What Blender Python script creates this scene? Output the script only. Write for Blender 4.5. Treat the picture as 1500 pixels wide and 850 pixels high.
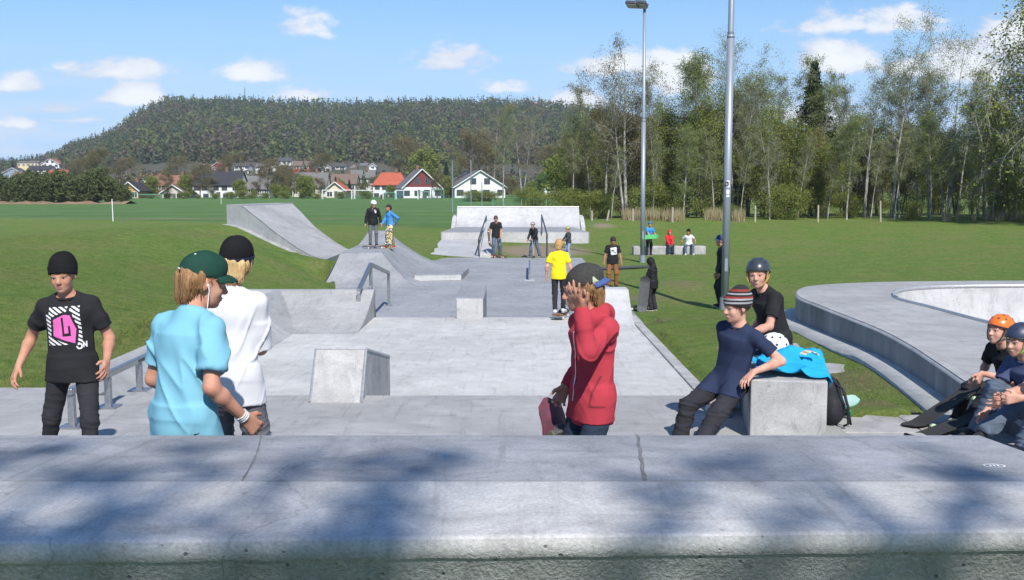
import bpy, bmesh, math, random
import numpy as np
from mathutils import Vector, Matrix
from mathutils.bvhtree import BVHTree

for _o in list(bpy.data.objects):
    bpy.data.objects.remove(_o)
SC = bpy.context.scene
COL = SC.collection
R = math.radians
rng = np.random.default_rng(7)
random.seed(7)

# ------------------------------------------------------------------ camera
CZ = 1.86
TH = math.atan(150 / 1500)
cd = bpy.data.cameras.new("camera")
cam = bpy.data.objects.new("camera", cd)
COL.objects.link(cam)
cam.location = (0, 0, CZ)
cam.rotation_euler = (math.pi / 2 - TH, 0, 0)
cd.sensor_width = 36
cd.lens = 36
cd.clip_start = 0.1
cd.clip_end = 12000
SC.camera = cam

# ------------------------------------------------------------------ light
SUN_EL, SUN_AZ = R(44), R(14)          # azimuth measured from straight behind the camera towards the right
SUN_DIR = Vector((math.sin(SUN_AZ) * math.cos(SUN_EL), -math.cos(SUN_AZ) * math.cos(SUN_EL), math.sin(SUN_EL)))
sd = bpy.data.lights.new("sun", "SUN")
sd.energy = 4.4
sd.angle = R(0.53)
sd.color = (1.0, 0.955, 0.89)
sun = bpy.data.objects.new("sun", sd)
COL.objects.link(sun)
sun.rotation_euler = SUN_DIR.to_track_quat("Z", "Y").to_euler()
SC.view_settings.view_transform = "Standard"
SC.view_settings.look = "None"
SC.view_settings.gamma = 1
SC.view_settings.use_curve_mapping = False
SC.view_settings.exposure = 0.52


class NT:
    """small helper for node trees"""
    def __init__(s, tree):
        s.t = tree

    def n(s, kind, **kw):
        nd = s.t.nodes.new(kind)
        for k, v in kw.items():
            if k.startswith("i_"):
                key = k[2:]
                nd.inputs[int(key) if key.isdigit() else key.replace("_", " ")].default_value = v
            else:
                setattr(nd, k, v)
        return nd

    def l(s, a, b):
        s.t.links.new(a, b)

    def val(s, sock, v):
        if isinstance(v, bpy.types.NodeSocket):
            s.l(v, sock)
        else:
            sock.default_value = v

    def math(s, op, a, b=None, c=None, clamp=False):
        nd = s.n("ShaderNodeMath", operation=op, use_clamp=clamp)
        s.val(nd.inputs[0], a)
        if b is not None:
            s.val(nd.inputs[1], b)
        if c is not None:
            s.val(nd.inputs[2], c)
        return nd.outputs[0]

    def noise(s, vec, scale, detail=3, rough=0.55, dist=0.0):
        nd = s.n("ShaderNodeTexNoise")
        nd.inputs["Scale"].default_value = scale
        nd.inputs["Detail"].default_value = detail
        nd.inputs["Roughness"].default_value = rough
        nd.inputs["Distortion"].default_value = dist
        if vec is not None:
            s.l(vec, nd.inputs["Vector"])
        return nd.outputs["Fac"]

    def mapr(s, v, a, b, c=0.0, d=1.0, smooth=False):
        nd = s.n("ShaderNodeMapRange", interpolation_type="SMOOTHSTEP" if smooth else "LINEAR")
        s.val(nd.inputs[0], v)
        for i, x in enumerate((a, b, c, d)):
            nd.inputs[i + 1].default_value = x
        return nd.outputs[0]

    def mix(s, f, a, b, mode="MIX"):
        nd = s.n("ShaderNodeMix", data_type="RGBA", blend_type=mode)
        s.val(nd.inputs[0], f)
        for i, x in ((6, a), (7, b)):
            if isinstance(x, bpy.types.NodeSocket):
                s.l(x, nd.inputs[i])
            else:
                nd.inputs[i].default_value = (*x[:3], 1)
        return nd.outputs[2]

    def scale(s, vec, sc):
        nd = s.n("ShaderNodeVectorMath", operation="MULTIPLY")
        s.l(vec, nd.inputs[0])
        nd.inputs[1].default_value = sc
        return nd.outputs[0]


def pray(px, py):
    u = (px - 750) / 1500
    v = (425 - py) / 1500
    return u, math.cos(TH) + v * math.sin(TH), -math.sin(TH) + v * math.cos(TH)


def G(px, py, z):
    a, b, c = pray(px, py)
    t = (z - CZ) / c
    return Vector((a * t, b * t, z))


def Q(px, py, y):
    a, b, c = pray(px, py)
    t = y / b
    return Vector((a * t, y, CZ + c * t))


# ------------------------------------------------------------------ sky with fair-weather clouds
W = bpy.data.worlds.new("World")
SC.world = W
W.use_nodes = True
wt = NT(W.node_tree)
W.node_tree.nodes.clear()
sky = wt.n("ShaderNodeTexSky", sky_type="NISHITA", sun_disc=False)
sky.sun_elevation = SUN_EL
sky.sun_rotation = math.atan2(SUN_DIR.x, SUN_DIR.y)
sky.air_density = 1.25
sky.dust_density = 0.35
sky.ozone_density = 2.2
tc = wt.n("ShaderNodeTexCoord")
sx = wt.n("ShaderNodeSeparateXYZ")
wt.l(tc.outputs["Generated"], sx.inputs[0])
ay = wt.math("MAXIMUM", wt.math("ABSOLUTE", sx.outputs[1]), 0.02)
ca = wt.math("DIVIDE", sx.outputs[0], ay)
cb = wt.math("DIVIDE", sx.outputs[2], ay)
cv = wt.n("ShaderNodeCombineXYZ")
wt.l(ca, cv.inputs[0]); wt.l(cb, cv.inputs[1])
nv = wt.scale(cv.outputs[0], (1.0, 2.0, 1.0))
n1 = wt.noise(nv, 19, 8, 0.62, 0.15)
n3 = wt.noise(nv, 46, 5, 0.6)
n2 = wt.noise(nv, 9, 3, 0.5)
CLOUDS = [(450, 38, 50, 22, .62), (14, 122, 44, 16, .85), (168, 100, 74, 20, .72), (197, 137, 56, 19, .95),
          (368, 104, 58, 17, .75), (660, 84, 70, 22, .6), (455, 138, 45, 13, .4), (905, 92, 85, 20, .65),
          (985, 108, 60, 34, 1.0), (1275, 33, 120, 20, .66), (1228, 84, 68, 26, .9), (1330, 100, 60, 14, .6),
          (1420, 88, 100, 34, .85), (1490, 55, 70, 44, .95), (80, 158, 55, 10, .42), (1195, 165, 60, 26, .7),
          (830, 145, 60, 16, .6), (20, 178, 45, 12, .45), (120, 172, 50, 9, .4), (745, 128, 60, 10, .4), (-150, 90, 90, 30, .9), (1650, 70, 90, 30, .9)]
acc = None
for (px, py, w, h, k) in CLOUDS:
    d = pray(px, py)
    sub = wt.n("ShaderNodeVectorMath", operation="SUBTRACT")
    wt.l(cv.outputs[0], sub.inputs[0])
    sub.inputs[1].default_value = (d[0] / d[1], d[2] / d[1] - 0.35 * h / 1500, 0)
    sp = wt.n("ShaderNodeSeparateXYZ")
    wt.l(wt.scale(sub.outputs[0], (1500 / (w * 1.15), 1500 / (h * 1.7), 0)), sp.inputs[0])
    yy = wt.math("MAXIMUM", sp.outputs[1], wt.math("MULTIPLY", sp.outputs[1], -2.2))
    rr = wt.math("SQRT", wt.math("ADD", wt.math("MULTIPLY", sp.outputs[0], sp.outputs[0]), wt.math("MULTIPLY", yy, yy)))
    m = wt.math("MULTIPLY_ADD", rr, -k, k)
    acc = m if acc is None else wt.math("MAXIMUM", acc, m)
acc = wt.math("MAXIMUM", acc, -0.5)
den = wt.math("ADD", wt.math("MULTIPLY", acc, 1.7), wt.math("MULTIPLY_ADD", n1, 2.7, -1.42))
den = wt.math("ADD", den, wt.math("MULTIPLY_ADD", n3, 0.5, -0.25))
den = wt.mapr(den, 0.0, 0.62, 0, 0.94, True)
# thin veil low in the sky, streaked
nst = wt.noise(wt.scale(cv.outputs[0], (1.2, 9.0, 1.0)), 7, 5, 0.6)
low = wt.mapr(cb, 0.02, 0.17, 1, 0, True)
lft = wt.mapr(ca, -0.55, 0.05, 1.0, 0.45, True)
veil = wt.math("MULTIPLY", wt.math("MULTIPLY", low, lft), wt.mapr(nst, 0.38, 0.66, 0.12, 0.8, True))
shade = wt.mapr(wt.math("ADD", wt.math("MULTIPLY", acc, 0.4), wt.math("ADD", wt.math("MULTIPLY", n2, 0.5), wt.math("MULTIPLY", n1, 0.6))), 0.48, 0.86, 0, 1, True)
ccol = wt.mix(shade, (5.6, 6.1, 7.3), (9.0, 9.1, 9.2))
skyc = wt.mix(1.0, sky.outputs[0], (0.62, 0.88, 1.20), "MULTIPLY")
skyc = wt.mix(wt.mapr(cb, 0.0, 0.24, 0.9, 0, True), skyc, (3.9, 6.1, 9.8))
c1 = wt.mix(veil, skyc, (6.2, 7.0, 8.2))
c2 = wt.mix(den, c1, ccol)
bg = wt.n("ShaderNodeBackground")
bg.inputs[1].default_value = 0.085
wo = wt.n("ShaderNodeOutputWorld")
wt.l(c2, bg.inputs[0]); wt.l(bg.outputs[0], wo.inputs[0])
W.cycles.sampling_method = "MANUAL"
W.cycles.sample_map_resolution = 1024
SC.cycles.max_bounces = 6
SC.cycles.transparent_max_bounces = 8


# ------------------------------------------------------------------ materials
_M = {}


def pmat(name, col, col2=None, scale=8.0, detail=4, rough=0.85, bump=0.0, bscale=60.0, metal=0.0, spec=None, stretch=(1, 1, 1), obj=False, col3=None, scale3=1.0):
    """one procedural material: two colours mixed by noise, optional large blotches and bump"""
    if name in _M:
        return _M[name]
    m = bpy.data.materials.new(name)
    m.use_nodes = True
    t = NT(m.node_tree)
    b = m.node_tree.nodes["Principled BSDF"]
    if obj:
        vec = t.n("ShaderNodeTexCoord").outputs["Object"]
    else:
        vec = t.n("ShaderNodeNewGeometry").outputs["Position"]
    v = t.scale(vec, stretch)
    f = t.mapr(t.noise(v, scale, detail), 0.3, 0.7)
    c2_ = col2 if col2 else tuple(x * 0.8 for x in col)
    c = t.mix(f, col, c2_)
    if col3:
        f3 = t.mapr(t.noise(v, scale3, 4), 0.42, 0.68, 0, 1, True)
        c = t.mix(f3, c, col3)
    t.l(c, b.inputs["Base Color"])
    b.inputs["Roughness"].default_value = rough
    b.inputs["Metallic"].default_value = metal
    if spec is not None:
        b.inputs["Specular IOR Level"].default_value = spec
    if bump:
        bn = t.n("ShaderNodeBump")
        bn.inputs["Strength"].default_value = bump
        bn.inputs["Distance"].default_value = 0.02
        t.l(t.noise(v, bscale, 4), bn.inputs["Height"])
        t.l(bn.outputs[0], b.inputs["Normal"])
    _M[name] = m
    return m


def concrete(name, base, stain=0.75, contrast=0.12, rough=0.75, bump=0.12, pits=False, streak=(1, 1, 1)):
    m = bpy.data.materials.new(name)
    m.use_nodes = True
    t = NT(m.node_tree)
    b = m.node_tree.nodes["Principled BSDF"]
    pos = t.n("ShaderNodeNewGeometry").outputs["Position"]
    pos = t.scale(pos, streak)
    big = t.mapr(t.noise(pos, 0.55, 6, 0.62, 0.4), 0.36, 0.66, 0, 1, True)
    mid = t.noise(pos, 3.6, 7, 0.68, 0.6)
    fine = t.noise(pos, 95, 3, 0.7)
    lo = tuple(x * stain for x in base)
    c = t.mix(big, lo, base)
    k = t.mapr(mid, 0.28, 0.72, 1 - contrast * 1.4, 1 + contrast * 1.2)
    k2 = t.mapr(fine, 0.25, 0.75, 1 - contrast, 1 + contrast)
    kk = t.math("MULTIPLY", k, k2)
    # wheel marks and wax: faint long streaks running with the traffic
    st1 = t.noise(t.scale(pos, (7.0, 0.55, 2.0)), 2.2, 5, 0.7, 0.5)
    st2 = t.noise(t.scale(pos, (0.7, 5.0, 2.0)), 1.7, 5, 0.7, 0.6)
    kk = t.math("MULTIPLY", kk, t.mapr(st1, 0.52, 0.70, 1, 0.80, True))
    kk = t.math("MULTIPLY", kk, t.mapr(st2, 0.54, 0.72, 1, 0.82, True))
    # hairline cracks
    vc = t.n("ShaderNodeTexVoronoi", feature="DISTANCE_TO_EDGE"); vc.inputs["Scale"].default_value = 0.32
    wv = t.n("ShaderNodeVectorMath", operation="ADD"); t.l(pos, wv.inputs[0])
    wn = t.n("ShaderNodeTexNoise"); wn.inputs["Scale"].default_value = 1.6; wn.inputs["Detail"].default_value = 5; t.l(pos, wn.inputs["Vector"])
    t.l(wn.outputs["Color"], wv.inputs[1]); t.l(wv.outputs[0], vc.inputs["Vector"])
    kk = t.math("MULTIPLY", kk, t.mapr(vc.outputs["Distance"], 0.0008, 0.0022, 0.82, 1))
    # dark rubber and rust specks
    vor = t.n("ShaderNodeTexNoise"); vor.inputs["Scale"].default_value = 14; vor.inputs["Detail"].default_value = 2
    t.l(pos, vor.inputs["Vector"])
    sp = t.mapr(vor.outputs[0], 0.70, 0.76, 1, 0.72, True)
    kk = t.math("MULTIPLY", kk, sp)
    h = t.math("ADD", t.math("MULTIPLY", fine, 0.5), mid)
    if pits:
        vo = t.n("ShaderNodeTexVoronoi"); vo.inputs["Scale"].default_value = 26; vo.inputs["Randomness"].default_value = 1
        t.l(pos, vo.inputs["Vector"])
        gate = t.mapr(t.noise(pos, 9, 2), 0.5, 0.56)
        pit = t.math("MULTIPLY", t.mapr(vo.outputs[0], 0.10, 0.17, 1, 0, True), gate)
        kk = t.math("MULTIPLY", kk, t.mapr(pit, 0, 1, 1, 0.5))
        h = t.math("SUBTRACT", h, t.math("MULTIPLY", pit, 1.6))
    vm = t.n("ShaderNodeVectorMath", operation="SCALE")
    t.l(c, vm.inputs[0]); t.l(kk, vm.inputs["Scale"])
    t.l(vm.outputs[0], b.inputs["Base Color"])
    b.inputs["Roughness"].default_value = rough
    b.inputs["Specular IOR Level"].default_value = 0.35
    bn = t.n("ShaderNodeBump")
    bn.inputs["Strength"].default_value = bump
    bn.inputs["Distance"].default_value = 0.015
    t.l(h, bn.inputs["Height"]); t.l(bn.outputs[0], b.inputs["Normal"])
    _M[name] = m
    return m


# ------------------------------------------------------------------ objects and meshes
def tag(o, label=None, cat=None, group=None, kind=None):
    for k, v in (("label", label), ("category", cat), ("group", group), ("kind", kind)):
        if v:
            o[k] = v
    return o


def empty(name, loc, rz=0.0, label=None, cat=None, group=None):
    o = bpy.data.objects.new(name, None)
    o.empty_display_size = 0.1
    COL.objects.link(o)
    o.location = loc
    o.rotation_euler = (0, 0, rz)
    return tag(o, label, cat, group)


def link(name, me, mat=None, parent=None, loc=None, smooth=False):
    mats = mat if isinstance(mat, (list, tuple)) else [mat]
    for m in mats:
        if m is not None:
            me.materials.append(m)
    if smooth:
        me.polygons.foreach_set("use_smooth", np.ones(len(me.polygons), dtype=bool))
    o = bpy.data.objects.new(name, me)
    COL.objects.link(o)
    if parent is not None:
        o.parent = parent
    if loc is not None:
        o.location = loc
    return o


def npmesh(name, V, F, midx=None):
    """mesh from numpy arrays; F is (n,3) or (n,4)"""
    V = np.asarray(V, dtype=np.float32); F = np.asarray(F, dtype=np.int32)
    me = bpy.data.meshes.new(name)
    me.vertices.add(len(V)); me.vertices.foreach_set("co", V.ravel())
    k = F.shape[1]
    me.loops.add(F.size); me.loops.foreach_set("vertex_index", F.ravel())
    me.polygons.add(len(F)); me.polygons.foreach_set("loop_start", np.arange(0, F.size, k, dtype=np.int32))
    if midx is not None:
        me.polygons.foreach_set("material_index", np.asarray(midx, dtype=np.int32))
    me.update(calc_edges=True)
    return me


def copy_tree(o, parent=None):
    c = o.copy(); COL.objects.link(c)
    if parent is not None:
        c.parent = parent
    for ch in [x for x in COL.objects if x.parent == o]:
        copy_tree(ch, c)
    return c


class MB:
    """collects simple shapes into one mesh"""
    def __init__(s):
        s.v = []; s.f = []; s.m = []; s.cur = 0

    def add(s, vs, fs):
        n = len(s.v)
        s.v += [tuple(p) for p in vs]
        s.f += [tuple(i + n for i in f) for f in fs]
        s.m += [s.cur] * len(fs)
        return s

    def hexa(s, p):
        return s.add(p, [(3, 2, 1, 0), (4, 5, 6, 7), (0, 1, 5, 4), (1, 2, 6, 5), (2, 3, 7, 6), (3, 0, 4, 7)])

    def box(s, c, d, rz=0.0, M=None):
        hx, hy, hz = d[0] / 2, d[1] / 2, d[2] / 2
        ps = [Vector((x, y, z)) for z in (-hz, hz) for x, y in ((-hx, -hy), (hx, -hy), (hx, hy), (-hx, hy))]
        rot = M if M is not None else Matrix.Rotation(rz, 3, "Z")
        return s.hexa([rot @ p + Vector(c) for p in ps])

    def bx(s, x0, x1, y0, y1, z0, z1):
        return s.box(((x0 + x1) / 2, (y0 + y1) / 2, (z0 + z1) / 2), (x1 - x0, y1 - y0, z1 - z0))

    def prism(s, poly, z0, z1):
        n = len(poly)
        a = [(p[0], p[1], z0) for p in poly] + [(p[0], p[1], z1) for p in poly]
        ar = sum(poly[i][0] * poly[(i + 1) % n][1] - poly[(i + 1) % n][0] * poly[i][1] for i in range(n))
        fs = [tuple(range(n))[::-1], tuple(range(n, 2 * n))] + [(i, (i + 1) % n, (i + 1) % n + n, i + n) for i in range(n)]
        if ar < 0:
            fs = [f[::-1] for f in fs]
        return s.add(a, fs)

    def prism_x(s, prof, x0, x1):
        """profile in (y,z) extruded along x"""
        n = len(prof)
        a = [(x0, p[0], p[1]) for p in prof] + [(x1, p[0], p[1]) for p in prof]
        return s.add(a, [tuple(range(n))[::-1], tuple(range(n, 2 * n))] + [(i, (i + 1) % n, (i + 1) % n + n, i + n) for i in range(n)])

    def tube(s, pts, r, n=8, caps=True, square=False):
        pts = [Vector(p) for p in pts]
        rs = r if isinstance(r, (list, tuple)) else [r] * len(pts)
        rings = []
        up0 = None
        for i, p in enumerate(pts):
            t = (pts[min(i + 1, len(pts) - 1)] - pts[max(i - 1, 0)]).normalized()
            if up0 is None:
                up0 = Vector((0, 0, 1)) if abs(t.z) < 0.9 else Vector((1, 0, 0))
            a = t.cross(up0)
            if a.length < 1e-5:
                a = t.cross(Vector((0, 1, 0)))
            a.normalize(); b = a.cross(t).normalized(); up0 = b
            off = math.pi / n if square else 0
            k = math.sqrt(2) if square else 1
            rings.append([p + (a * math.cos(2 * math.pi * j / n + off) + b * math.sin(2 * math.pi * j / n + off)) * rs[i] * k for j in range(n)])
        base = [q for ring in rings for q in ring]
        fs = []
        for i in range(len(pts) - 1):
            for j in range(n):
                fs.append((i * n + j, i * n + (j + 1) % n, (i + 1) * n + (j + 1) % n, (i + 1) * n + j))
        if caps:
            fs.append(tuple(range(n))[::-1]); fs.append(tuple((len(pts) - 1) * n + j for j in range(n)))
        return s.add(base, fs)

    def cyl(s, a, b, r, r2=None, n=16):
        return s.tube([a, b], [r, r if r2 is None else r2], n)

    def build(s, name, mat, parent=None, loc=None, smooth=False, bevel=0.0):
        me = bpy.data.meshes.new(name)
        me.from_pydata(s.v, [], s.f)
        if len(set(s.m)) > 1 or (s.m and s.m[0]):
            me.polygons.foreach_set("material_index", s.m)
        bm = bmesh.new(); bm.from_mesh(me)
        bmesh.ops.recalc_face_normals(bm, faces=bm.faces)
        bm.to_mesh(me); bm.free()
        me.update()
        o = link(name, me, mat, parent, loc, smooth)
        if bevel:
            md = o.modifiers.new("bevel", "BEVEL"); md.width = bevel; md.segments = 2; md.limit_method = "ANGLE"; md.angle_limit = R(35)
        return o


def sheet(name, V2, nu, nv, mat, parent=None, smooth=True):
    """grid mesh from an (nu,nv,3) array"""
    V = np.asarray(V2).reshape(-1, 3)
    i, j = np.meshgrid(np.arange(nu - 1), np.arange(nv - 1), indexing="ij")
    a = (i * nv + j).ravel()
    F = np.stack([a, a + nv, a + nv + 1, a + 1], 1)
    return link(name, npmesh(name, V, F), mat, parent, None, smooth)
# ------------------------------------------------------------------ surface materials
C_LIGHT = concrete("light_concrete", (0.51, 0.50, 0.475), 0.83, 0.11)
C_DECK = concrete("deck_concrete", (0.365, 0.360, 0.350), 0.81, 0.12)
C_BLUE = concrete("smooth_blue_concrete", (0.305, 0.310, 0.318), 0.81, 0.12)
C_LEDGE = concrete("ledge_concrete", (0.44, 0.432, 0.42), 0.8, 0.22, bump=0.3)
C_LEDGE_SHADE = concrete("ledge_back_shade_tone", (0.33, 0.335, 0.345), 0.8, 0.22, bump=0.3)  # darker base colour adds shade to the slab tilting away from the sun
C_RAW = concrete("raw_concrete", (0.42, 0.415, 0.40), 0.74, 0.22, bump=0.5, pits=True)
C_BLOCK = concrete("block_concrete", (0.40, 0.395, 0.385), 0.72, 0.2, bump=0.3)
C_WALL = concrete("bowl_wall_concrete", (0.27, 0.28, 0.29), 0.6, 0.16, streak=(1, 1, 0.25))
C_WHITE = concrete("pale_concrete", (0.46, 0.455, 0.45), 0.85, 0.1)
C_KERB = concrete("kerb_concrete", (0.46, 0.455, 0.43), 0.8, 0.14)
C_PAVE = concrete("paving_concrete", (0.38, 0.37, 0.355), 0.8, 0.16)
M_STEEL = pmat("galvanised_steel", (0.42, 0.43, 0.44), (0.30, 0.31, 0.33), 30, 4, 0.38, metal=0.85, bump=0.03)
M_EDGE = pmat("worn_steel_edge", (0.52, 0.52, 0.52), (0.36, 0.35, 0.35), 25, 5, 0.45, metal=0.5)
M_JOINT = pmat("dark_joint", (0.10, 0.10, 0.10), (0.05, 0.05, 0.05), 40, 3, 0.9)
M_POLE = pmat("grey_pole_steel", (0.30, 0.33, 0.37), (0.25, 0.28, 0.32), 6, 4, 0.45, metal=0.35, stretch=(1, 1, 0.2))

# ------------------------------------------------------------------ ground heights: thin plate spline through surveyed points
PTS = np.array([
    (-8, -6, .3), (0, -8, .3), (8, -6, .3), (0, 1, .25), (-8, 2, .15), (8, 2, .1), (-25, -10, .3), (25, -10, .3),
    (-9, 9.45, 0), (-5, 9.45, 0), (-3.9, 9.5, 0), (-10, 5, 0), (-16, 5, .1), (-16, 10, .1),
    (-4.25, 11, .02), (-4.3, 15, .02), (-4.5, 18.6, 0), (-3.4, 18.95, -.06), (-5.5, 11, .1),
    (-5.2, 24, -.45), (-4.35, 22, -.6), (-3.75, 19.6, -.3), (-5.5, 29, -.78), (-5.45, 31, -.3), (-6.15, 32.8, -.5), (-7.9, 34.8, -.17), (-9.8, 37.2, .42), (-10.7, 38.2, .48),
    (-7, 13, .46), (-6.3, 18, .22), (-9, 18, .6), (-14, 14, .55), (-14, 20, .5), (-20, 25, .12), (-20, 15, .35),
    (-6.5, 28, -.05), (-7.9, 29, .4), (-10.3, 28, .74), (-12.5, 25, .58), (-16, 28, .22), (-12, 33, .45), (-26, 30, -.2),
    (-14, 42, .05), (-20, 50, -.3), (-30, 60, -.5), (-15, 60, -.5), (-8.5, 50, -.4), (-8.5, 44, -.15), (-35, 40, -.45),
    (-4.2, 40, -.7), (-5.6, 40, -.4), (-2.6, 43, -.85), (-4, 48, -.75), (-5.2, 55, -.6), (-6, 70, -.5), (0, 63, -.6),
    (0, 44, -.97), (2, 48, -.97), (4.4, 49, -.97), (3.2, 42, -.98), (5.0, 55, -.7),
    (3.2, 30, -.98), (5, 39, -1), (4.95, 23.8, -1), (3.3, 24, -1), (2.7, 20, -.8), (2.45, 18.6, -.6), (2.4, 14, -.5), (2.4, 11.5, -.46),
    (2.05, 9.7, -.2), (1.9, 9.15, -.02), (2.6, 8.65, -.02), (3.5, 8.6, -.02), (3.75, 9.6, -.13), (4.0, 12, -.22), (3.8, 15, -.3), (4.1, 17, -.36),
    (5, 20, -.45), (8, 21, -.45), (13, 21, -.4), (12, 26, -.6), (8, 30, -.88), (15, 32, -.65), (20, 42, -.6), (10, 46, -.95), (6.7, 43.6, -.97),
    (15, 55, -.6), (9, 61, -.45), (5.4, 62, -.2), (19, 65, -.3), (15, 65, -.3), (30, 62, -.3), (40, 50, -.3), (28, 26, -.3), (20, 10, 0), (14, 5, 0),
    (-60, 60, -.55), (-40, 80, -.55), (0, 80, -.55), (30, 80, -.3), (60, 80, -.3), (-90, 100, -.55), (-60, 20, .3), (60, 20, 0), (0, 110, -.55), (-50, 120, -.55), (60, 120, -.4),
], dtype=np.float64)


def _tps_k(d2):
    return np.where(d2 > 1e-9, d2 * np.log(np.maximum(d2, 1e-9)), 0)


_n = len(PTS)
_d2 = ((PTS[:, None, :2] - PTS[None, :, :2]) ** 2).sum(-1)
_A = np.zeros((_n + 3, _n + 3))
_A[:_n, :_n] = _tps_k(_d2) + np.eye(_n) * 2.0
_A[:_n, _n] = 1; _A[:_n, _n + 1:] = PTS[:, :2]
_A[_n, :_n] = 1; _A[_n + 1:, :_n] = PTS[:, :2].T
_w = np.linalg.solve(_A, np.r_[PTS[:, 2], 0, 0, 0])


def gh(x, y):
    """height of the grass (arrays or numbers)"""
    x = np.asarray(x, float); y = np.asarray(y, float)
    sh = x.shape
    xf, yf = x.ravel(), y.ravel()
    out = np.empty(len(xf))
    for a in range(0, len(xf), 20000):
        d2 = (xf[a:a + 20000, None] - PTS[None, :, 0]) ** 2 + (yf[a:a + 20000, None] - PTS[None, :, 1]) ** 2
        out[a:a + 20000] = _tps_k(d2) @ _w[:_n] + _w[_n] + _w[_n + 1] * xf[a:a + 20000] + _w[_n + 2] * yf[a:a + 20000]
    r = np.hypot(xf, yf - 20)
    f = np.clip((r - 62) / 30, 0, 1); f = f * f * (3 - 2 * f)
    far = np.where(xf > 0.15 * yf, -0.35, -0.55)
    out = np.clip(out, -1.6, 1.1) * (1 - f) + far * f
    out += 0.02 * np.sin(xf * 1.7 + 0.6 * yf) * np.sin(yf * 1.3) * (1 - f)
    out = out.reshape(sh)
    return out if sh else float(out)


def inside(poly, x, y):
    p = np.asarray(poly)
    r = np.zeros(x.shape, bool)
    for i in range(len(p)):
        x0, y0 = p[i][:2]; x1, y1 = p[i - 1][:2]
        c = ((y0 > y) != (y1 > y)) & (x < (x1 - x0) * (y - y0) / (y1 - y0 + 1e-12) + x0)
        r ^= c
    return r


def smooth_loop(ctrl, n=8):
    """closed Catmull-Rom through 2-D control points"""
    c = [np.array(p, float) for p in ctrl]; out = []
    m = len(c)
    for i in range(m):
        p0, p1, p2, p3 = c[i - 1], c[i], c[(i + 1) % m], c[(i + 2) % m]
        for k in range(n):
            t = k / n
            out.append(0.5 * (2 * p1 + (p2 - p0) * t + (2 * p0 - 5 * p1 + 4 * p2 - p3) * t * t + (3 * p1 - p0 - 3 * p2 + p3) * t ** 3))
    return out


BOWL_OUT = smooth_loop([(4.60, 16.4), (4.53, 15.0), (4.52, 13.6), (4.50, 12.4), (4.40, 11.3), (4.24, 10.2), (4.06, 9.1), (3.88, 8.0), (3.72, 7.0), (3.60, 6.0), (3.9, 5.3), (6, 5.1), (12, 5.2), (16, 7), (18, 12), (15, 18.6), (11, 18.95), (8.2, 18.9), (6.3, 18.55), (5.15, 17.8)])
BOWL_IN = smooth_loop([(6.02, 16.0), (6.03, 14.5), (6.08, 12.9), (6.3, 11.3), (7.4, 10.2), (10, 9.9), (14, 10.4), (15.2, 13), (14, 16.9), (11, 17.75), (8.2, 17.85), (6.7, 17.3)])

def offset_loop(L, d):
    n = len(L); out = []
    for i in range(n):
        a = np.array(L[(i + 1) % n]) - np.array(L[i - 1]); a = a / (np.linalg.norm(a) + 1e-9)
        out.append(np.array(L[i]) + d * np.array([a[1], -a[0]]))
    return out


_ar = sum(BOWL_OUT[i - 1][0] * BOWL_OUT[i][1] - BOWL_OUT[i][0] * BOWL_OUT[i - 1][1] for i in range(len(BOWL_OUT)))
sgn = 1 if _ar > 0 else -1


def kerb_z(y):
    return -0.12 - 0.017 * (np.clip(y, 8, 19) - 9)


HOLES = [  # where concrete stands, the soil stays below it
    ([(-13, 2.7), (2.5, 2.7), (2.5, 8.5), (2.1, 8.6), (1.75, 9.0), (1.7, 9.3), (-13, 9.3)], -0.14),
    ([(2.4, 3.2), (4.3, 3.2), (4.3, 8.25), (2.4, 8.25)], -0.2),
    ([(-4.24, 9.3), (-4.0, 9.0), (2.16, 9.0), (2.16, 18.7), (-4.24, 18.7)], -1.3),
    ([(-2.5, 17.5), (2.1, 18.0), (2.1, 20.5), (2.7, 21), (2.75, 41.0), (-2.7, 41.0), (-5.0, 29.2), (-3.5, 19.0), (-2.5, 18.9)], -1.4),
    ([(-2.7, 29.2), (-5.2, 29.2), (-5.1, 38.2), (-2.3, 38.2)], -1.4),
    ([(-5.1, 31.2), (-6.0, 33.15), (-5.5, 36.3), (-5.0, 35.0)], -0.6),
    ([(-6.1, 33.5), (-9.7, 37.6), (-9.3, 41.0), (-5.7, 36.5)], -0.9),
    ([(-3.3, 41.5), (-0.8, 41.5), (-0.8, 51), (-3.4, 51)], -1.3),
    ([(-3.4, 51.1), (3.7, 51.1), (3.5, 60.0), (-3.0, 60.0)], -1.3),
    ([(-5.1, 16.4), (-2.5, 16.4), (-2.5, 18.7), (-5.1, 18.7)], -1.0),
    (BOWL_OUT, -2.2),
]

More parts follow.
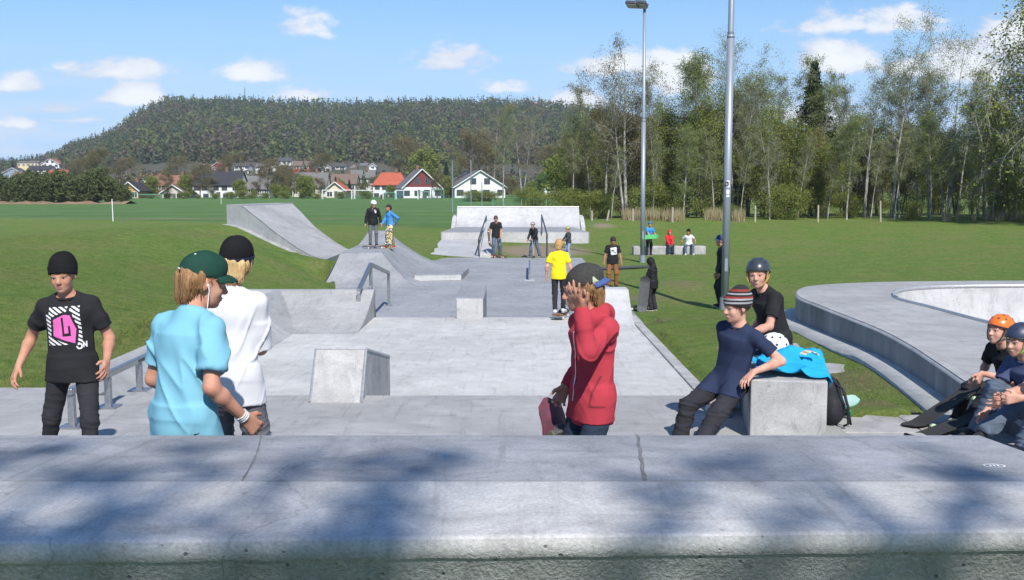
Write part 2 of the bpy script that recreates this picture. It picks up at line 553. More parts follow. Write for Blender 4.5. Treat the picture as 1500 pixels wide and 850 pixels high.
# one ground sheet: rings around the camera out to the horizon
ang = np.concatenate([np.arange(-42, 42.01, 0.22), np.arange(44, 318, 4.0)])
rad = [0.0, 1.0, 1.8, 2.4]
while rad[-1] < 1500:
    rad.append(rad[-1] * (1.0125 if rad[-1] < 90 else 1.03 if rad[-1] < 600 else 1.2))
rad = np.array(rad)
AA, RR = np.meshgrid(np.radians(ang), rad, indexing="ij")
GX = RR * np.sin(AA); GY = RR * np.cos(AA)
GZ = gh(GX, GY)
for poly, zt in HOLES:
    msk = inside(poly, GX, GY)
    GZ[msk] = np.minimum(GZ[msk], zt)
BORDERS = [  # next to the concrete the turf ends level with it or just below
    ([(-14, 2.5), (2.7, 2.5), (2.75, 8.45), (2.3, 8.75), (1.95, 9.1), (1.9, 9.4), (-3.6, 9.6), (-14, 9.6)], -0.03),
    ([(-4.75, 9.3), (-3.5, 9.3), (-3.5, 18.9), (-4.75, 18.9)], -0.035),
    ([(-5.15, 18.1), (-2.2, 18.1), (-2.2, 19.1), (-5.15, 19.1)], -0.04),
    ([(1.9, 10.3), (2.42, 10.3), (2.42, 18.8), (1.9, 18.8)], -0.53),
    ([(2.3, 18.0), (3.0, 18.8), (3.05, 41.4), (2.3, 41.4)], -0.98),
    ([(-5.6, 28.6), (-5.1, 28.6), (-5.0, 31.2), (-5.4, 31.2)], -0.85),
    (offset_loop(BOWL_OUT, 0.62 * sgn), None),
]
for poly, zt in BORDERS:
    msk = inside(poly, GX, GY)
    GZ[msk] = np.minimum(GZ[msk], zt if zt is not None else kerb_z(GY[msk]) - 0.03)
na, nr = GX.shape
GV = np.stack([GX, GY, GZ], -1).reshape(-1, 3)
ii, jj = np.meshgrid(np.arange(na), np.arange(nr - 1), indexing="ij")
i2 = (ii + 1) % na
GF = np.stack([(ii * nr + jj).ravel(), (ii * nr + jj + 1).ravel(), (i2 * nr + jj + 1).ravel(), (i2 * nr + jj).ravel()], 1)


def ground_material():
    m = bpy.data.materials.new("grass_ground")
    m.use_nodes = True
    t = NT(m.node_tree)
    b = m.node_tree.nodes["Principled BSDF"]
    pos = t.n("ShaderNodeNewGeometry").outputs["Position"]
    sp = t.n("ShaderNodeSeparateXYZ"); t.l(pos, sp.inputs[0])
    X, Y_ = sp.outputs[0], sp.outputs[1]
    n_big = t.noise(pos, 0.55, 6, 0.65)
    n_mid = t.noise(pos, 1.7, 8, 0.78)
    n_fine = t.noise(pos, 38, 4, 0.75)
    n_far = t.noise(t.scale(pos, (0.5, 0.12, 1)), 0.6, 5, 0.65)
    rough_g = t.mix(t.mapr(n_mid, 0.34, 0.64), (0.118, 0.205, 0.037), (0.218, 0.282, 0.063))
    rough_g = t.mix(t.mapr(n_big, 0.44, 0.64, 0, 0.85, True), rough_g, (0.255, 0.240, 0.085))
    n_tuft = t.noise(pos, 6.0, 6, 0.72, 0.6)
    n_straw = t.noise(pos, 11.0, 5, 0.7)
    rough_g = t.mix(t.mapr(n_tuft, 0.40, 0.60, 0.62, 0), rough_g, (0.058, 0.108, 0.020))
    rough_g = t.mix(t.mapr(n_straw, 0.56, 0.70, 0, 0.65), rough_g, (0.30, 0.27, 0.11))
    rough_g = t.mix(t.mapr(n_fine, 0.34, 0.75, 0, 0.6), rough_g, (0.078, 0.137, 0.026))
    field = t.mix(t.mapr(n_far, 0.35, 0.65), (0.082, 0.155, 0.048), (0.105, 0.185, 0.055))
    stripe = t.mapr(t.math("SINE", t.math("MULTIPLY", Y_, 0.55)), -0.3, 0.3, 0.92, 1.06, True)
    vs = t.n("ShaderNodeVectorMath", operation="SCALE"); t.l(field, vs.inputs[0]); t.l(stripe, vs.inputs["Scale"])
    # the playing field begins beyond the mound on the left
    edge = t.math("ADD", t.math("ADD", Y_, t.math("MULTIPLY", n_big, 6)), t.math("MULTIPLY", X, 0.5))
    isf = t.math("MULTIPLY", t.mapr(edge, 62, 66, 0, 1, True), t.mapr(t.math("SUBTRACT", X, t.math("MULTIPLY", Y_, 0.04)), 0, 3, 1, 0, True))
    c = t.mix(isf, rough_g, vs.outputs[0])

    def spot(x, y, rx, ry, soft=0.5, amp=0.8):
        dx = t.math("DIVIDE", t.math("SUBTRACT", X, x), rx)
        dy = t.math("DIVIDE", t.math("SUBTRACT", Y_, y), ry)
        d = t.math("SQRT", t.math("ADD", t.math("MULTIPLY", dx, dx), t.math("MULTIPLY", dy, dy)))
        d = t.math("ADD", d, t.math("MULTIPLY_ADD", n_mid, amp, -amp / 2))
        return t.mapr(d, 1 - soft, 1, 1, 0, True)
    soil = t.mix(n_mid, (0.24, 0.185, 0.125), (0.32, 0.26, 0.19))
    worn = t.mix(n_mid, (0.17, 0.13, 0.075), (0.22, 0.19, 0.11))
    for a in ((1.4, 46, 2.6, 5.2), (5.3, 60, 1.0, 2.0, 0.9)):
        c = t.mix(spot(*a), c, soil)
    for a in ((3.2, 9.0, 1.0, 0.6, 0.9), (2.9, 10.4, 0.9, 0.8, 0.9), (3.7, 11.0, 0.6, 1.3, 0.9), (3.4, 14.5, .5, 1.5, .9), (-7, 11.5, 1.2, 0.7, 0.9), (-22, 79, 22, 2.2, 0.7, 0.4), (5, 30, 0.9, 1.5, 0.9), (3.4, 27, 1.0, 1.2, 0.9), (3.0, 20.5, .5, 1.5, .9)):
        c = t.mix(t.math("MULTIPLY", spot(*a), 0.8), c, worn)
    t.l(c, b.inputs["Base Color"])
    b.inputs["Roughness"].default_value = 0.95
    b.inputs["Specular IOR Level"].default_value = 0.15
    bn = t.n("ShaderNodeBump"); bn.inputs["Strength"].default_value = 0.9; bn.inputs["Distance"].default_value = 0.05
    t.l(t.math("ADD", n_fine, t.math("MULTIPLY", n_mid, 1.2)), bn.inputs["Height"]); t.l(bn.outputs[0], b.inputs["Normal"])
    return m


M_GROUND = ground_material()
ground = tag(link("ground", npmesh("ground", GV, GF), M_GROUND, smooth=True), kind="structure")
GROUND_BVH = None

# ------------------------------------------------------------------ skatepark floors
mb = MB()
mb.prism([(-14, 2.9), (2.55, 2.9), (2.55, 8.42), (2.2, 8.52), (1.85, 8.8), (1.66, 9.08), (-3.75, 9.08), (-3.75, 9.44), (-14, 9.44)], -0.3, 0.0)
tag(mb.build("upper_deck", C_DECK, bevel=0.012), kind="structure")
mb = MB()
mb.prism_x([(9.083, -0.003), (10.5, -0.5), (18.58, -0.5), (18.58, -1.3), (9.083, -1.3)], -3.62, 2.12)
tag(mb.build("middle_floor", C_LIGHT), kind="structure")
mb = MB()
mb.prism_x([(18.583, -0.505), (20.0, -0.95), (20.0, -1.3), (18.583, -1.3)], -3.6, 2.12)
mb.prism([(-3.9, 20.003), (2.12, 20.003), (2.75, 21.2), (2.8, 41.1), (-5.2, 41.1), (-5.2, 28.5)], -1.3, -0.95)
tag(mb.build("lower_floor", C_BLUE), kind="structure")
mb = MB()  # rough edging along the right side of the middle floor
for k in range(14):
    y0 = 9.15 + k * 0.68
    mb.bx(2.123, 2.27, y0, y0 + 0.66, -0.9, -0.475 if y0 > 10.4 else -0.475 + (10.4 - y0) * 0.34)
tag(mb.build("edging_strip", C_RAW, bevel=0.01), kind="structure")
mb = MB()
for i, x0 in enumerate(np.arange(2.56, 9, 0.62)):
    for j in range(7):
        y1 = 8.34 - j * 0.62
        mb.bx(x0, x0 + 0.61, y1 - 0.61, y1, -0.25, -0.012)
tag(mb.build("pavement", C_PAVE, bevel=0.008), kind="structure")
mb = MB()
mb.bx(2.56, 9, 3.8, 8.35, -0.35, -0.02)
tag(mb.build("pavement_bed", M_JOINT), kind="structure")


def curve_profile(y0, z0, y1, z1, n=10, p=1.9):
    return [(y0 + (y1 - y0) * k / n, z0 + (z1 - z0) * (k / n) ** p) for k in range(n + 1)]


# left quarter at the far end of the middle floor
mb = MB(); mb.prism_x(curve_profile(16.3, -0.503, 18.62, 0.0, 16, 1.9) + [(18.78, 0.0), (18.78, -1.35), (16.3, -1.35)], -4.95, -2.52)
tag(mb.build("quarter_pipe", C_DECK), "low grey quarter pipe left of the kinked handrail, backed by grass", "quarter pipe")
mb = MB(); mb.prism_x(curve_profile(17.2, -0.5, 18.5, 0.03) + [(18.9, 0.03), (18.9, -1.35), (17.2, -1.35)], 1.35, 2.12)
tag(mb.build("quarter_pipe", C_WHITE, bevel=0.03), "small pale quarter pipe behind the boy in the red hoodie", "quarter pipe")
mb = MB()
pr = [(-3.55 - 0.68 * k / 10, -0.5 + 0.5 * (k / 10) ** 1.3) for k in range(11)] + [(-4.35, 0.0), (-4.35, -1.3), (-3.55, -1.3)]
nn = len(pr)
mb.add([(p[0], 9.45, p[1]) for p in pr] + [(p[0], 18.55, p[1]) for p in pr], [tuple(range(nn)), tuple(range(nn, 2 * nn))[::-1]] + [(i, i + nn, (i + 1) % nn + nn, (i + 1) % nn) for i in range(nn)])
tag(mb.build("side_bank", C_DECK), "long low concrete bank at the left side of the middle floor", "skate bank")

# ------------------------------------------------------------------ hubba ledges and boxes
t = empty("hubba_ledge", (-1.535, 8.76, 0), 0, "pale wedge ledge with a slanted front and steel corner edges", "skate ledge")
mb = MB(); mb.prism_x([(0, 0.0), (0.33, 0.42), (2.1, 0.06), (2.1, -0.75), (0.33, -0.45), (0.33, -0.02), (0.0, -0.02)], -0.225, 0.225)
mb.build("block", C_BLOCK, t, bevel=0.012)
for s in (-1, 1):
    mb = MB(); mb.tube([(s * 0.222, 0.004, 0.004), (s * 0.222, 0.333, 0.418), (s * 0.222, 2.1, 0.06)], 0.014, 4)
    mb.build("steel_edge", M_EDGE, t)
mb = MB(); mb.tube([(-0.225, 0.333, 0.42), (0.225, 0.333, 0.42)], 0.013, 4)
mb.build("steel_edge", M_EDGE, t)
t = empty("grind_box", (-0.765, 18.39, -0.5), 0, "long grey grind box with steel edges standing across the lower step", "grind box")
mb = MB(); mb.prism_x([(0, -0.02), (0, 0.375), (2.46, 0.375), (2.46, -0.5), (1.2, -0.5), (0.25, -0.06)], -0.245, 0.245)
mb.build("block", C_BLUE, t, bevel=0.012)
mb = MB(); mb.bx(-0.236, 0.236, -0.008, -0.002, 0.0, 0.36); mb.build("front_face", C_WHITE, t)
for s in (-1, 1):
    mb = MB(); mb.tube([(s * 0.243, 0, 0.373), (s * 0.243, 2.46, 0.373)], 0.014, 4); mb.build("steel_edge", M_EDGE, t)

# ------------------------------------------------------------------ rails
t = empty("flat_rail", (-3.43, 8.6, 0), 0, "low square steel grind rail on three posts behind the boy in black", "rail")
mb = MB(); mb.tube([(-0.0, -0.80, 0.285), (0, 1.1, 0.285)], 0.027, 4, square=True); mb.build("rail_bar", M_STEEL, t, bevel=0.008)
for y in (-0.75, -0.03, 0.7):
    mb = MB(); mb.tube([(0, y, 0.01), (0, y, 0.256)], 0.026, 4, square=True); o = mb.build("post", M_STEEL, t, bevel=0.006)
    mb = MB(); mb.bx(-0.085, 0.085, y - 0.085, y + 0.085, 0.002, 0.014); mb.build("base_plate", M_STEEL, o)
mb = MB(); mb.bx(0.0273, 0.029, 0.62, 0.86, 0.272, 0.298); mb.build("scrawl", M_JOINT, t)
t = empty("kinked_handrail", (-2.76, 18.2, -0.5), 0, "kinked steel handrail rising then falling over the lower step", "rail")
mb = MB(); mb.tube([(0.02, 0, 0.53), (0.02, 1.6, 0.88), (-0.18, 6.1, 0.34)], 0.034, 4, square=True); mb.build("rail_bar", M_STEEL, t, bevel=0.006)
mb = MB(); mb.tube([(0.02, 0.05, 0.06), (0.02, 1.55, 0.44)], 0.03, 4, square=True); mb.build("lower_bar", M_STEEL, t, bevel=0.006)
for (x, y, zb, zt) in ((0.02, 0, 0, 0.5), (0.02, 1.6, -0.43, 0.85), (-0.18, 6.1, -0.45, 0.31)):
    mb = MB(); mb.tube([(x, y, zb), (x, y, zt)], 0.03, 4, square=True); o = mb.build("post", M_STEEL, t, bevel=0.006)
    mb = MB(); mb.bx(x - 0.08, x + 0.08, y - 0.08, y + 0.08, zb, zb + 0.014); mb.build("base_plate", M_STEEL, o)
t = empty("flat_bar", (0.53, 31, -0.95), 0, "short flat steel bar seen end-on in the lower floor", "rail")
mb = MB(); mb.tube([(0, 0, 0.27), (0.08, 4.6, 0.27)], 0.03, 4, square=True); mb.build("rail_bar", M_STEEL, t)
for y in (0.05, 4.5):
    mb = MB(); mb.tube([(y * 0.017, y, 0), (y * 0.017, y, 0.24)], 0.03, 4, square=True); mb.build("post", M_STEEL, t)
mb = MB(); mb.bx(-0.16, 0.16, -0.25, 0.3, 0.003, 0.012); mb.build("base_plate", C_WHITE, t)

# ------------------------------------------------------------------ pyramid, manual pad and big ramp
t = empty("pyramid_ramp", (-4.3, 33, -0.95), 0, "broad concrete pyramid ramp with a flat top, two boys standing on it", "skate ramp")
o0 = Vector((-4.3, 33, -0.95))
A0, A1 = Vector((-5.4, 28.9, -.95)), Vector((-2.72, 29.0, -.95))
B0, B1 = Vector((-5.2, 31, -.1)), Vector((-3.95, 31, -.1))
C0, C1 = Vector((-5.25, 35, -.1)), Vector((-4.1, 35, -.1))
D0, D1 = Vector((-5.12, 36.8, .32)), Vector((-4.48, 36.8, .32))
mb = MB()
vs = [v - o0 for v in (A0, A1, B0, B1, C0, C1, D0, D1, Vector((-5.3, 38.6, -.95)), Vector((-4.0, 38.6, -.95)), Vector((-5.45, 35, -.95)), Vector((-5.4, 31, -.95)))]
nb = 6
prev = None
rows = []
for k in range(nb + 1):
    s = k / nb; z = -.95 + .85 * (s ** 1.35)
    rows.append([A0.lerp(B0, s), A1.lerp(B1, s)])
    rows[-1][0].z = z; rows[-1][1].z = z
mb.add([p - o0 for r_ in rows for p in r_], [(2 * k, 2 * k + 1, 2 * k + 3, 2 * k + 2) for k in range(nb)])
mb.add(vs, [(2, 3, 5, 4), (4, 5, 7, 6), (6, 7, 9, 8), (0, 2, 11), (2, 4, 10, 11), (4, 6, 8, 10)])
mb.build("flat_top", C_BLUE, t)
ys = [29.0, 29.4, 30, 30.6, 31, 32, 33, 34, 35, 35.6, 36.2, 36.8, 37.6, 38.6]
gr = []
for y in ys:
    if y <= 31:
        s = (y - 29.0) / 2.0; tx, tz = A1.x + (B1.x - A1.x) * s, -.95 + .85 * s ** 1.35
    elif y <= 35:
        s = (y - 31) / 4; tx, tz = B1.x + (C1.x - B1.x) * s, -.1
    elif y <= 36.8:
        s = (y - 35) / 1.8; tx, tz = C1.x + (D1.x - C1.x) * s, -.1 + .42 * s
    else:
        s = (y - 36.8) / 1.8; tx, tz = D1.x + (-4.0 - D1.x) * s, .32 - 1.27 * s
    bxx = np.interp(y, [29.0, 31, 36, 38.6], [-2.72, -2.62, -2.15, -2.0])
    for k in range(11):
        s = k / 10
        gr.append(Vector((tx + (bxx - tx) * s, y, -.953 + (tz + .953) * (1 - s) ** 1.7)) - o0)
sheet("side_bank", np.array([tuple(g) for g in gr]), len(ys), 11, C_BLUE, t, smooth=False)
mb = MB(); mb.prism([(-2.95, 30.75), (-1.54, 31.0), (-1.42, 33.75), (-3.2, 33.75)], -0.96, -0.76)
o = mb.build("manual_pad", C_BLUE, bevel=0.015)
tag(o, "low flat manual pad at the foot of the pyramid ramp", "manual pad")
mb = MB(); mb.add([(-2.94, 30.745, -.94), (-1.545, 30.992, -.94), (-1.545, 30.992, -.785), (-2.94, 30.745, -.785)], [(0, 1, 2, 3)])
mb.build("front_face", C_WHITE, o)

t = empty("bank_ramp", (-8, 36, -0.5), 0, "tall pale bank ramp with a sheer side wall on the grass at left", "skate ramp")
o1 = Vector((-8, 36, -0.5))
near = [Vector(p) for p in ((-6.05, 33.0, -.46), (-6.6, 33.6, -.36), (-7.2, 34.25, -.14), (-8.22, 35.4, .35), (-9.0, 36.3, .79), (-9.8, 37.2, 1.215), (-10.55, 38.05, 1.235))]
far = [Vector(p) for p in ((-5.55, 36.5, -.42), (-6.05, 37.2, -.33), (-6.6, 38.0, -.12), (-7.55, 39.3, .36), (-8.25, 40.6, .8), (-8.95, 41.9, 1.215), (-9.7, 42.7, 1.235))]
mb = MB()
n_ = len(near)
mb.add([p - o1 for p in near + far], [(i, i + 1, i + 1 + n_, i + n_) for i in range(n_ - 1)])
ch = [Vector((-6.05, 33.0, -.46)), Vector((-5.2, 31.05, -.135)), Vector((-5.25, 35, -.13)), Vector((-5.55, 36.5, -.42))]
mb.add([p - o1 for p in ch], [(0, 1, 2, 3)])
mb.add([p - o1 for p in (ch[0], ch[1], ch[1] - Vector((0, 0, .9)), ch[0] - Vector((0, 0, .9)))], [(0, 1, 2, 3)])
mb.build("riding_surface", C_DECK, t)
dn = [Vector((p.x, p.y, -1.0)) for p in near]
mb = MB(); mb.add([p - o1 + Vector((-.02, -.02, 0)) for p in near + dn], [(i, i + n_, i + 1 + n_, i + 1) for i in range(n_ - 1)])
bk = [near[-1], far[-1], Vector((far[-1].x, far[-1].y, -1)), dn[-1]]
mb.add([p - o1 for p in bk], [(0, 1, 2, 3)])
dnf = [Vector((p.x, p.y, -1.0)) for p in far]
mb.add([p - o1 for p in far + dnf], [(i, i + 1, i + 1 + n_, i + n_) for i in range(n_ - 1)])
mb.build("side_wall", C_WHITE, t)
mb = MB(); mb.tube([near[-2] - o1, far[-2] - o1], 0.03, 8); mb.build("coping", M_EDGE, t)
mb = MB()
for a, b in zip(dn[2:], dn[3:]):
    za, zb = gh(a.x, a.y) + .03, gh(b.x, b.y) + .03
    off = Vector((-.16, -.2, 0))
    mb.hexa([Vector((a.x, a.y, za - .3)) + off - o1, Vector((b.x, b.y, zb - .3)) + off - o1, Vector((b.x, b.y, zb - .3)) - o1, Vector((a.x, a.y, za - .3)) - o1,
             Vector((a.x, a.y, za)) + off - o1, Vector((b.x, b.y, zb)) + off - o1, Vector((b.x, b.y, zb)) - o1, Vector((a.x, a.y, za)) - o1])
mb.build("footing", C_RAW, t)

# ------------------------------------------------------------------ structures at the far end
t = empty("stage_platform", (0, 51, -0.95), 0, "wide low concrete platform below the far white quarter pipe", "platform")
mb = MB(); mb.prism([(-3.55, 0), (3.85, 0), (3.3, 8.5), (-3.1, 8.5)], -0.3, 0.61); mb.build("slab", C_BLUE, t, bevel=0.02)
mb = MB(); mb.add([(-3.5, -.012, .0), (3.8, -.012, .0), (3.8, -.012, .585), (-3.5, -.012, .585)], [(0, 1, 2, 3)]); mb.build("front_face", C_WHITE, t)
t = empty("quarter_pipe", (0.35, 58, -0.34), 0, "far white quarter pipe wall with a dark coping, largest and furthest", "quarter pipe")
mb = MB(); mb.prism_x(curve_profile(-0.6, 0.003, 1.1, 1.1, 12, 1.8) + [(2.0, 1.1), (2.0, -0.9), (-0.6, -0.9)], -3.5, 3.5); mb.build("transition", C_WHITE, t)
mb = MB(); mb.tube([(-3.5, 1.08, 1.1), (3.5, 1.08, 1.1)], 0.035, 8); mb.build("coping", M_EDGE, t)
for s in (-1, 1):
    mb = MB(); mb.prism_x([(-.9, -.6), (-.9, .0), (.6, .55), (1.9, .62), (1.9, -.6)], s * 3.51, s * 3.74); mb.build("side_wing", C_LIGHT, t)
mb = MB(); mb.hexa([Vector(p) for p in ((-4.0, 41.1, -1.3), (-1.32, 41.1, -1.3), (-1.32, 50.97, -1.3), (-3.5, 50.97, -1.3), (-3.55, 41.1, -.95), (-1.32, 41.1, -.95), (-1.32, 50.97, -.7), (-3.5, 50.97, -.7))])
tag(mb.build("access_bank", C_WHITE), "pale flat bank leading up to the far platform", "skate bank")
mb = MB(); mb.hexa([Vector(p) for p in ((-1.3, 41.3, -1.3), (-.72, 41.3, -1.3), (-.72, 53, -1.3), (-1.3, 53, -1.3), (-1.3, 41.3, -.8), (-.72, 41.3, -.8), (-.72, 53, .3), (-1.3, 53, .3))])
tag(mb.build("hubba_ledge", C_LIGHT, bevel=0.02), "sloping concrete ledge beside the far steps, under a dark handrail", "skate ledge")


def handrail(x, label, z0, z1, y0, y1):
    t = empty("handrail", (x, y0, -0.95), 0, label, "rail")
    mb = MB(); mb.tube([(0, 0, z0 + .95), (0.06, y1 - y0, z1 + .95)], 0.036, 8); mb.build("rail_bar", M_DARK, t)
    for f in (0.02, 0.97):
        z = z0 + (z1 - z0) * f + .95
        mb = MB(); mb.tube([(0.06 * f, f * (y1 - y0), 0.0 if f < .5 else z - .9), (0.06 * f, f * (y1 - y0), z)], 0.034, 8); mb.build("post", M_DARK, t)


M_DARK = pmat("dark_steel", (0.10, 0.105, 0.115), (0.07, 0.07, 0.08), 20, 3, 0.5, metal=0.4)
handrail(-1.36, "dark handrail on the ledge at the left of the far steps", -.25, .42, 41.6, 52)
handrail(1.42, "dark handrail left of the small child in the green helmet", -.05, .5, 41.5, 51.2)

mb = MB(); mb.prism([(5.15, 43.4), (8.25, 43.5), (8.25, 44.0), (5.15, 43.9)], -1.2, -.62)
tag(mb.build("stone_bench", C_BLOCK, bevel=0.04), "long low concrete bench on the grass with three children on it", "bench")
mb = MB(); mb.prism([(2.7, 35.2), (4.9, 36.4), (4.8, 36.8), (2.7, 35.7)], -.97, -.93)
tag(mb.build("plank", M_DARK), "dark plank lying flat on the grass behind the boy with brown trousers", "plank")
mz = min(gh(3.77, 11.9), float(kerb_z(11.9)) - .03)
mb = MB(); mb.cyl((3.77, 11.9, mz - .3), (3.77, 11.9, mz + .02), .30, n=28)
tag(mb.build("manhole_cover", C_PAVE, bevel=0.006), "round pale manhole cover set in the grass", "manhole cover")

# ------------------------------------------------------------------ raised bowl
t = empty("skate_bowl", (9, 12, -0.2), 0, "raised concrete skate bowl with a curved kerb-like outer wall", "skate bowl")
bo = Vector((9, 12, -0.2)); ZB = 0.14
bm = bmesh.new()
vo = [bm.verts.new(Vector((p[0], p[1], ZB)) - bo) for p in BOWL_OUT]
vi = [bm.verts.new(Vector((p[0], p[1], ZB)) - bo) for p in BOWL_IN]
ed = [bm.edges.new((vo[i - 1], vo[i])) for i in range(len(vo))] + [bm.edges.new((vi[i - 1], vi[i])) for i in range(len(vi))]
bmesh.ops.triangle_fill(bm, use_beauty=True, edges=ed)
bmesh.ops.recalc_face_normals(bm, faces=bm.faces)
if bm.faces[0].normal.z < 0:
    bmesh.ops.reverse_faces(bm, faces=bm.faces)
me = bpy.data.meshes.new("deck"); bm.to_mesh(me); bm.free()
link("deck", me, C_DECK, t)


r1 = offset_loop(BOWL_OUT, 0.02 * sgn)
n_ = len(BOWL_OUT)
ring = np.array([[(p[0] - bo.x, p[1] - bo.y, z - bo.z) for z in zz] for p, zz in ((q, (ZB - .035, -0.8)) for q in r1)])
ring = np.concatenate([ring, ring[:1]])
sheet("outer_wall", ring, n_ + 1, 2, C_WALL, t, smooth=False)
lip = np.array([[(a[0] - bo.x, a[1] - bo.y, ZB + .001 - bo.z), (b[0] - bo.x, b[1] - bo.y, ZB - .012 - bo.z), (c[0] - bo.x, c[1] - bo.y, ZB - .04 - bo.z)] for a, b, c in zip(offset_loop(BOWL_OUT, -.05 * sgn), offset_loop(BOWL_OUT, .012 * sgn), offset_loop(BOWL_OUT, .024 * sgn))])
lip = np.concatenate([lip, lip[:1]])
sheet("rim_edge", lip, n_ + 1, 3, C_WHITE, t)
gi = []
for k in range(9):
    a = k / 8 * math.pi / 2
    off = -1.3 * (1 - math.cos(a)); zz = ZB - 1.5 * math.sin(a)
    gi.append([(p[0] - bo.x, p[1] - bo.y, zz - bo.z) for p in offset_loop(BOWL_IN, (off - 0.001) * (1 if sum(BOWL_IN[i - 1][0] * BOWL_IN[i][1] - BOWL_IN[i][0] * BOWL_IN[i - 1][1] for i in range(len(BOWL_IN))) > 0 else -1))])
gi = np.array(gi).transpose(1, 0, 2); gi = np.concatenate([gi, gi[:1]])
sheet("bowl_inside", gi, len(BOWL_IN) + 1, 9, C_WHITE, t)
mb = MB(); mb.bx(-3.2, 6.3, -2.2, 5.9, -1.3, -1.15); mb.build("bowl_floor", C_WHITE, t)
mb = MB(); pts = [Vector((p[0], p[1], ZB + .006)) - bo for p in BOWL_IN]; mb.tube(pts + pts[:2], 0.03, 6, caps=False); mb.build("coping", M_EDGE, t)
kb = [p for p in BOWL_OUT]
ko = offset_loop(BOWL_OUT, 0.33 * sgn); ki = offset_loop(BOWL_OUT, 0.0 * sgn)
kz = [float(kerb_z(p[1])) for p in ko]
kr = np.array([[(a[0], a[1], z), (b[0], b[1], z), (b[0], b[1], z - .3)] for a, b, z in zip(ki, ko, kz)])
kr = np.concatenate([kr, kr[:1]])
tag(sheet("kerb_strip", kr, n_ + 1, 3, C_KERB, smooth=False), kind="structure")

# ------------------------------------------------------------------ the block people sit on
t = empty("concrete_block", (2.18, 8.33, 0), R(-9), "grey concrete block piled with blue cloth and a white helmet", "concrete block")
mb = MB(); mb.bx(-.275, .275, -.93, .95, -.1, .452); mb.build("block", C_BLOCK, t, bevel=0.012)
# ------------------------------------------------------------------ foreground ledge
t = empty("concrete_ledge", (0, 3, 0), 0, "long concrete ledge across the foreground in dappled tree shadow", "ledge")


def yn(x):
    return -0.48 + 0.035 * x


X0, X1 = -3.4, 1.80
NX = 60
rows = []
for k in range(NX + 1):
    x = X0 + (X1 - X0) * k / NX
    rows.append([(x, yn(x), .93), (x, yn(x), .966), (x, yn(x) + .008, .978), (x, yn(x) + .02, .981), (x, 0.01, .981)])
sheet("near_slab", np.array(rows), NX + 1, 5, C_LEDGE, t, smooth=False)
rows = []
for k in range(NX + 1):
    x = X0 + (X1 - X0) * k / NX
    rows.append([(x, 0.012, .978), (x, 0.45, .943), (x, 0.87, .910), (x, 0.90, .902), (x, 0.91, .88), (x, 0.91, -0.1)])
sheet("far_slab", np.array(rows), NX + 1, 6, C_LEDGE_SHADE, t, smooth=False)
rows = []
for k in range(NX + 1):
    x = X0 + (X1 - X0) * k / NX
    w = 0.0015 * math.sin(k * 1.9) + 0.001 * math.sin(k * 4.1)
    rows.append([(x, yn(x) + .002, .974), (x, yn(x) - .001, .962 + w), (x, yn(x) - .001, .925 + w), (x, yn(x) + .012, .921 + w), (x, yn(x) + .012, 0.0)])
sheet("front_face", np.array(rows), NX + 1, 5, C_RAW, t, smooth=False)
mb = MB(); mb.prism_x([(yn(X1) + .013, 0), (yn(X1) + .013, .975), (.0, .975), (.90, .902), (.90, 0)], X1 - .02, X1); mb.build("end_face", C_RAW, t)
M_CREASE = pmat("crease_shade_line", (0.30, 0.30, 0.30), (0.22, 0.22, 0.22), 12, 4, 0.9)  # grey painted along the fold, standing in for its break in shading
M_SEAM = pmat("filled_joint", (0.20, 0.20, 0.20), (0.11, 0.11, 0.11), 30, 4, 0.9, bump=.4)
for xa, xb in ((-.97, -.815), (.485, .40)):
    mb = MB()
    for k in range(24):
        f0, f1 = k / 24, (k + 1) / 24
        wd = lambda f: (.0030 if xa < 0 else .0060) + .0012 * math.sin(f * 37 + xa * 9)
        cx = lambda f: xb + (xa - xb) * f + (.012 * math.sin(f * 3.1) if xa < 0 else .002 * math.sin(f * 23))
        zz = lambda f: .9805 - .0712 * f
        mb.add([(cx(f0) - wd(f0), .012 + .87 * f0, zz(f0)), (cx(f0) + wd(f0), .012 + .87 * f0, zz(f0)), (cx(f1) + wd(f1), .012 + .87 * f1, zz(f1)), (cx(f1) - wd(f1), .012 + .87 * f1, zz(f1))], [(0, 1, 2, 3)])
    mb.build("joint", M_SEAM, t)
mb = MB(); mb.add([(X0, .007, .9820), (X1, .007, .9820), (X1, .011, .9818), (X0, .011, .9818)], [(0, 1, 2, 3)]); mb.build("crease_line", M_CREASE, t)
M_CHALK = pmat("chalk_white", (0.75, 0.75, 0.75), (0.6, 0.6, 0.6), 60, 3, 0.8)
mb = MB()
cx_, cy_ = 1.565, .25
N = 26
for k in range(N):
    a0, a1 = 2 * math.pi * k / N, 2 * math.pi * (k + 1) / N
    mb.add([(cx_ + math.cos(a) * r_, cy_ + math.sin(a) * r_ * .62, .9625) for a, r_ in ((a0, .030), (a1, .030), (a1, .036), (a0, .036))], [(0, 1, 2, 3)])
for dx in (-.012, .0, .012):
    mb.add([(cx_ + dx - .004, cy_ - .009, .9625), (cx_ + dx + .003, cy_ - .009, .9625), (cx_ + dx + .004, cy_ + .009, .9625), (cx_ + dx - .002, cy_ + .009, .9625)], [(0, 1, 2, 3)])
mb.build("scratched_mark", M_CHALK, t)
# ------------------------------------------------------------------ smooth bodies from distance fields
A3 = lambda p: np.asarray(p, dtype=np.float32)


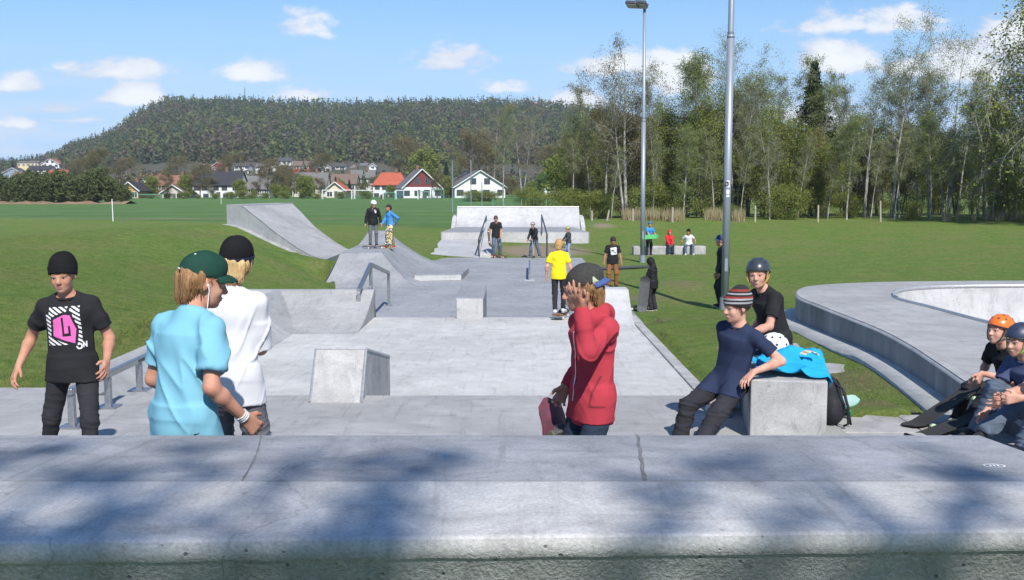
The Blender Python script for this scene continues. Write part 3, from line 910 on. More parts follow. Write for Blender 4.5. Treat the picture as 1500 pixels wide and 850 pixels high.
class Field:
    def __init__(s):
        s.pr = []

    def _add(s, fn, lo, hi, k, op):
        s.pr.append((fn, A3(lo), A3(hi), k, op)); return s

    def cap(s, a, b, ra, rb=None, k=0.02, op="u"):
        a, b = A3(a), A3(b); rb = ra if rb is None else rb
        ab = b - a; L2 = max(float(ab @ ab), 1e-9)

        def fn(P):
            t = np.clip(((P - a) @ ab) / L2, 0, 1)
            q = P - a - t[..., None] * ab
            return np.sqrt((q * q).sum(-1)) - (ra + (rb - ra) * t)
        r = max(ra, rb)
        return s._add(fn, np.minimum(a, b) - r, np.maximum(a, b) + r, k, op)

    def ell(s, c, rad, M=None, k=0.02, op="u"):
        c = A3(c); rad = A3(rad); Rm = None if M is None else np.array(M, dtype=np.float32)

        def fn(P):
            q = P - c
            if Rm is not None:
                q = q @ Rm
            k0 = np.sqrt(((q / rad) ** 2).sum(-1)); k1 = np.sqrt(((q / (rad * rad)) ** 2).sum(-1))
            return np.where(k1 > 1e-6, k0 * (k0 - 1) / np.maximum(k1, 1e-6), -rad.min())
        r = float(rad.max())
        return s._add(fn, c - (rad if Rm is None else r), c + (rad if Rm is None else r), k, op)

    def cone(s, a, b, r0, r1, X=(1, 0, 0), k=0.02, op="u"):
        """capped elliptical cone"""
        a, b = Vector(a), Vector(b); Zv = b - a; L = Zv.length; Zv = Zv.normalized()
        Xv = Vector(X); Xv = (Xv - Zv * Xv.dot(Zv)).normalized(); Yv = Zv.cross(Xv)
        Rm = np.array([Xv, Yv, Zv], dtype=np.float32).T; a_ = A3(a)
        r0 = (r0, r0) if not isinstance(r0, tuple) else r0; r1 = (r1, r1) if not isinstance(r1, tuple) else r1

        def fn(P):
            q = (P - a_) @ Rm
            t = np.clip(q[..., 2] / L, 0, 1)
            rx = r0[0] + (r1[0] - r0[0]) * t; ry = r0[1] + (r1[1] - r0[1]) * t
            rd = (np.sqrt((q[..., 0] / rx) ** 2 + (q[..., 1] / ry) ** 2) - 1) * np.minimum(rx, ry)
            return np.maximum(rd, np.maximum(-q[..., 2], q[..., 2] - L))
        r = max(*r0, *r1)
        return s._add(fn, np.minimum(A3(a), A3(b)) - r, np.maximum(A3(a), A3(b)) + r, k, op)

    def plane(s, p, n, k=0.0):
        """keep only what lies on the side the normal points away from"""
        p, n = A3(p), A3(Vector(n).normalized())
        s.pr.append((lambda P: (P - p) @ n, None, None, k, "cut")); return s

    def mesh(s, name, h):
        us = [q for q in s.pr if q[4] == "u"]
        lo = np.min([q[1] for q in us], 0) - 3 * h; hi = np.max([q[2] for q in us], 0) + 3 * h
        n = np.ceil((hi - lo) / h).astype(int) + 1
        ax = [lo[i] + h * np.arange(n[i], dtype=np.float32) for i in range(3)]
        F = np.full(n, 0.5, dtype=np.float32)
        for fn, a, b, k, op in s.pr:
            if a is None:
                sl = (slice(None),) * 3
            else:
                i0 = np.clip(np.floor((a - k - 2.5 * h - lo) / h).astype(int), 0, n); i1 = np.clip(np.ceil((b + k + 2.5 * h - lo) / h).astype(int) + 1, 0, n)
                if (i1 <= i0).any():
                    continue
                sl = tuple(slice(i0[j], i1[j]) for j in range(3))
            P = np.stack(np.meshgrid(*[ax[j][sl[j]] for j in range(3)], indexing="ij"), -1)
            d = fn(P); f = F[sl]
            if op == "u":
                if k > 0:
                    hh = np.maximum(k - np.abs(f - d), 0) / k
                    F[sl] = np.minimum(f, d) - hh * hh * k * 0.25
                else:
                    F[sl] = np.minimum(f, d)
            else:
                e = d if op == "cut" else -d
                if k > 0:
                    hh = np.maximum(k - np.abs(f - e), 0) / k
                    F[sl] = np.maximum(f, e) + hh * hh * k * 0.25
                else:
                    F[sl] = np.maximum(f, e)
        return nets(name, F, lo, h)


def nets(name, F, lo, h):
    S = F < 0
    nx, ny, nz = F.shape
    cnt = np.zeros((nx - 1, ny - 1, nz - 1), np.int8)
    offs = [(i, j, k) for i in (0, 1) for j in (0, 1) for k in (0, 1)]
    for (i, j, k) in offs:
        cnt += S[i:nx - 1 + i, j:ny - 1 + j, k:nz - 1 + k]
    act = (cnt > 0) & (cnt < 8)
    idx = np.argwhere(act)
    if len(idx) == 0:
        return npmesh(name, [(0, 0, 0)], np.zeros((0, 4), int))
    vid = np.full(act.shape, -1, np.int32); vid[act] = np.arange(len(idx))
    C = {o: F[idx[:, 0] + o[0], idx[:, 1] + o[1], idx[:, 2] + o[2]] for o in offs}
    sm = np.zeros((len(idx), 3)); ct = np.zeros(len(idx))
    for a in offs:
        for d in range(3):
            if a[d] == 0:
                b = list(a); b[d] = 1; b = tuple(b)
                fa, fb = C[a], C[b]
                m = (fa < 0) != (fb < 0)
                t = np.where(m, fa / np.where(m, fa - fb, 1), 0)
                for q in range(3):
                    sm[:, q] += np.where(m, a[q] + (t if q == d else 0), 0)
                ct += m
    V = lo + h * (idx + sm / ct[:, None])
    faces = []
    for d in range(3):
        sa = [slice(1, -1)] * 3; sb = [slice(1, -1)] * 3
        sa[d] = slice(0, -1); sb[d] = slice(1, None)
        A, B = S[tuple(sa)], S[tuple(sb)]
        e = np.argwhere(A != B)
        if not len(e):
            continue
        ins = A[e[:, 0], e[:, 1], e[:, 2]]
        base = e.copy()
        for q in range(3):
            if q != d:
                base[:, q] += 1
        u, v = [(1, 2), (2, 0), (0, 1)][d]
        qd = []
        for du, dv in ((-1, -1), (0, -1), (0, 0), (-1, 0)):
            c = base.copy(); c[:, u] += du; c[:, v] += dv
            qd.append(vid[c[:, 0], c[:, 1], c[:, 2]])
        qd = np.stack(qd, 1)
        qd[~ins] = qd[~ins][:, ::-1]
        faces.append(qd)
    return npmesh(name, V, np.concatenate(faces))


def snoise(V, f, seed, n=5):
    r = np.random.default_rng(seed)
    V = np.asarray(V); out = 0
    w = np.stack([np.sin(V @ r.normal(size=3) * f * 0.55 + r.random() * 6) for _ in range(3)], -1) * (0.6 / f)
    for _ in range(n):
        d = r.normal(size=3); d /= np.linalg.norm(d)
        out = out + np.sin((V + w) @ d * f * r.uniform(.7, 1.4) + r.random() * 6.28)
    return out / n ** 0.5


def ruffle(me, fn):
    """push vertices along their normals"""
    n = len(me.vertices)
    V = np.empty(n * 3, np.float32); N = np.empty(n * 3, np.float32)
    me.vertices.foreach_get("co", V); me.vertex_normals.foreach_get("vector", N)
    V = V.reshape(-1, 3); N = N.reshape(-1, 3)
    V += N * fn(V)[:, None].astype(np.float32)
    me.vertices.foreach_set("co", V.ravel()); me.update()


def folds(amp, seed, stretch=(1, 1, 0.35), f=26):
    def fn(V):
        a = snoise(V * np.array(stretch), f, seed); b = snoise(V * np.array((1, 1, .8)), f * .45, seed + 1)
        return amp * (0.75 * (1 - np.abs(a)) + 0.6 * b - .35)
    return fn


def cloth(name, col, rough=0.9, var=0.82, fuzz=0.25):
    return pmat(name, col, tuple(c * var for c in col), 9, 5, rough, bump=fuzz * .3, bscale=420, spec=0.15, obj=True)


SKINS = {}


def skin(tone):
    base = {"fair": (0.50, 0.285, 0.195), "pale": (0.58, 0.355, 0.265), "tan": (0.40, 0.215, 0.135), "brown": (0.27, 0.145, 0.09)}[tone]
    m = pmat("skin_" + tone, base, (base[0] * .95, base[1] * .74, base[2] * .70), 17, 6, 0.62, bump=0.22, bscale=170, spec=0.25, obj=True, col3=(base[0] * .86, base[1] * .72, base[2] * .68), scale3=7)
    b = m.node_tree.nodes["Principled BSDF"]
    b.inputs["Subsurface Weight"].default_value = .12; b.inputs["Subsurface Radius"].default_value = (.6, .22, .12); b.inputs["Subsurface Scale"].default_value = .012
    return m


def hairmat(name, a, b):
    return pmat("hair_" + name, a, b, 120, 3, 0.55, bump=0.5, bscale=140, stretch=(1, 1, 0.18), spec=0.3, obj=True)


HAIR = {"blond": hairmat("blond", (0.50, 0.32, 0.13), (0.30, 0.17, 0.06)), "sandy": hairmat("sandy", (0.36, 0.20, 0.09), (0.20, 0.105, 0.045)),
        "fairblond": hairmat("fairblond", (0.62, 0.45, 0.22), (0.42, 0.27, 0.11)), "brown": hairmat("brown", (0.10, 0.055, 0.03), (0.05, 0.028, 0.016)), "black": hairmat("black", (0.016, 0.013, 0.012), (0.03, 0.022, 0.02))}
M_EYEW = pmat("eye_white", (0.40, 0.37, 0.35), rough=0.25)
M_IRIS = pmat("eye_iris", (0.035, 0.045, 0.05), (0.02, 0.02, 0.02), rough=0.2)
M_LIPS = pmat("lips", (0.42, 0.20, 0.17), (0.36, 0.16, 0.14), rough=0.45)


def ik(a, t, l1, l2, pole):
    a, t, pole = Vector(a), Vector(t), Vector(pole)
    d = t - a; L = d.length
    mx = (l1 + l2) * 0.995
    if L > mx:
        d = d * (mx / L); L = mx
    L = max(L, abs(l1 - l2) * 1.05 + 1e-4)
    u = d.normalized()
    x = (l1 * l1 - l2 * l2 + L * L) / (2 * L)
    y = math.sqrt(max(l1 * l1 - x * x, 0))
    n = pole - u * pole.dot(u)
    if n.length < 1e-5:
        n = Vector((0, 0, 1)) - u * u.z
    n.normalize()
    return a + u * x + n * y, a + u * L


def hand(F, w, d, n, side, s, curl=(25, 30, 20), spread=4, thumb=0.75, rf=1.0):
    """five separate fingers; d along the hand, n out of the palm, side towards the thumb"""
    d = Vector(d).normalized(); n = Vector(n); n = (n - d * n.dot(d)).normalized(); t = n.cross(d) * side
    w = Vector(w)
    for o in (-0.017, 0.0, 0.017):
        F.cap(w + t * o * .8 * s, w + d * .078 * s + t * o * 1.45 * s, .0145 * s * rf, .0125 * s * rf, k=0.012)
    base = [(.031, .080, .066), (.0105, .086, .075), (-.0105, .083, .069), (-.030, .074, .054)]
    for i, (o, b, L) in enumerate(base):
        p = w + d * b * s + t * o * s
        a = R((1.5 - i) * spread)
        dd = (d * math.cos(a) + t * math.sin(a)).normalized()
        ang_ = 0.0
        r = .0088 if i < 3 else .0078
        for j, fr in enumerate((.42, .32, .26)):
            ang_ += R(curl[j])
            v = dd * math.cos(ang_) + n * math.sin(ang_)
            q = p + v * L * fr * s
            F.cap(p, q, r * s * rf * (1 - .08 * j), r * s * rf * (.92 - .08 * j), k=0.003)
            p = q
    p = w + d * .018 * s + t * .020 * s + n * .004 * s
    v = (d * .7 + t * thumb + n * .3).normalized()
    q = p + v * .042 * s
    F.cap(p, q, .0135 * s * rf, .011 * s * rf, k=0.010)
    v2 = (d * .9 + t * thumb * .45 + n * .35).normalized()
    F.cap(q, q + v2 * .030 * s, .0108 * s * rf, .0085 * s * rf, k=0.003)


def mrot(yaw=0, pitch=0, roll=0):
    return Matrix.Rotation(R(yaw), 3, "Z") @ Matrix.Rotation(R(pitch), 3, "X") @ Matrix.Rotation(R(roll), 3, "Y")


def person(label, loc, yaw, H, P, C, vox=0.0075, group=None, rf=1.0):
    """P: pose, C: clothes.  Local axes: the figure faces -Y, its left hand is at +X."""
    s = H / 1.5
    loc = Vector(loc)
    root = empty("person", loc, R(yaw), label, "person", group)
    inv = Matrix.Rotation(-R(yaw), 3, "Z")

    def T(v):
        """pose target: local vector, or ('w', px, py, depth) measured in the photograph"""
        if isinstance(v, tuple) and v and v[0] == "w":
            return inv @ (Q(v[1], v[2], v[3]) - loc)
        return Vector(v)
    g = P.get
    pel = T(g("pelvis", (0, 0, .53 * H)))
    CH = mrot(g("twist", 0), g("lean", 2), g("roll", 0))
    HPm = mrot(g("hipyaw", 0), g("hippitch", 0), g("hiproll", 0))
    up = CH @ Vector((0, 0, 1)); fw = CH @ Vector((0, -1, 0)); lx = CH @ Vector((1, 0, 0))
    tl = g("torso", .285) * H
    shc = pel + up * tl
    sw = C.get("shw", .100) * H
    shL, shR = shc + lx * sw - up * .028 * H, shc - lx * sw - up * .028 * H
    nb = shc + up * .018 * H + fw * .004 * H
    hs = (.225 * (H / 1.5) ** .55) / .225 * C.get("head", 0.94)
    HM = mrot(*g("head", (0, 4, 0)))
    hc = nb + up * .02 * H + fw * g("neckfw", .012) * H + (HM @ Vector((0, -.01, .105))) * hs
    hL, hR = pel + HPm @ Vector((.052 * H, 0, -.01 * H)), pel + HPm @ Vector((-.052 * H, 0, -.01 * H))
    ua, fa, th, sh = .168 * H, .148 * H, .243 * H, .24 * H
    eL, wL = ik(shL, T(g("lh", (sw + .06 * H, -.03 * H, .52 * H))), ua, fa, g("le", (.5, 1, -.2)))
    eR, wR = ik(shR, T(g("rh", (-sw - .06 * H, -.03 * H, .52 * H))), ua, fa, g("re", (-.5, 1, -.2)))
    kL, aL = ik(hL, T(g("lf", (.075 * H, .0, .052 * H))), th, sh, g("lk", (.15, -1, 0)))
    kR, aR = ik(hR, T(g("rf", (-.075 * H, .0, .052 * H))), th, sh, g("rk", (-.15, -1, 0)))
    J = dict(pel=pel, shc=shc, shL=shL, shR=shR, eL=eL, wL=wL, eR=eR, wR=wR, kL=kL, aL=aL, kR=kR, aR=aR, hc=hc, HM=HM, hs=hs, CH=CH, up=up, fw=fw, lx=lx, root=root, s=s, H=H, nb=nb)
    hp = lambda x, y, z: hc + (HM @ Vector((x, y, z))) * hs
    near = vox < 0.009

    # ---- skin
    B = Field()
    B.cone(pel, shc - up * .07 * s, (.10 * s, .068 * s), (.114 * s, .070 * s), lx, k=.03 * s)
    B.cap(shL, nb - up * .02 * s, .036 * s, .04 * s, k=.05 * s); B.cap(shR, nb - up * .02 * s, .036 * s, .04 * s, k=.05 * s)
    B.cap(nb - up * .03 * s, hp(0, .022, -.06), .046 * s, .043 * hs, k=.03 * s)
    B.ell(pel, (.112 * s, .08 * s, .08 * s), k=.04 * s)
    for S_, e_, w_ in ((shL, eL, wL), (shR, eR, wR)):
        ak = .86 if C["top"]["kind"] != "tee" else 1.0
        B.cap(S_, e_, .040 * s * ak, .033 * s * ak, k=.03 * s)
        m_ = e_.lerp(w_, .28)
        B.cap(e_, m_, .032 * s * ak, .034 * s * ak, k=.02 * s); B.cap(m_, w_, .034 * s * ak, .0215 * s, k=.02 * s)
    for h_, k_, a_ in ((hL, kL, aL), (hR, kR, aR)):
        B.cap(h_, k_, .058 * s, .038 * s, k=.03 * s)
        m_ = k_.lerp(a_, .3)
        B.cap(k_, m_, .036 * s, .038 * s, k=.02 * s); B.cap(m_, a_, .037 * s, .027 * s, k=.02 * s)
    # head
    E = lambda c, r, k=.02, op="u": B.ell(hp(*c), [q * hs for q in r], HM, k * hs, op)
    E((0, .018, .035), (.074, .092, .082)); E((0, -.030, -.018), (.061, .060, .083), .03); E((0, -.034, -.074), (.046, .050, .038), .03)
    E((0, -.070, -.093), (.018, .016, .015), .02)
    if near:
        for q in (-1, 1):
            E((q * .034, -.060, -.030), (.024, .022, .026), .02)
            E((q * .0105, -.098, -.032), (.008, .009, .007), .008)
            E((q * .031, -.101, .002), (.0165, .016, .0088), .008, "s")
            B.cap(hp(q * .018, -.087, .019), hp(q * .046, -.078, .019), .0085 * hs, k=.014 * hs)
        for q in (-1, 1):
            B.cap(hp(q * .021, -.0865, .0125), hp(q * .043, -.0795, .0115), .0042 * hs, k=.004 * hs)
        B.cap(hp(0, -.087, .008), hp(0, -.107, -.026), .0075 * hs, .0125 * hs, k=.014 * hs)
        E((0, -.089, -.058), (.021, .010, .0065), .008); E((0, -.087, -.068), (.018, .010, .0065), .008)
        B.cap(hp(-.02, -.099, -.063), hp(.02, -.099, -.063), .0028 * hs, k=.004 * hs, op="s")
    else:
        B.cap(hp(0, -.088, .0), hp(0, -.106, -.026), .010 * hs, .014 * hs, k=.012 * hs)
    for q in (-1, 1):
        B.ell(hp(q * .076, .010, -.008), (.009 * hs, .020 * hs, .031 * hs), HM @ Matrix.Rotation(R(q * 18), 3, "Z"), k=.010 * hs)
    for side, e_, w_, key in ((1, eL, wL, "l"), (-1, eR, wR, "r")):
        dflt = (w_ - e_).normalized()
        hd = g(key + "hd", None); hd = Vector(hd) if hd else dflt
        hn = Vector(g(key + "hn", (-side * .9, -.25, 0)))
        hand(B, w_, hd, hn, g(key + "th", 1.0) * side * 1, s * 1.02, g(key + "curl", (22, 28, 18)), g(key + "spread", 5), rf=rf)
    body = link("body", B.mesh("body", vox), skin(C.get("skin", "fair")), root, smooth=True)
    if near and C.get("face", True):
        for q in (-1, 1):
            m = MB(); nu, nv_ = 14, 10
            ce = hp(q * .031, -.0745, .003); re_ = .0128 * hs
            gz = (HM @ Vector((g("gaze", 0) * .01 + q * 0.04, -1, -.05))).normalized()
            vs = [ce + Vector((math.sin(math.pi * j / nv_) * math.cos(2 * math.pi * i / nu), math.sin(math.pi * j / nv_) * math.sin(2 * math.pi * i / nu), math.cos(math.pi * j / nv_))) * re_ for j in range(nv_ + 1) for i in range(nu)]
            for j in range(nv_):
                for i in range(nu):
                    f = (j * nu + i, j * nu + (i + 1) % nu, (j + 1) * nu + (i + 1) % nu, (j + 1) * nu + i)
                    cc = (sum((vs[t_] for t_ in f), Vector()) / 4 - ce).normalized()
                    m.cur = 1 if cc.dot(gz) > .80 else 0
                    m.add([vs[t_] for t_ in f], [(0, 1, 2, 3)])
            m.build("eye", [M_EYEW, M_IRIS], body, smooth=True)
            m = MB()
            m.tube([hp(q * .015, -.0935, .0265), hp(q * .031, -.0915, .0300), hp(q * .047, -.083, .0255)], [.0022 * hs, .003 * hs, .0015 * hs], 6)
            m.build("eyebrow", HAIR[C.get("hair", "sandy")], body, smooth=True)
        Fl = Field(); Fl.ell(hp(0, -.0935, -.0582), (.019 * hs, .0075 * hs, .0042 * hs), HM, 0); Fl.ell(hp(0, -.0915, -.0672), (.0165 * hs, .0075 * hs, .0050 * hs), HM, .002)
        link("lips", Fl.mesh("lips", .0022), M_LIPS, body, smooth=True)

    # ---- hair
    hl = C.get("hairlen", .3)
    if C.get("hair"):
        hv = min(vox, .0065) if near else vox
        F = Field()
        hk = .95 if C.get('hat') else 1.0
        F.ell(hp(0, .022, .040), (.082 * hs * hk, .100 * hs * hk, .086 * hs * hk), HM, 0)
        if hl > .25:
            F.cap(hp(-.045, .07, .0), hp(-.04, .075, -.05 - .07 * hl), .04 * hs, .026 * hs, k=.03 * hs)
            F.cap(hp(.045, .07, .0), hp(.04, .075, -.05 - .07 * hl), .04 * hs, .026 * hs, k=.03 * hs)
            F.cap(hp(0, .08, .0), hp(0, .085, -.06 - .07 * hl), .04 * hs, .026 * hs, k=.03 * hs)
            for q in (-1, 1):
                F.cap(hp(q * .066, .022, .03), hp(q * .070, .020, -.01 - .06 * hl), .020 * hs, .011 * hs, k=.02 * hs)
        # clear the face
        F.ell(hp(0, -.095, -.045), (.068 * hs, .075 * hs, .092 * hs), HM, .012 * hs, "s")
        if not C.get('hat') and not C['top'].get('hood_up'):
            F.cap(hp(-.05, -.075, .056), hp(.045, -.082, .046), .018 * hs, .015 * hs, k=.02 * hs)
        me = F.mesh("hair", hv)
        ruffle(me, lambda V: (.0045 * snoise(V * np.array((1, 1, .22)), 150, 5) + .003 * snoise(V * np.array((1, 1, .3)), 70, 8)) * hs * (1 if near else .6))
        ho = link("hair", me, HAIR[C["hair"]], root, smooth=True)
        if near and hl > .22:
            rr = random.Random(int(H * 1000))
            vs_ = [(v.co.copy(), v.normal.copy()) for v in me.vertices]
            lim = hp(0, 0, .055 if C.get("hat") else .2).z
            vs_ = [q for q in vs_ if q[0].z < lim]
            m = MB()
            for co, no in rr.sample(vs_, min(len(vs_), 1000)):
                L_ = rr.uniform(.018, .036) * hs * (.6 + hl)
                d0 = (Vector((0, 0, -1)) + no * rr.uniform(.0, .22) + Vector((rr.gauss(0, .16), rr.gauss(0, .16), 0))).normalized()
                p0 = co - no * .002; p1 = p0 + d0 * L_ * .5; p2 = p1 + (d0 + Vector((rr.gauss(0, .2), rr.gauss(0, .2), -.25)) - no * .15).normalized() * L_ * .6
                m.tube([p0, p1, p2], [.0022 * hs, .0018 * hs, .0004 * hs], 3, caps=False)
            m.build("locks", HAIR[C["hair"]], ho, smooth=True)

    # ---- trousers
    tr = C["trousers"]; lo = tr.get("loose", .5)
    F = Field()
    hx = HPm @ Vector((1, 0, 0))
    F.cone(pel - Vector((0, 0, .05 * s)), pel + HPm @ Vector((0, 0, .085 * s)), (.118 * s, .092 * s), (.112 * s, .088 * s), hx, k=.03)
    F.ell(pel - Vector((0, 0, .03 * s)), (.122 * s, .098 * s, .085 * s), k=.04 * s)
    for h_, k_, a_ in ((hL, kL, aL), (hR, kR, aR)):
        r0, r1, r2, r3 = (.073 + .012 * lo) * s, (.052 + .017 * lo) * s, (.051 + .016 * lo) * s, (.036 + .032 * lo) * s
        F.cap(h_, k_, r0, r1, k=.03 * s)
        F.ell(k_, (r1 * 1.03, r1 * 1.03, r1 * 1.03), k=.015 * s)
        F.cone(k_, a_ + (a_ - k_).normalized() * .012 * s, r2, r3, k=.015 * s)
    me = F.mesh("trousers", vox)
    kk = [A3(kL), A3(kR), A3(pel)]; am = tr.get("fold", .006) * s

    def tf(V):
        w = sum(np.exp(-((V - q) ** 2).sum(-1) / .014) for q in kk) + .4
        lowz = np.exp(-(np.minimum(np.abs(V - A3(aL)).max(-1), np.abs(V - A3(aR)).max(-1)) / .13) ** 2)
        rg = 1 - np.abs(snoise(V * np.array((.7, .7, 1.9)), 34, 3, 3))
        rg2 = 1 - np.abs(snoise(V * np.array((1, 1, .5)), 24, 9, 3))
        return am * (w + 1.1 * lowz).clip(0, 1.4) * (rg ** 2 * 1.3 + rg2 ** 2 * .7 - .5)
    ruffle(me, tf)
    trousers = link("trousers", me, tr["mat"], root, smooth=True)

    # ---- shoes
    for a_, yw, nm in ((aL, g("lfy", 12), "l"), (aR, g("rfy", -12), "r")):
        FM = mrot(yw, g(nm + "fp", 0), 0)
        fp = lambda x, y, z: a_ + FM @ (Vector((x, y, z)) * s)
        F = Field()
        F.cap(fp(0, .028, -.03), fp(0, -.075, -.038), .036 * s, .034 * s, k=.02)
        F.cap(fp(0, -.06, -.035), fp(0, -.135, -.042), .036 * s, .026 * s, k=.03)
        F.cap(fp(0, .012, -.02), fp(0, .006, .02), .036 * s, .036 * s, k=.03)
        F.plane(fp(0, 0, -.056), FM @ Vector((0, 0, -1)))
        o = link("shoe", F.mesh("shoe", min(vox, .01)), C.get("shoe", M_SHOE), root, smooth=True)
        m = MB()
        ou = [(.030, .045), (.036, .0), (.034, -.06), (.038, -.10), (.028, -.145), (.0, -.165), (-.028, -.145), (-.038, -.10), (-.034, -.06), (-.036, .0), (-.030, .045), (0, .062)]
        m.add([fp(x, y, z) for z in (-.068, -.048) for x, y in ou], [tuple(range(12))[::-1], tuple(range(12, 24))] + [(i, (i + 1) % 12, (i + 1) % 12 + 12, i + 12) for i in range(12)])
        m.build("sole", M_SOLE, o)

    # ---- top
    tp = C["top"]; kind = tp["kind"]; bl = tp.get("loose", .5)
    F = Field()
    hem = tp.get("hem", .06) * H
    hemp = T(g("hem")) if g("hem") else pel + (HPm @ Vector((0, 0, -1))) * hem
    wx, wy = (.126 + .034 * bl) * s, (.092 + .034 * bl) * s
    F.cone(pel, shc - up * .085 * s, (wx, wy), ((.138 + .014 * bl) * s, (.092 + .014 * bl) * s), lx, k=.03 * s)
    F.cone(hemp, pel + up * .06 * s, (wx * tp.get("flare", 1.04), wy * tp.get("flare", 1.04)), (wx, wy), HPm @ Vector((1, 0, 0)), k=.03 * s)
    lo_ = tr.get("loose", .5)
    for h_, k_q in ((hL, kL), (hR, kR)):
        F.cap(h_ + Vector((0, 0, .03 * s)), h_.lerp(k_q, .5), (.073 + .012 * lo_) * s + .007, (.064 + .015 * lo_) * s + .008, k=.02)
    F.ell(pel - Vector((0, 0, .03 * s)), (.132 * s, .110 * s, .09 * s), k=.04 * s)
    F.plane(hemp, HPm @ Vector((0, 0, -1)), .004)
    F.ell(shc - up * .095 * s, ((.142 + .012 * bl) * s, (.097 + .014 * bl) * s, .10 * s), CH, .05 * s)
    for S_ in (shL, shR):
        F.cap(nb - up * .022 * s, S_ + up * .004 * s, .052 * s, .046 * s, k=.045 * s)
    long_ = kind in ("hoodie", "jacket")
    for S_, e_, w_ in ((shL, eL, wL), (shR, eR, wR)):
        d1 = (e_ - S_)
        if not long_:
            L_ = tp.get("sleeve", .68); sl = (.049 + .015 * bl) * s
            F.cap(S_, S_ + d1 * L_ * .6, .048 * s, sl * .97, k=.03 * s)
            F.cone(S_ + d1 * .4, S_ + d1 * L_, sl * .95, sl * 1.02, k=.02 * s)
            F.cap(S_ + d1 * (L_ - .10), S_ + d1 * 1.2, sl - .017 * s, sl - .017 * s, k=.004, op="s")
        else:
            F.cap(S_, e_, (.049 + .008 * bl) * s, (.045 + .009 * bl) * s, k=.03 * s)
            F.cap(e_, e_.lerp(w_, .75), (.045 + .009 * bl) * s, (.040 + .008 * bl) * s, k=.02 * s)
            F.cone(e_.lerp(w_, .5), e_.lerp(w_, .97), (.041 + .006 * bl) * s, (.034 + .003 * bl) * s, k=.02 * s)
    F.cap(nb - up * .02 * s + fw * .012 * s, hp(0, .0, -.10), .060 * s if not long_ else .05 * s, .06 * s, k=.008, op="s")
    if kind == "hoodie" and not tp.get("hood_up"):
        for q in (-1, 1):
            F.cap(nb + lx * q * .055 * s + fw * .05 * s - up * .01 * s, nb + lx * q * .07 * s - fw * .03 * s + up * .012 * s, .024 * s, .034 * s, k=.03 * s)
            F.cap(nb + lx * q * .07 * s - fw * .03 * s + up * .012 * s, nb - fw * .095 * s - up * .01 * s, .036 * s, .044 * s, k=.03 * s)
        F.cap(nb - fw * .08 * s, nb - fw * .095 * s - up * .09 * s, .045 * s, .036 * s, k=.04 * s)
    if tp.get("hood_up"):
        F.ell(hp(0, .018, .025), (.098 * hs, .115 * hs, .118 * hs), HM, .03)
        F.cap(hp(0, .05, -.06), nb - fw * .04 * s, .075 * s, .085 * s, k=.04)
        F.ell(hp(0, -.115, -.015), (.066 * hs, .075 * hs, .085 * hs), HM, .012, "s")
    if kind == "jacket":
        F.cap(nb - lx * .035 * s, nb + lx * .035 * s, .052 * s, k=.03 * s)
        F.cap(nb + fw * .03 * s, hp(0, .0, -.08), .047 * s, .05 * s, k=.006, op="s")
    me = F.mesh("shirt", vox)
    am = tp.get("fold", .006) * s
    cz = [A3(pel + up * .1 * s), A3(eL), A3(eR), A3(shL - up * .09 * s), A3(shR - up * .09 * s)]

    def sf(V):
        w = .45 + sum(np.exp(-((V - q) ** 2).sum(-1) / .014) for q in cz)
        sd_ = tp.get("seed", 1)
        dg1 = V @ np.array([[.8, 0, .6], [0, 1, 0], [-.6, 0, .8]]).T * np.array((1, 1, .13)) + .03 * V[:, [2, 0, 1]]
        dg2 = V @ np.array([[.8, 0, -.6], [0, 1, 0], [.6, 0, .8]]).T * np.array((1, 1, .13)) + .03 * V[:, [2, 0, 1]]
        vt = V * np.array((1, 1, .10)) + .02 * V[:, [1, 2, 0]]
        a_ = snoise(vt, 30, sd_, 2); b_ = 1 - np.abs(snoise(dg1, 34, sd_ + 5, 2)); c_ = 1 - np.abs(snoise(dg2, 31, sd_ + 7, 2))
        gate = .5 + .5 * np.tanh(2 * snoise(V, 7, sd_ + 9, 3)); g2 = 1 - gate
        low = np.clip((V[:, 2] - float(hemp.z)) / (.35 * s), 0, 1)
        return am * ((.5 + .35 * (1 - low)) * .55 * a_ + w.clip(0, 1.4) * (1.1 * gate * b_ ** 3 + 1.1 * g2 * c_ ** 3 - .35))
    ruffle(me, sf)
    shirt = link({"tee": "shirt", "hoodie": "hoodie", "jacket": "jacket"}[kind], me, tp["mat"], root, smooth=True)
    J["shirt"] = shirt; J["body"] = body; J["trousers"] = trousers
    if kind == "tee" and near:
        m = MB()  # ribbed collar
        ring = []
        for k in range(25):
            a = 2 * math.pi * k / 24
            ring.append(nb + lx * math.cos(a) * .066 * s + fw * (math.sin(a) * .058 + .012) * s + up * (-.012 - .016 * math.sin(a)) * s)
        m.tube(ring, .0075 * s, 6, caps=False); m.build("collar", tp["mat"], shirt, smooth=True)
    if kind == "hoodie":
        hb = Field(); wxx, wyy = wx * 1.0, wy * 1.02
        hb.cone(hemp - (HPm @ Vector((0, 0, 1))) * .02 * s, hemp + (HPm @ Vector((0, 0, 1))) * .035 * s, (wxx * .97, wyy * .97), (wxx * 1.05, wyy * 1.05), HPm @ Vector((1, 0, 0)), k=0)
        me = hb.mesh("hem_band", max(vox, .006)); ruffle(me, folds(.004, 4, (1, 1, .3), 60)); link("hem_band", me, tp["mat"], shirt, smooth=True)
        for e_, w_ in ((eL, wL), (eR, wR)):
            cf = Field(); cf.cone(e_.lerp(w_, .84), e_.lerp(w_, 1.02), .040 * s, .035 * s, k=0)
            link("cuff", cf.mesh("cuff", max(vox, .006)), tp["mat"], shirt, smooth=True)

    # ---- headgear
    hat = C.get("hat")
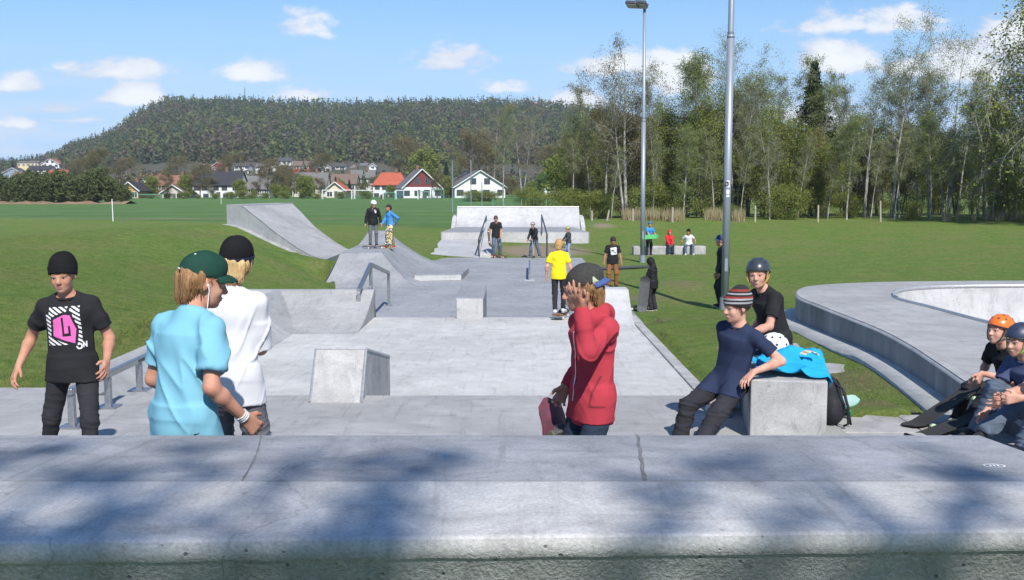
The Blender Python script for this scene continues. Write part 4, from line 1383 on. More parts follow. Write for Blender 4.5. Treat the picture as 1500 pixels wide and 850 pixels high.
    if hat:
        k_ = hat["kind"]; hv = min(vox, .006) if near else min(vox, .011)
        if k_ == "beanie":
            F = Field(); F.ell(hp(0, .022, .050), (.088 * hs, .106 * hs, .098 * hs), HM, 0)
            F.ell(hp(0, .045, .085), (.070 * hs, .078 * hs, .075 * hs), HM, .04)
            F.plane(hp(0, -.04, .042), HM @ Vector((0, -.42, -1)))
            me = F.mesh("beanie", hv)
            ruffle(me, lambda V: .0016 * np.sin(np.arctan2((V - A3(hc)) @ A3(HM @ Vector((0, 1, 0))), (V - A3(hc)) @ A3(HM @ Vector((1, 0, 0)))) * 46) + .0025 * snoise(V, 40, 2))
            o = link("beanie", me, hat["mat"], root, smooth=True)
            bd = Field()
            bd.cone(hp(0, -.001, .006), hp(0, .018, .062), (.092 * hs, .110 * hs), (.097 * hs, .115 * hs), HM @ Vector((1, 0, 0)), k=0)
            me = bd.mesh("brim_band", hv)
            link("turned_up_band", me, hat.get("band", hat["mat"]), o, smooth=True)
        elif k_ == "helmet":
            F = Field(); F.ell(hp(0, .022, .042), (.103 * hs, .122 * hs, .108 * hs), HM, 0)
            F.plane(hp(0, -.05, .036), HM @ Vector((0, -.22, -1)), .012)
            o = link("helmet", F.mesh("helmet", hv), hat["mat"], root, smooth=True)
            m = MB()
            rim = [hp(math.cos(2 * math.pi * i / 24) * .1005, .022 + math.sin(2 * math.pi * i / 24) * .119, .040 - .22 * (.022 + math.sin(2 * math.pi * i / 24) * .119 + .05)) for i in range(25)]
            m.tube(rim, .006 * hs, 6, caps=False); m.build("rim", hat.get("rim", M_BLACKP), o, smooth=True)
            if near:
                for q in (-1, 1):
                    for (ax_, el_) in ((25, 42), (65, 40), (120, 42), (155, 40), (60, 68), (125, 68)):
                        a, e = R(ax_ * q - 90 * 0), R(el_)
                        dv = Vector((math.sin(a) * math.cos(e), -math.cos(a) * math.cos(e), math.sin(e)))
                        p = Vector((dv.x * .1035, .022 + dv.y * .1225, .042 + dv.z * .1085))
                        nn_ = (HM @ Vector((dv.x / .103, dv.y / .122, dv.z / .108))).normalized()
                        m = MB(); m.cyl(hp(*p) - nn_ * .004, hp(*p) + nn_ * .0012, .0095 * hs, n=12); m.build("vent", M_BLACKP, o)
                for q in (-1, 1):
                    m = MB(); m.tube([hp(q * .093, -.03, .03), hp(q * .083, -.045, -.03), hp(q * .06, -.058, -.075), hp(q * .0, -.055, -.115)], .0055 * hs, 6); m.build("strap", hat.get("strap", M_BLACKP), o)
                    m = MB(); m.tube([hp(q * .094, .06, .02), hp(q * .086, .02, -.03), hp(q * .06, -.056, -.075)], .005 * hs, 6); m.build("strap", hat.get("strap", M_BLACKP), o)
        elif k_ == "cap":
            cm = HM @ mrot(hat.get("turn", 0), hat.get("tilt", 0), 0)
            cp = lambda x, y, z: hc + (HM @ Vector((0, .019, 0)) + cm @ Vector((x, y - .016, z))) * hs
            F = Field(); F.ell(cp(0, .016, .046), (.087 * hs, .104 * hs, .092 * hs), cm, 0)
            F.cap(cp(0, -.045, .085), cp(0, .0, .092), .046 * hs, .046 * hs, k=.04)
            F.plane(cp(0, -.05, .034), cm @ Vector((0, -.12, -1)), .006)
            o = link("cap", F.mesh("cap", hv), hat["mat"], root, smooth=True)
            V_ = []
            for j in range(8):
                r_ = j / 7
                for i in range(17):
                    a = R(-62 + 124 * i / 16)
                    x = math.sin(a) * (.088 + .004 * r_); y = -math.cos(a) * (.098 + hat.get("brim", .075) * r_ * (math.cos(a * .9) ** .7)) + .014
                    z = .040 + .012 - .030 * (x / .09) ** 2 - .018 * r_ + .008 * math.sin(r_ * math.pi)
                    V_.append(tuple(cp(x, y, z)))
            b_ = sheet("brim", np.array(V_), 8, 17, hat.get("brimmat", hat["mat"]), o)
            md = b_.modifiers.new("thickness", "SOLIDIFY"); md.thickness = .005; md.offset = 0
            m = MB(); m.ell = None
            m.cyl(cp(0, .012, .134), cp(0, .012, .1415), .009 * hs, n=10); m.build("button", hat["mat"], o)
            for (ax_, el_) in ((35, 52), (-35, 52), (145, 52), (-145, 52), (90, 52), (-90, 52)):
                a, e = R(ax_), R(el_)
                dv = Vector((math.sin(a) * math.cos(e) * .0875, .016 - math.cos(a) * math.cos(e) * .1045, .046 + math.sin(e) * .0925))
                nn_ = (cm @ Vector((dv.x, dv.y - .016, dv.z - .048))).normalized()
                if near:
                    m = MB(); m.cyl(cp(*dv) - nn_ * .003, cp(*dv) + nn_ * .0016, .0045, n=8); m.build("eyelet", hat.get("eyelet", hat["mat"]), o)
            J["cap"] = o; J["cp"] = cp; J["cm"] = cm
    J["hp"] = hp
    J["inv"] = inv
    J["loc"] = loc
    return J


M_SHOE = cloth("black_shoe", (0.03, 0.03, 0.032), 0.7)
M_SOLE = pmat("shoe_sole", (0.6, 0.58, 0.54), rough=0.8, obj=True)
M_BLACKP = pmat("black_plastic", (0.02, 0.02, 0.022), (0.03, 0.03, 0.03), rough=0.5, obj=True)


def print_on(J, part, fn, centre, w, h, mats, du=0.005, name="print", right=None, up=None, off=0.0025, depth=0.25):
    """a printed design laid over a garment: fn(u, v) in 0..1 gives a material index or -1; cells follow the cloth"""
    o = part
    dg = bpy.context.evaluated_depsgraph_get()
    me = o.data
    bv = BVHTree.FromPolygons([v.co for v in me.vertices], [p.vertices for p in me.polygons])
    right = Vector(right).normalized(); up = Vector(up).normalized(); nrm = right.cross(up)
    nu, nv_ = int(w / du), int(h / du)
    P = {}
    for i in range(nu + 1):
        for j in range(nv_ + 1):
            p = Vector(centre) + right * (i / nu - .5) * w + up * (j / nv_ - .5) * h
            hit = bv.ray_cast(p + nrm * depth, -nrm, depth * 2)
            P[i, j] = hit[0] + hit[1] * off if hit[0] else None
    m = MB()
    for i in range(nu):
        for j in range(nv_):
            c = fn((i + .5) / nu, (j + .5) / nv_)
            if c >= 0:
                q = [P[i, j], P[i + 1, j], P[i + 1, j + 1], P[i, j + 1]]
                if all(x is not None for x in q):
                    m.cur = c; m.add(q, [(0, 1, 2, 3)])
    if m.f:
        return m.build(name, mats, o)
# ------------------------------------------------------------------ the people, near to far
BLACK_T = cloth("black_cotton", (0.018, 0.018, 0.020), 0.92, 1.3)
BLACK_J = cloth("black_denim", (0.024, 0.024, 0.028), 0.9, 1.4)
BLUE_T = cloth("light_blue_cotton", (0.19, 0.43, 0.53), 0.9, 0.9)
WHITE_T = cloth("white_cotton", (0.60, 0.60, 0.615), 0.9, 0.95)
GREY_P = cloth("grey_trousers", (0.14, 0.14, 0.155), 0.9, 0.75)
RED_H = cloth("red_fleece", (0.42, 0.045, 0.062), 0.95, 0.82)
NAVY_T = cloth("navy_cotton", (0.026, 0.036, 0.075), 0.9, 0.8)
DENIM = cloth("blue_denim", (0.115, 0.150, 0.205), 0.9, 0.65)
DKDENIM = cloth("dark_denim", (0.035, 0.05, 0.08), 0.9, 0.65)
LTDENIM = cloth("light_denim", (0.24, 0.32, 0.44), 0.9, 0.8)
SLATE_T = cloth("slate_blue_cotton", (0.07, 0.09, 0.17), 0.9, 0.8)
YELLOW_T = cloth("yellow_cotton", (0.80, 0.62, 0.02), 0.9, 0.93)
BROWN_P = cloth("rust_brown_trousers", (0.27, 0.11, 0.045), 0.9, 0.75)
BLACK_W = cloth("black_wool", (0.010, 0.010, 0.011), 0.95, 1.4, 0.5)
NAVY_W = cloth("navy_wool", (0.02, 0.026, 0.06), 0.95, 0.8, 0.5)
GREEN_C = cloth("dark_green_cap", (0.014, 0.055, 0.038), 0.8, 0.8, 0.1)
BLACK_SHELL = cloth("black_jacket_shell", (0.014, 0.014, 0.016), 0.6, 1.3, 0.1)
SKY_J = cloth("sky_blue_jacket", (0.06, 0.25, 0.55), 0.8, 0.8)
GREY_J = cloth("grey_jacket", (0.055, 0.06, 0.065), 0.85, 0.8)
BRIGHT_BLUE = cloth("bright_blue_cotton", (0.04, 0.27, 0.62), 0.9, 0.8)
REDSHOE = cloth("red_shoe", (0.5, 0.03, 0.03), 0.7)
WHITESHOE = cloth("white_shoe", (0.62, 0.62, 0.62), 0.7)
M_WHITEP = pmat("white_print", (0.74, 0.74, 0.74), rough=0.7)
M_PINKP = pmat("pink_print", (0.72, 0.13, 0.42), rough=0.7)
M_BLKP = pmat("black_print", (0.02, 0.02, 0.02), rough=0.7)
HELM_GREY = pmat("charcoal_helmet_shell", (0.045, 0.052, 0.065), (0.035, 0.04, 0.05), rough=0.32, obj=True)
HELM_ORANGE = pmat("orange_helmet_shell", (0.85, 0.17, 0.02), (0.8, 0.15, 0.02), rough=0.3, obj=True)
HELM_NAVY = pmat("navy_helmet_shell", (0.035, 0.045, 0.085), (0.03, 0.04, 0.07), rough=0.45, obj=True)
HELM_WHITE = pmat("white_helmet_shell", (0.75, 0.75, 0.74), (0.7, 0.7, 0.7), rough=0.3, obj=True)
HELM_RED = pmat("red_helmet_shell", (0.16, 0.02, 0.02), (0.5, 0.5, 0.5), 6, 1, rough=0.35, obj=True)
HELM_GREEN = pmat("green_helmet_shell", (0.28, 0.36, 0.08), (0.2, 0.26, 0.06), rough=0.4, obj=True)
STRAP_Y = pmat("yellow_strap", (0.42, 0.30, 0.06), rough=0.7, obj=True)
STRAP_G = pmat("green_strap", (0.25, 0.36, 0.06), rough=0.7, obj=True)
M_CORD = pmat("white_cable", (0.75, 0.75, 0.75), rough=0.5)


def striped_wool():
    m = bpy.data.materials.new("striped_wool"); m.use_nodes = True
    t = NT(m.node_tree); b = m.node_tree.nodes["Principled BSDF"]
    sp = t.n("ShaderNodeSeparateXYZ"); ob = t.n("ShaderNodeTexCoord").outputs["Object"]; t.l(ob, sp.inputs[0])
    rp = t.n("ShaderNodeValToRGB"); cr = rp.color_ramp; cr.interpolation = "CONSTANT"
    cols = [(0, (.012, .012, .013)), (.30, (.30, .30, .30)), (.38, (.012, .012, .013)), (.45, (.30, .30, .31)), (.52, (.25, .03, .02)), (.60, (.015, .012, .012)), (.68, (.30, .3, .3)), (.74, (.02, .02, .02)), (.82, (.25, .03, .02)), (.9, (.02, .02, .02))]
    cr.elements[0].color = (*cols[0][1], 1); cr.elements[1].position = cols[1][0]; cr.elements[1].color = (*cols[1][1], 1)
    for p, c in cols[2:]:
        e = cr.elements.new(p); e.color = (*c, 1)
    m["z"] = 0
    mp = t.n("ShaderNodeMapRange"); t.l(t.math("ADD", sp.outputs[2], t.math("MULTIPLY", t.noise(ob, 30, 2), .004)), mp.inputs[0])
    mp.name = "span"; t.l(mp.outputs[0], rp.inputs[0]); t.l(rp.outputs[0], b.inputs["Base Color"])
    b.inputs["Roughness"].default_value = .95
    return m


def at(px, y, z):
    """point at depth y and height z on the column px"""
    d = y * math.cos(TH) + (CZ - z) * math.sin(TH)
    return Vector(((px - 750) / 1500 * d, y, z))


def stand(px, y, z):
    p = at(px, y, z + .75)
    return Vector((p.x, y, z))


# boy in black tee walking towards the camera
J = person("boy in black tee with pink and white print, black beanie, arms held out", stand(108, 6.3, 0), 10, 1.445,
           dict(lean=-2, roll=-3, head=(-7, 9, -3), rh=("w", 27, 537, 6.25), re=(-.15, 1, .1), lh=("w", 156, 530, 6.2), le=(.15, 1, .1), rf=("w", 66, 700, 6.45), lf=("w", 136, 700, 6.15), rk=(-.1, -1, 0), lk=(.25, -1, 0),
                rcurl=(18, 30, 20), lcurl=(18, 22, 15), rhn=(.7, .5, 0), lhn=(-.8, .4, 0)),
           dict(skin="fair", hair="blond", hairlen=.25, head=.90, shw=.098, top=dict(kind="tee", mat=BLACK_T, loose=.55, hem=.07, fold=.008, seed=2), trousers=dict(mat=BLACK_J, loose=.12, fold=.005), hat=dict(kind="beanie", mat=BLACK_W)))


def logo(u, v):
    x, y = u, v
    # the dark gap between the slabs of stripes
    inside_pink = False
    px_, py_ = (x - .47) / .50, (y - .50) / .52
    poly = [(-.62, -.30), (-.55, .42), (.05, .62), (.36, .58), (.62, -.05), (.50, -.68), (-.05, -.52)]
    c = False
    for i in range(len(poly)):
        x0, y0 = poly[i]; x1, y1 = poly[i - 1]
        if (y0 > py_) != (y1 > py_) and px_ < (x1 - x0) * (py_ - y0) / (y1 - y0) + x0:
            c = not c
    if c:
        # hooked black letter inside the pink shape
        if -.12 < px_ < .0 and -.25 < py_ < .50:
            return -1
        if -.12 < px_ < .32 and -.34 < py_ < -.22:
            return -1
        if .22 < px_ < .32 and -.34 < py_ < .12:
            return -1
        return 1
    big = [(p[0] * 1.22, p[1] * 1.22) for p in poly]
    c = False
    for i in range(len(big)):
        x0, y0 = big[i]; x1, y1 = big[i - 1]
        if (y0 > py_) != (y1 > py_) and px_ < (x1 - x0) * (py_ - y0) / (y1 - y0) + x0:
            c = not c
    if c:
        return -1
    if .60 < x + .35 * (1 - y) < .68 and y > .6:
        return -1
    # the small round badge and two letters at the lower right
    if (x - .82) ** 2 + ((y - .07) * 1.05) ** 2 < .006:
        return -1 if (x - .82) ** 2 + ((y - .07) * 1.05) ** 2 < .0016 else 0
    if .90 < x < 1 and .03 < y < .17:
        a, b = (x - .90) / .1, (y - .03) / .14
        return 0 if a < .25 or a > .78 or abs(b - (1 - a)) < .18 else -1
    if x > .90 or y < .12 or (x < .10 and y > .84):
        return -1
    return 0 if math.sin((x * .62 + y) * 62) > -.15 else -1


_c = J["pel"] * .30 + J["shc"] * .70
print_on(J, J["shirt"], logo, _c + Vector((-.002, 0, -.055)), .22, .265, [M_WHITEP, M_PINKP], .003, "chest_print", J["lx"], J["up"])

# teen in light blue tee, back to the camera
J = person("boy in light blue tee and dark green cap seen from behind with earphones", stand(270, 4.5, 0), 146, 1.58,
           dict(lean=8, roll=2, head=(-28, 14, 0), rh=("w", 358, 612, 4.5), re=(-.2, 1, -.2), lh=(.2, -.22, .85), rcurl=(30, 40, 25), rf=(-.1, -.1, .085), neckfw=.018),
           dict(skin="fair", hair="sandy", hairlen=.31, head=.95, top=dict(kind="tee", mat=BLUE_T, loose=.66, hem=.17, fold=.014, seed=11, sleeve=.72), trousers=dict(mat=DKDENIM, loose=.6), hat=dict(kind="cap", mat=GREEN_C, brim=.072, eyelet=M_WHITEP)))
hp = J["hp"]
m = MB(); m.tube([hp(-.088, -.005, -.012), hp(-.092, -.012, -.03), hp(-.088, -.02, -.10), hp(-.075, -.03, -.16), J["shc"] + J["fw"] * .12 + J["lx"] * -.06, J["shc"] + J["fw"] * .14 - J["up"] * .12], .0024, 6)
m.build("earphone_cable", M_CORD, J["root"])
m = MB(); m.cyl(hp(-.083, -.003, -.008), hp(-.092, -.006, -.012), .0065, n=10); m.build("earbud", M_CORD, J["root"])
w = J["wR"]; d = (J["wR"] - J["eR"]).normalized()
m = MB()
for k in range(3):
    c = w - d * (.004 + .011 * k); X = d.orthogonal().normalized(); Y_ = d.cross(X)
    m.tube([c + (X * math.cos(2 * math.pi * i / 16) + Y_ * math.sin(2 * math.pi * i / 16)) * .0265 for i in range(17)], .0045, 6, caps=False)
m.build("bracelet", pmat("white_beads", (0.65, 0.63, 0.6), (0.35, 0.33, 0.32), 200, 1, .6), J["root"])
cp = J["cp"]
m = MB()
for k in range(5):
    a = R(170 + k * 5); q = Vector((math.sin(a) * .0885, .016 - math.cos(a) * .1055, .040))
    m.box(cp(*q), (.0055, .004, .0075 if k % 2 else .0055), R(-20))
m.build("white_lettering", M_WHITEP, J["cap"])

# boy in white tee with striped beanie band
J = person("boy in oversized white tee and black beanie seen from behind, grey trousers", stand(338, 5.5, 0), 168, 1.58,
           dict(lean=3, head=(14, 10, -9), rh=(-.03, -.28, 1.0), re=(-.35, .5, -1), lh=(.10, -.28, .95), le=(.5, .5, -1)),
           dict(skin="fair", hair="fairblond", hairlen=.26, top=dict(kind="tee", mat=WHITE_T, loose=.75, hem=.095, fold=.010, seed=21, sleeve=1.0), trousers=dict(mat=GREY_P, loose=.9, fold=.008), hat=dict(kind="beanie", mat=BLACK_W, band=NAVY_W)))
m = MB()
q = J["pel"] + Vector((.045, .15, .06))
bv = BVHTree.FromPolygons([v.co for v in J["shirt"].data.vertices], [p.vertices for p in J["shirt"].data.polygons])
h_ = bv.ray_cast(q + Vector((0, .3, 0)), Vector((0, -1, 0)))
if h_[0]:
    m.cyl(h_[0] + h_[1] * .0005, h_[0] + h_[1] * .0025, .009, n=12); m.build("printed_dot", M_BLKP, J["shirt"])

# boy in red hoodie shading his face
J = person("boy in red zip hoodie and mesh cap covering his face with one hand", stand(868, 5.3, 0), -66, 1.455,
           dict(lean=1, twist=4, head=(-16, 10, 0), lh=("w", 852, 452, 5.02), le=(.35, -.1, -1), rh=("w", 829, 566, 5.42), re=(-.3, .9, 0),
                lhd=(.10, -.50, .80), lhn=(-.35, .85, .25), lcurl=(8, 10, 8), lspread=11, rhd=(-.1, -.45, -.9), rcurl=(35, 45, 30), neckfw=.02),
           dict(skin="fair", hair="sandy", hairlen=.42, top=dict(kind="hoodie", mat=RED_H, loose=.42, hem=.085, fold=.0085, seed=31), trousers=dict(mat=DKDENIM, loose=.5),
                hat=dict(kind="cap", mat=pmat("black_mesh_cap", (0.012, 0.012, 0.012), (0.06, 0.055, 0.05), 220, 1, .9, obj=True), brimmat=pmat("blue_brim", (0.05, 0.09, 0.24), (0.04, 0.07, 0.2), rough=.8), turn=168, tilt=4, brim=.046)))
RED_BOY = J
cp, cm = J["cp"], J["cm"]
F = Field(); F.ell(cp(0, .016, .046), (.0893 * J["hs"], .1063 * J["hs"], .0943 * J["hs"]), cm, 0)
F.plane(cp(0, -.05, .040), cm @ Vector((0, -.12, -1))); F.plane(cp(0, -.030, .05), cm @ Vector((0, 1, .12)))
link("cap_front_panel", F.mesh("cap_front_panel", .005), pmat("pale_green_panel", (0.42, 0.50, 0.30), (0.38, 0.45, 0.27), rough=.85), J["cap"], smooth=True)


def zipf(u, v):
    return 0 if .32 < u < .68 else (1 if .15 < u < .85 else -1)


print_on(J, J["shirt"], zipf, (J["pel"] * .45 + J["shc"] * .55) + J["fw"] * .0 - J["up"] * .02, .024, .44, [pmat("zip_teeth", (.6, .6, .62), rough=.4, metal=.3), RED_H], .004, "zip", J["lx"], J["up"], .003, .5)


def pocket(u, v):
    # the slanted edge of the front pocket, sewn with a dark seam
    e = abs(u - (.25 + .55 * (v - .15) ** 1.4 if v > .15 else .25))
    return 0 if e < .05 or (v < .06 and u > .25) else -1


print_on(J, J["shirt"], pocket, J["pel"] + J["lx"] * .085 + J["up"] * .05, .10, .16, [pmat("pocket_seam", (0.22, 0.02, 0.03), rough=.9)], .005, "pocket_seam", J["lx"] * .8 - J["fw"] * -.0 + Vector((0, .55, 0)) * 1, J["up"], .002, .3)

# boy leaning on the block
STRIPE = striped_wool()
J = person("boy in navy tee and striped beanie leaning back on the concrete block", at(1062, 7.62, 0), -48, 1.5,
           dict(pelvis=("w", 1070, 559, 7.66), lean=-1, roll=9, hippitch=-22, head=(-22, 8, 2), lh=("w", 1104, 545, 7.42), le=(.7, .9, .2), rh=("w", 1052, 540, 7.95), re=(-.3, .9, .2),
                lf=("w", 1014, 672, 7.15), rf=("w", 990, 662, 7.5), lk=(.1, -1, .5), rk=(-.1, -1, .5), hem=("w", 1060, 583, 7.62), lhd=(-.15, -.6, -.45), lhn=(0, 0, -1), lcurl=(10, 30, 25)),
           dict(skin="pale", hair="sandy", hairlen=.25, head=.97, top=dict(kind="tee", mat=NAVY_T, loose=.28, fold=.008, seed=41, sleeve=.66), trousers=dict(mat=BLACK_J, loose=.7, fold=.008), hat=dict(kind="beanie", mat=STRIPE)))
sp_ = STRIPE.node_tree.nodes["span"]
sp_.inputs[1].default_value = J["hc"].z - .02; sp_.inputs[2].default_value = J["hc"].z + .155

# boy with the charcoal helmet sitting on the block
J = person("boy in black tee and charcoal helmet seated on the block, looking over", at(1136, 8.75, 0), -72, 1.53,
           dict(pelvis=("w", 1137, 497, 8.78), lean=16, head=(48, 2, -3), lh=("w", 1090, 492, 8.5), rh=("w", 1098, 488, 8.9), lf=(.09, -.52, .07), rf=(-.12, -.55, .07), lk=(0, -1, .6), rk=(0, -1, .6), neckfw=.03),
           dict(skin="pale", hair="sandy", hairlen=.3, head=.98, top=dict(kind="tee", mat=BLACK_T, loose=.75, hem=.04, fold=.008, seed=51), trousers=dict(mat=DKDENIM, loose=.7), hat=dict(kind="helmet", mat=HELM_GREY, strap=STRAP_Y)))

# children at the right edge
SEAT = .22
J = person("boy in orange helmet and black tee sitting hunched at the right edge", at(1490, 8.05, 0), -70, 1.40,
           dict(pelvis=at(0, 0, 0) * 0 + Vector((.0, .0, SEAT + .03)), lean=24, head=(4, -4, 0), lh=("w", 1438, 547, 7.85), rh=("w", 1436, 552, 8.15), lhd=(0, -.5, -.8), rhd=(0, -.5, -.8), le=(.6, .5, -.6), re=(-.6, .4, -.6), lf=("w", 1408, 624, 7.95), rf=("w", 1398, 618, 8.25), lk=(.1, -1, .8), rk=(-.1, -1, .8), neckfw=.03, lcurl=(35, 40, 30), rcurl=(35, 40, 30)),
           dict(skin="pale", hair="sandy", hairlen=.2, shoe=REDSHOE, top=dict(kind="tee", mat=BLACK_T, loose=.6, hem=.02, fold=.007, seed=61), trousers=dict(mat=BLACK_J, loose=.2), hat=dict(kind="helmet", mat=HELM_ORANGE)))
m = MB(); hp = J["hp"]
N = (J["HM"] @ Vector((.62, .5, .6))).normalized(); c_ = hp(.062, .078, .098); X = N.cross(Vector((0, 0, 1))).normalized(); Y_ = N.cross(X)
m.add([c_ + N * .006 + (X * math.cos(a) * .022 + Y_ * math.sin(a) * .028) for a in [2 * math.pi * i / 16 for i in range(16)]], [tuple(range(16))])
m.build("helmet_sticker", HELM_NAVY, J["root"])
J = person("boy in navy helmet, slate tee and blue jeans sitting second from the right edge", at(1519, 7.35, 0), -68, 1.43,
           dict(pelvis=Vector((0, 0, SEAT + .03)), lean=20, head=(0, 6, 0), lh=("w", 1463, 592, 6.95), rh=("w", 1440, 612, 7.3), le=(.7, .4, -.5), lf=("w", 1440, 634, 7.0), rf=("w", 1432, 630, 7.4), lk=(.1, -1, .9), rk=(-.1, -1, .9), neckfw=.03),
           dict(skin="pale", hair="brown", hairlen=.2, top=dict(kind="tee", mat=SLATE_T, loose=.7, hem=.02, fold=.008, seed=71), trousers=dict(mat=DENIM, loose=.9, fold=.008), hat=dict(kind="helmet", mat=HELM_NAVY, strap=STRAP_G)))
J = person("child in jeans cut off by the right edge of the photo, forearms on knees", at(1586, 6.75, 0), -72, 1.42,
           dict(pelvis=Vector((0, 0, SEAT + .03)), lean=26, head=(0, 10, 0), lh=("w", 1468, 588, 6.55), rh=("w", 1465, 584, 6.75), le=(.8, .3, -.3), re=(-.8, .3, -.3), lf=("w", 1508, 664, 6.4), rf=("w", 1500, 655, 6.75), lk=(.1, -1, .9), rk=(-.1, -1, .9), neckfw=.03, lcurl=(45, 50, 30), rcurl=(45, 50, 30)),
           dict(skin="pale", hair="sandy", hairlen=.3, face=False, top=dict(kind="tee", mat=WHITE_T, loose=.6, hem=.02, seed=81), trousers=dict(mat=DENIM, loose=.8, fold=.008)))

# ---- middle distance
MV = .012
J = person("boy with blond hair in bright yellow tee riding a board away", at(818, 18.4, -.40), 168, 1.34,
           dict(lean=2, head=(-6, 6, 0), lh=(.23, -.04, .66), rh=(-.25, -.06, .66), lf=(.05, .08, .06), rf=(-.07, -.12, .06)),
           dict(skin="pale", hair="blond", hairlen=.3, shoe=WHITESHOE, top=dict(kind="tee", mat=YELLOW_T, loose=.75, hem=.07, fold=.008, seed=91), trousers=dict(mat=BLACK_J, loose=.3)), MV, rf=1.15)
J = person("boy in black tee with white square print and rust brown trousers on the grass", at(897, 29.4, gh(2.9, 29.4)), -6, 1.5,
           dict(lean=4, head=(18, 24, 0), lh=(.26, -.1, .70), rh=(-.25, -.08, .70)),
           dict(skin="tan", hair="black", hairlen=.35, top=dict(kind="tee", mat=BLACK_T, loose=.7, hem=.07, seed=101), trousers=dict(mat=BROWN_P, loose=.8, fold=.008)), .014, rf=1.2)


def square(u, v):
    return 1 if abs((v - .42) - .22 * math.sin(u * 5 + .6)) < .07 and .15 < u < .85 or (abs(v - .68) < .05 and .3 < u < .6) else 0


print_on(J, J["shirt"], square, J["pel"] * .35 + J["shc"] * .65 + J["lx"] * .03, .17, .20, [M_WHITEP, M_BLKP], .012, "chest_print", (J["lx"] + J["up"] * .12), J["up"] - J["lx"] * .12, .006)
J = person("small boy in black hooded top standing on the grass beside an upright longboard", at(957, 23.8, gh(3.28, 23.8)), -128, 1.24,
           dict(lean=6, head=(8, 18, 0), lh=(.15, -.2, .62), rh=(-.14, -.22, .60)),
           dict(skin="fair", hair="brown", hairlen=.2, shoe=M_SHOE, top=dict(kind="hoodie", hood_up=True, mat=BLACK_SHELL, loose=.7, hem=.09, seed=111), trousers=dict(mat=BLACK_J, loose=.7)), MV, rf=1.2)


def side_stripe(u, v):
    return 0 if .3 < u < .62 and (v * 7) % 1 > .12 else -1


print_on(J, J["trousers"], side_stripe, J["pel"] * .5 + J["aR"] * .5 + Vector((-.07, 0, -.05)), .09, .44, [M_WHITEP], .012, "white_stripe", (0.25, -1, 0), (0, 0, 1), .005, .3)
J = person("man in dark jacket and pale peaked cap standing half behind the near lamp pole", at(1058, 24.35, gh(5.1, 24.35)), -86, 1.76,
           dict(lean=3, head=(0, 6, 0), lh=(.14, -.12, .82), rh=(-.16, -.1, .82)),
           dict(skin="fair", hair="brown", hairlen=.3, top=dict(kind="jacket", mat=BLACK_SHELL, loose=.9, hem=.07, seed=121), trousers=dict(mat=BLACK_J, loose=.8), hat=dict(kind="cap", mat=cloth("faded_blue_cap", (0.05, 0.07, 0.15), .8), brimmat=cloth("pale_brim", (0.35, 0.38, 0.42), .8))), .013, rf=1.15)
# on the stone bench
zb = -.62
J = person("child in red hooded top with the hood up sitting on the low concrete bench", at(980, 43.62, gh(6.65, 43.2)), 4, 1.36,
           dict(pelvis=Vector((0, .02, zb - gh(6.65, 43.2) + .06)), lean=10, head=(-4, 6, 0), lh=(.05, -.3, .40), rh=(-.05, -.3, .40), lf=(.09, -.36, .06), rf=(-.09, -.34, .06), lk=(.1, -1, .8), rk=(-.1, -1, .8)),
           dict(skin="fair", hair="brown", hairlen=.2, top=dict(kind="hoodie", hood_up=True, mat=cloth("bright_red_fleece", (0.62, 0.03, 0.04), .9), loose=.5, hem=.01), trousers=dict(mat=DKDENIM, loose=.8)), .016, rf=1.3)
J = person("child in white tee and dark cap sitting at the right end of the bench", at(1009, 43.62, gh(7.5, 43.2)), -8, 1.4,
           dict(pelvis=Vector((0, .02, zb - gh(7.5, 43.2) + .06)), lean=6, roll=-4, head=(-20, 2, 0), lh=(.26, -.12, .5), rh=(-.3, -.06, .5), lf=(.16, -.36, .06), rf=(-.14, -.38, .06), lk=(.3, -1, .8), rk=(-.3, -1, .8)),
           dict(skin="tan", hair="black", hairlen=.3, shoe=WHITESHOE, top=dict(kind="tee", mat=WHITE_T, loose=.7, hem=.02), trousers=dict(mat=DENIM, loose=.8), hat=dict(kind="beanie", mat=BLACK_W)), .016, rf=1.3)
J = person("boy in bright blue tee standing at the left end of the bench", at(950, 42.9, gh(5.75, 42.9)), 24, 1.42,
           dict(lean=8, head=(-30, 8, 0), lh=(.22, -.28, .80), rh=(-.12, -.34, .74), lf=(.10, 0, .06), rf=(-.1, -.06, .06)),
           dict(skin="fair", hair="brown", hairlen=.2, top=dict(kind="tee", mat=BRIGHT_BLUE, loose=.7, hem=.05), trousers=dict(mat=BLACK_J, loose=.6), hat=dict(kind="helmet", mat=pmat("blue_helmet_shell", (.05, .14, .35), rough=.4))), .016, rf=1.3)
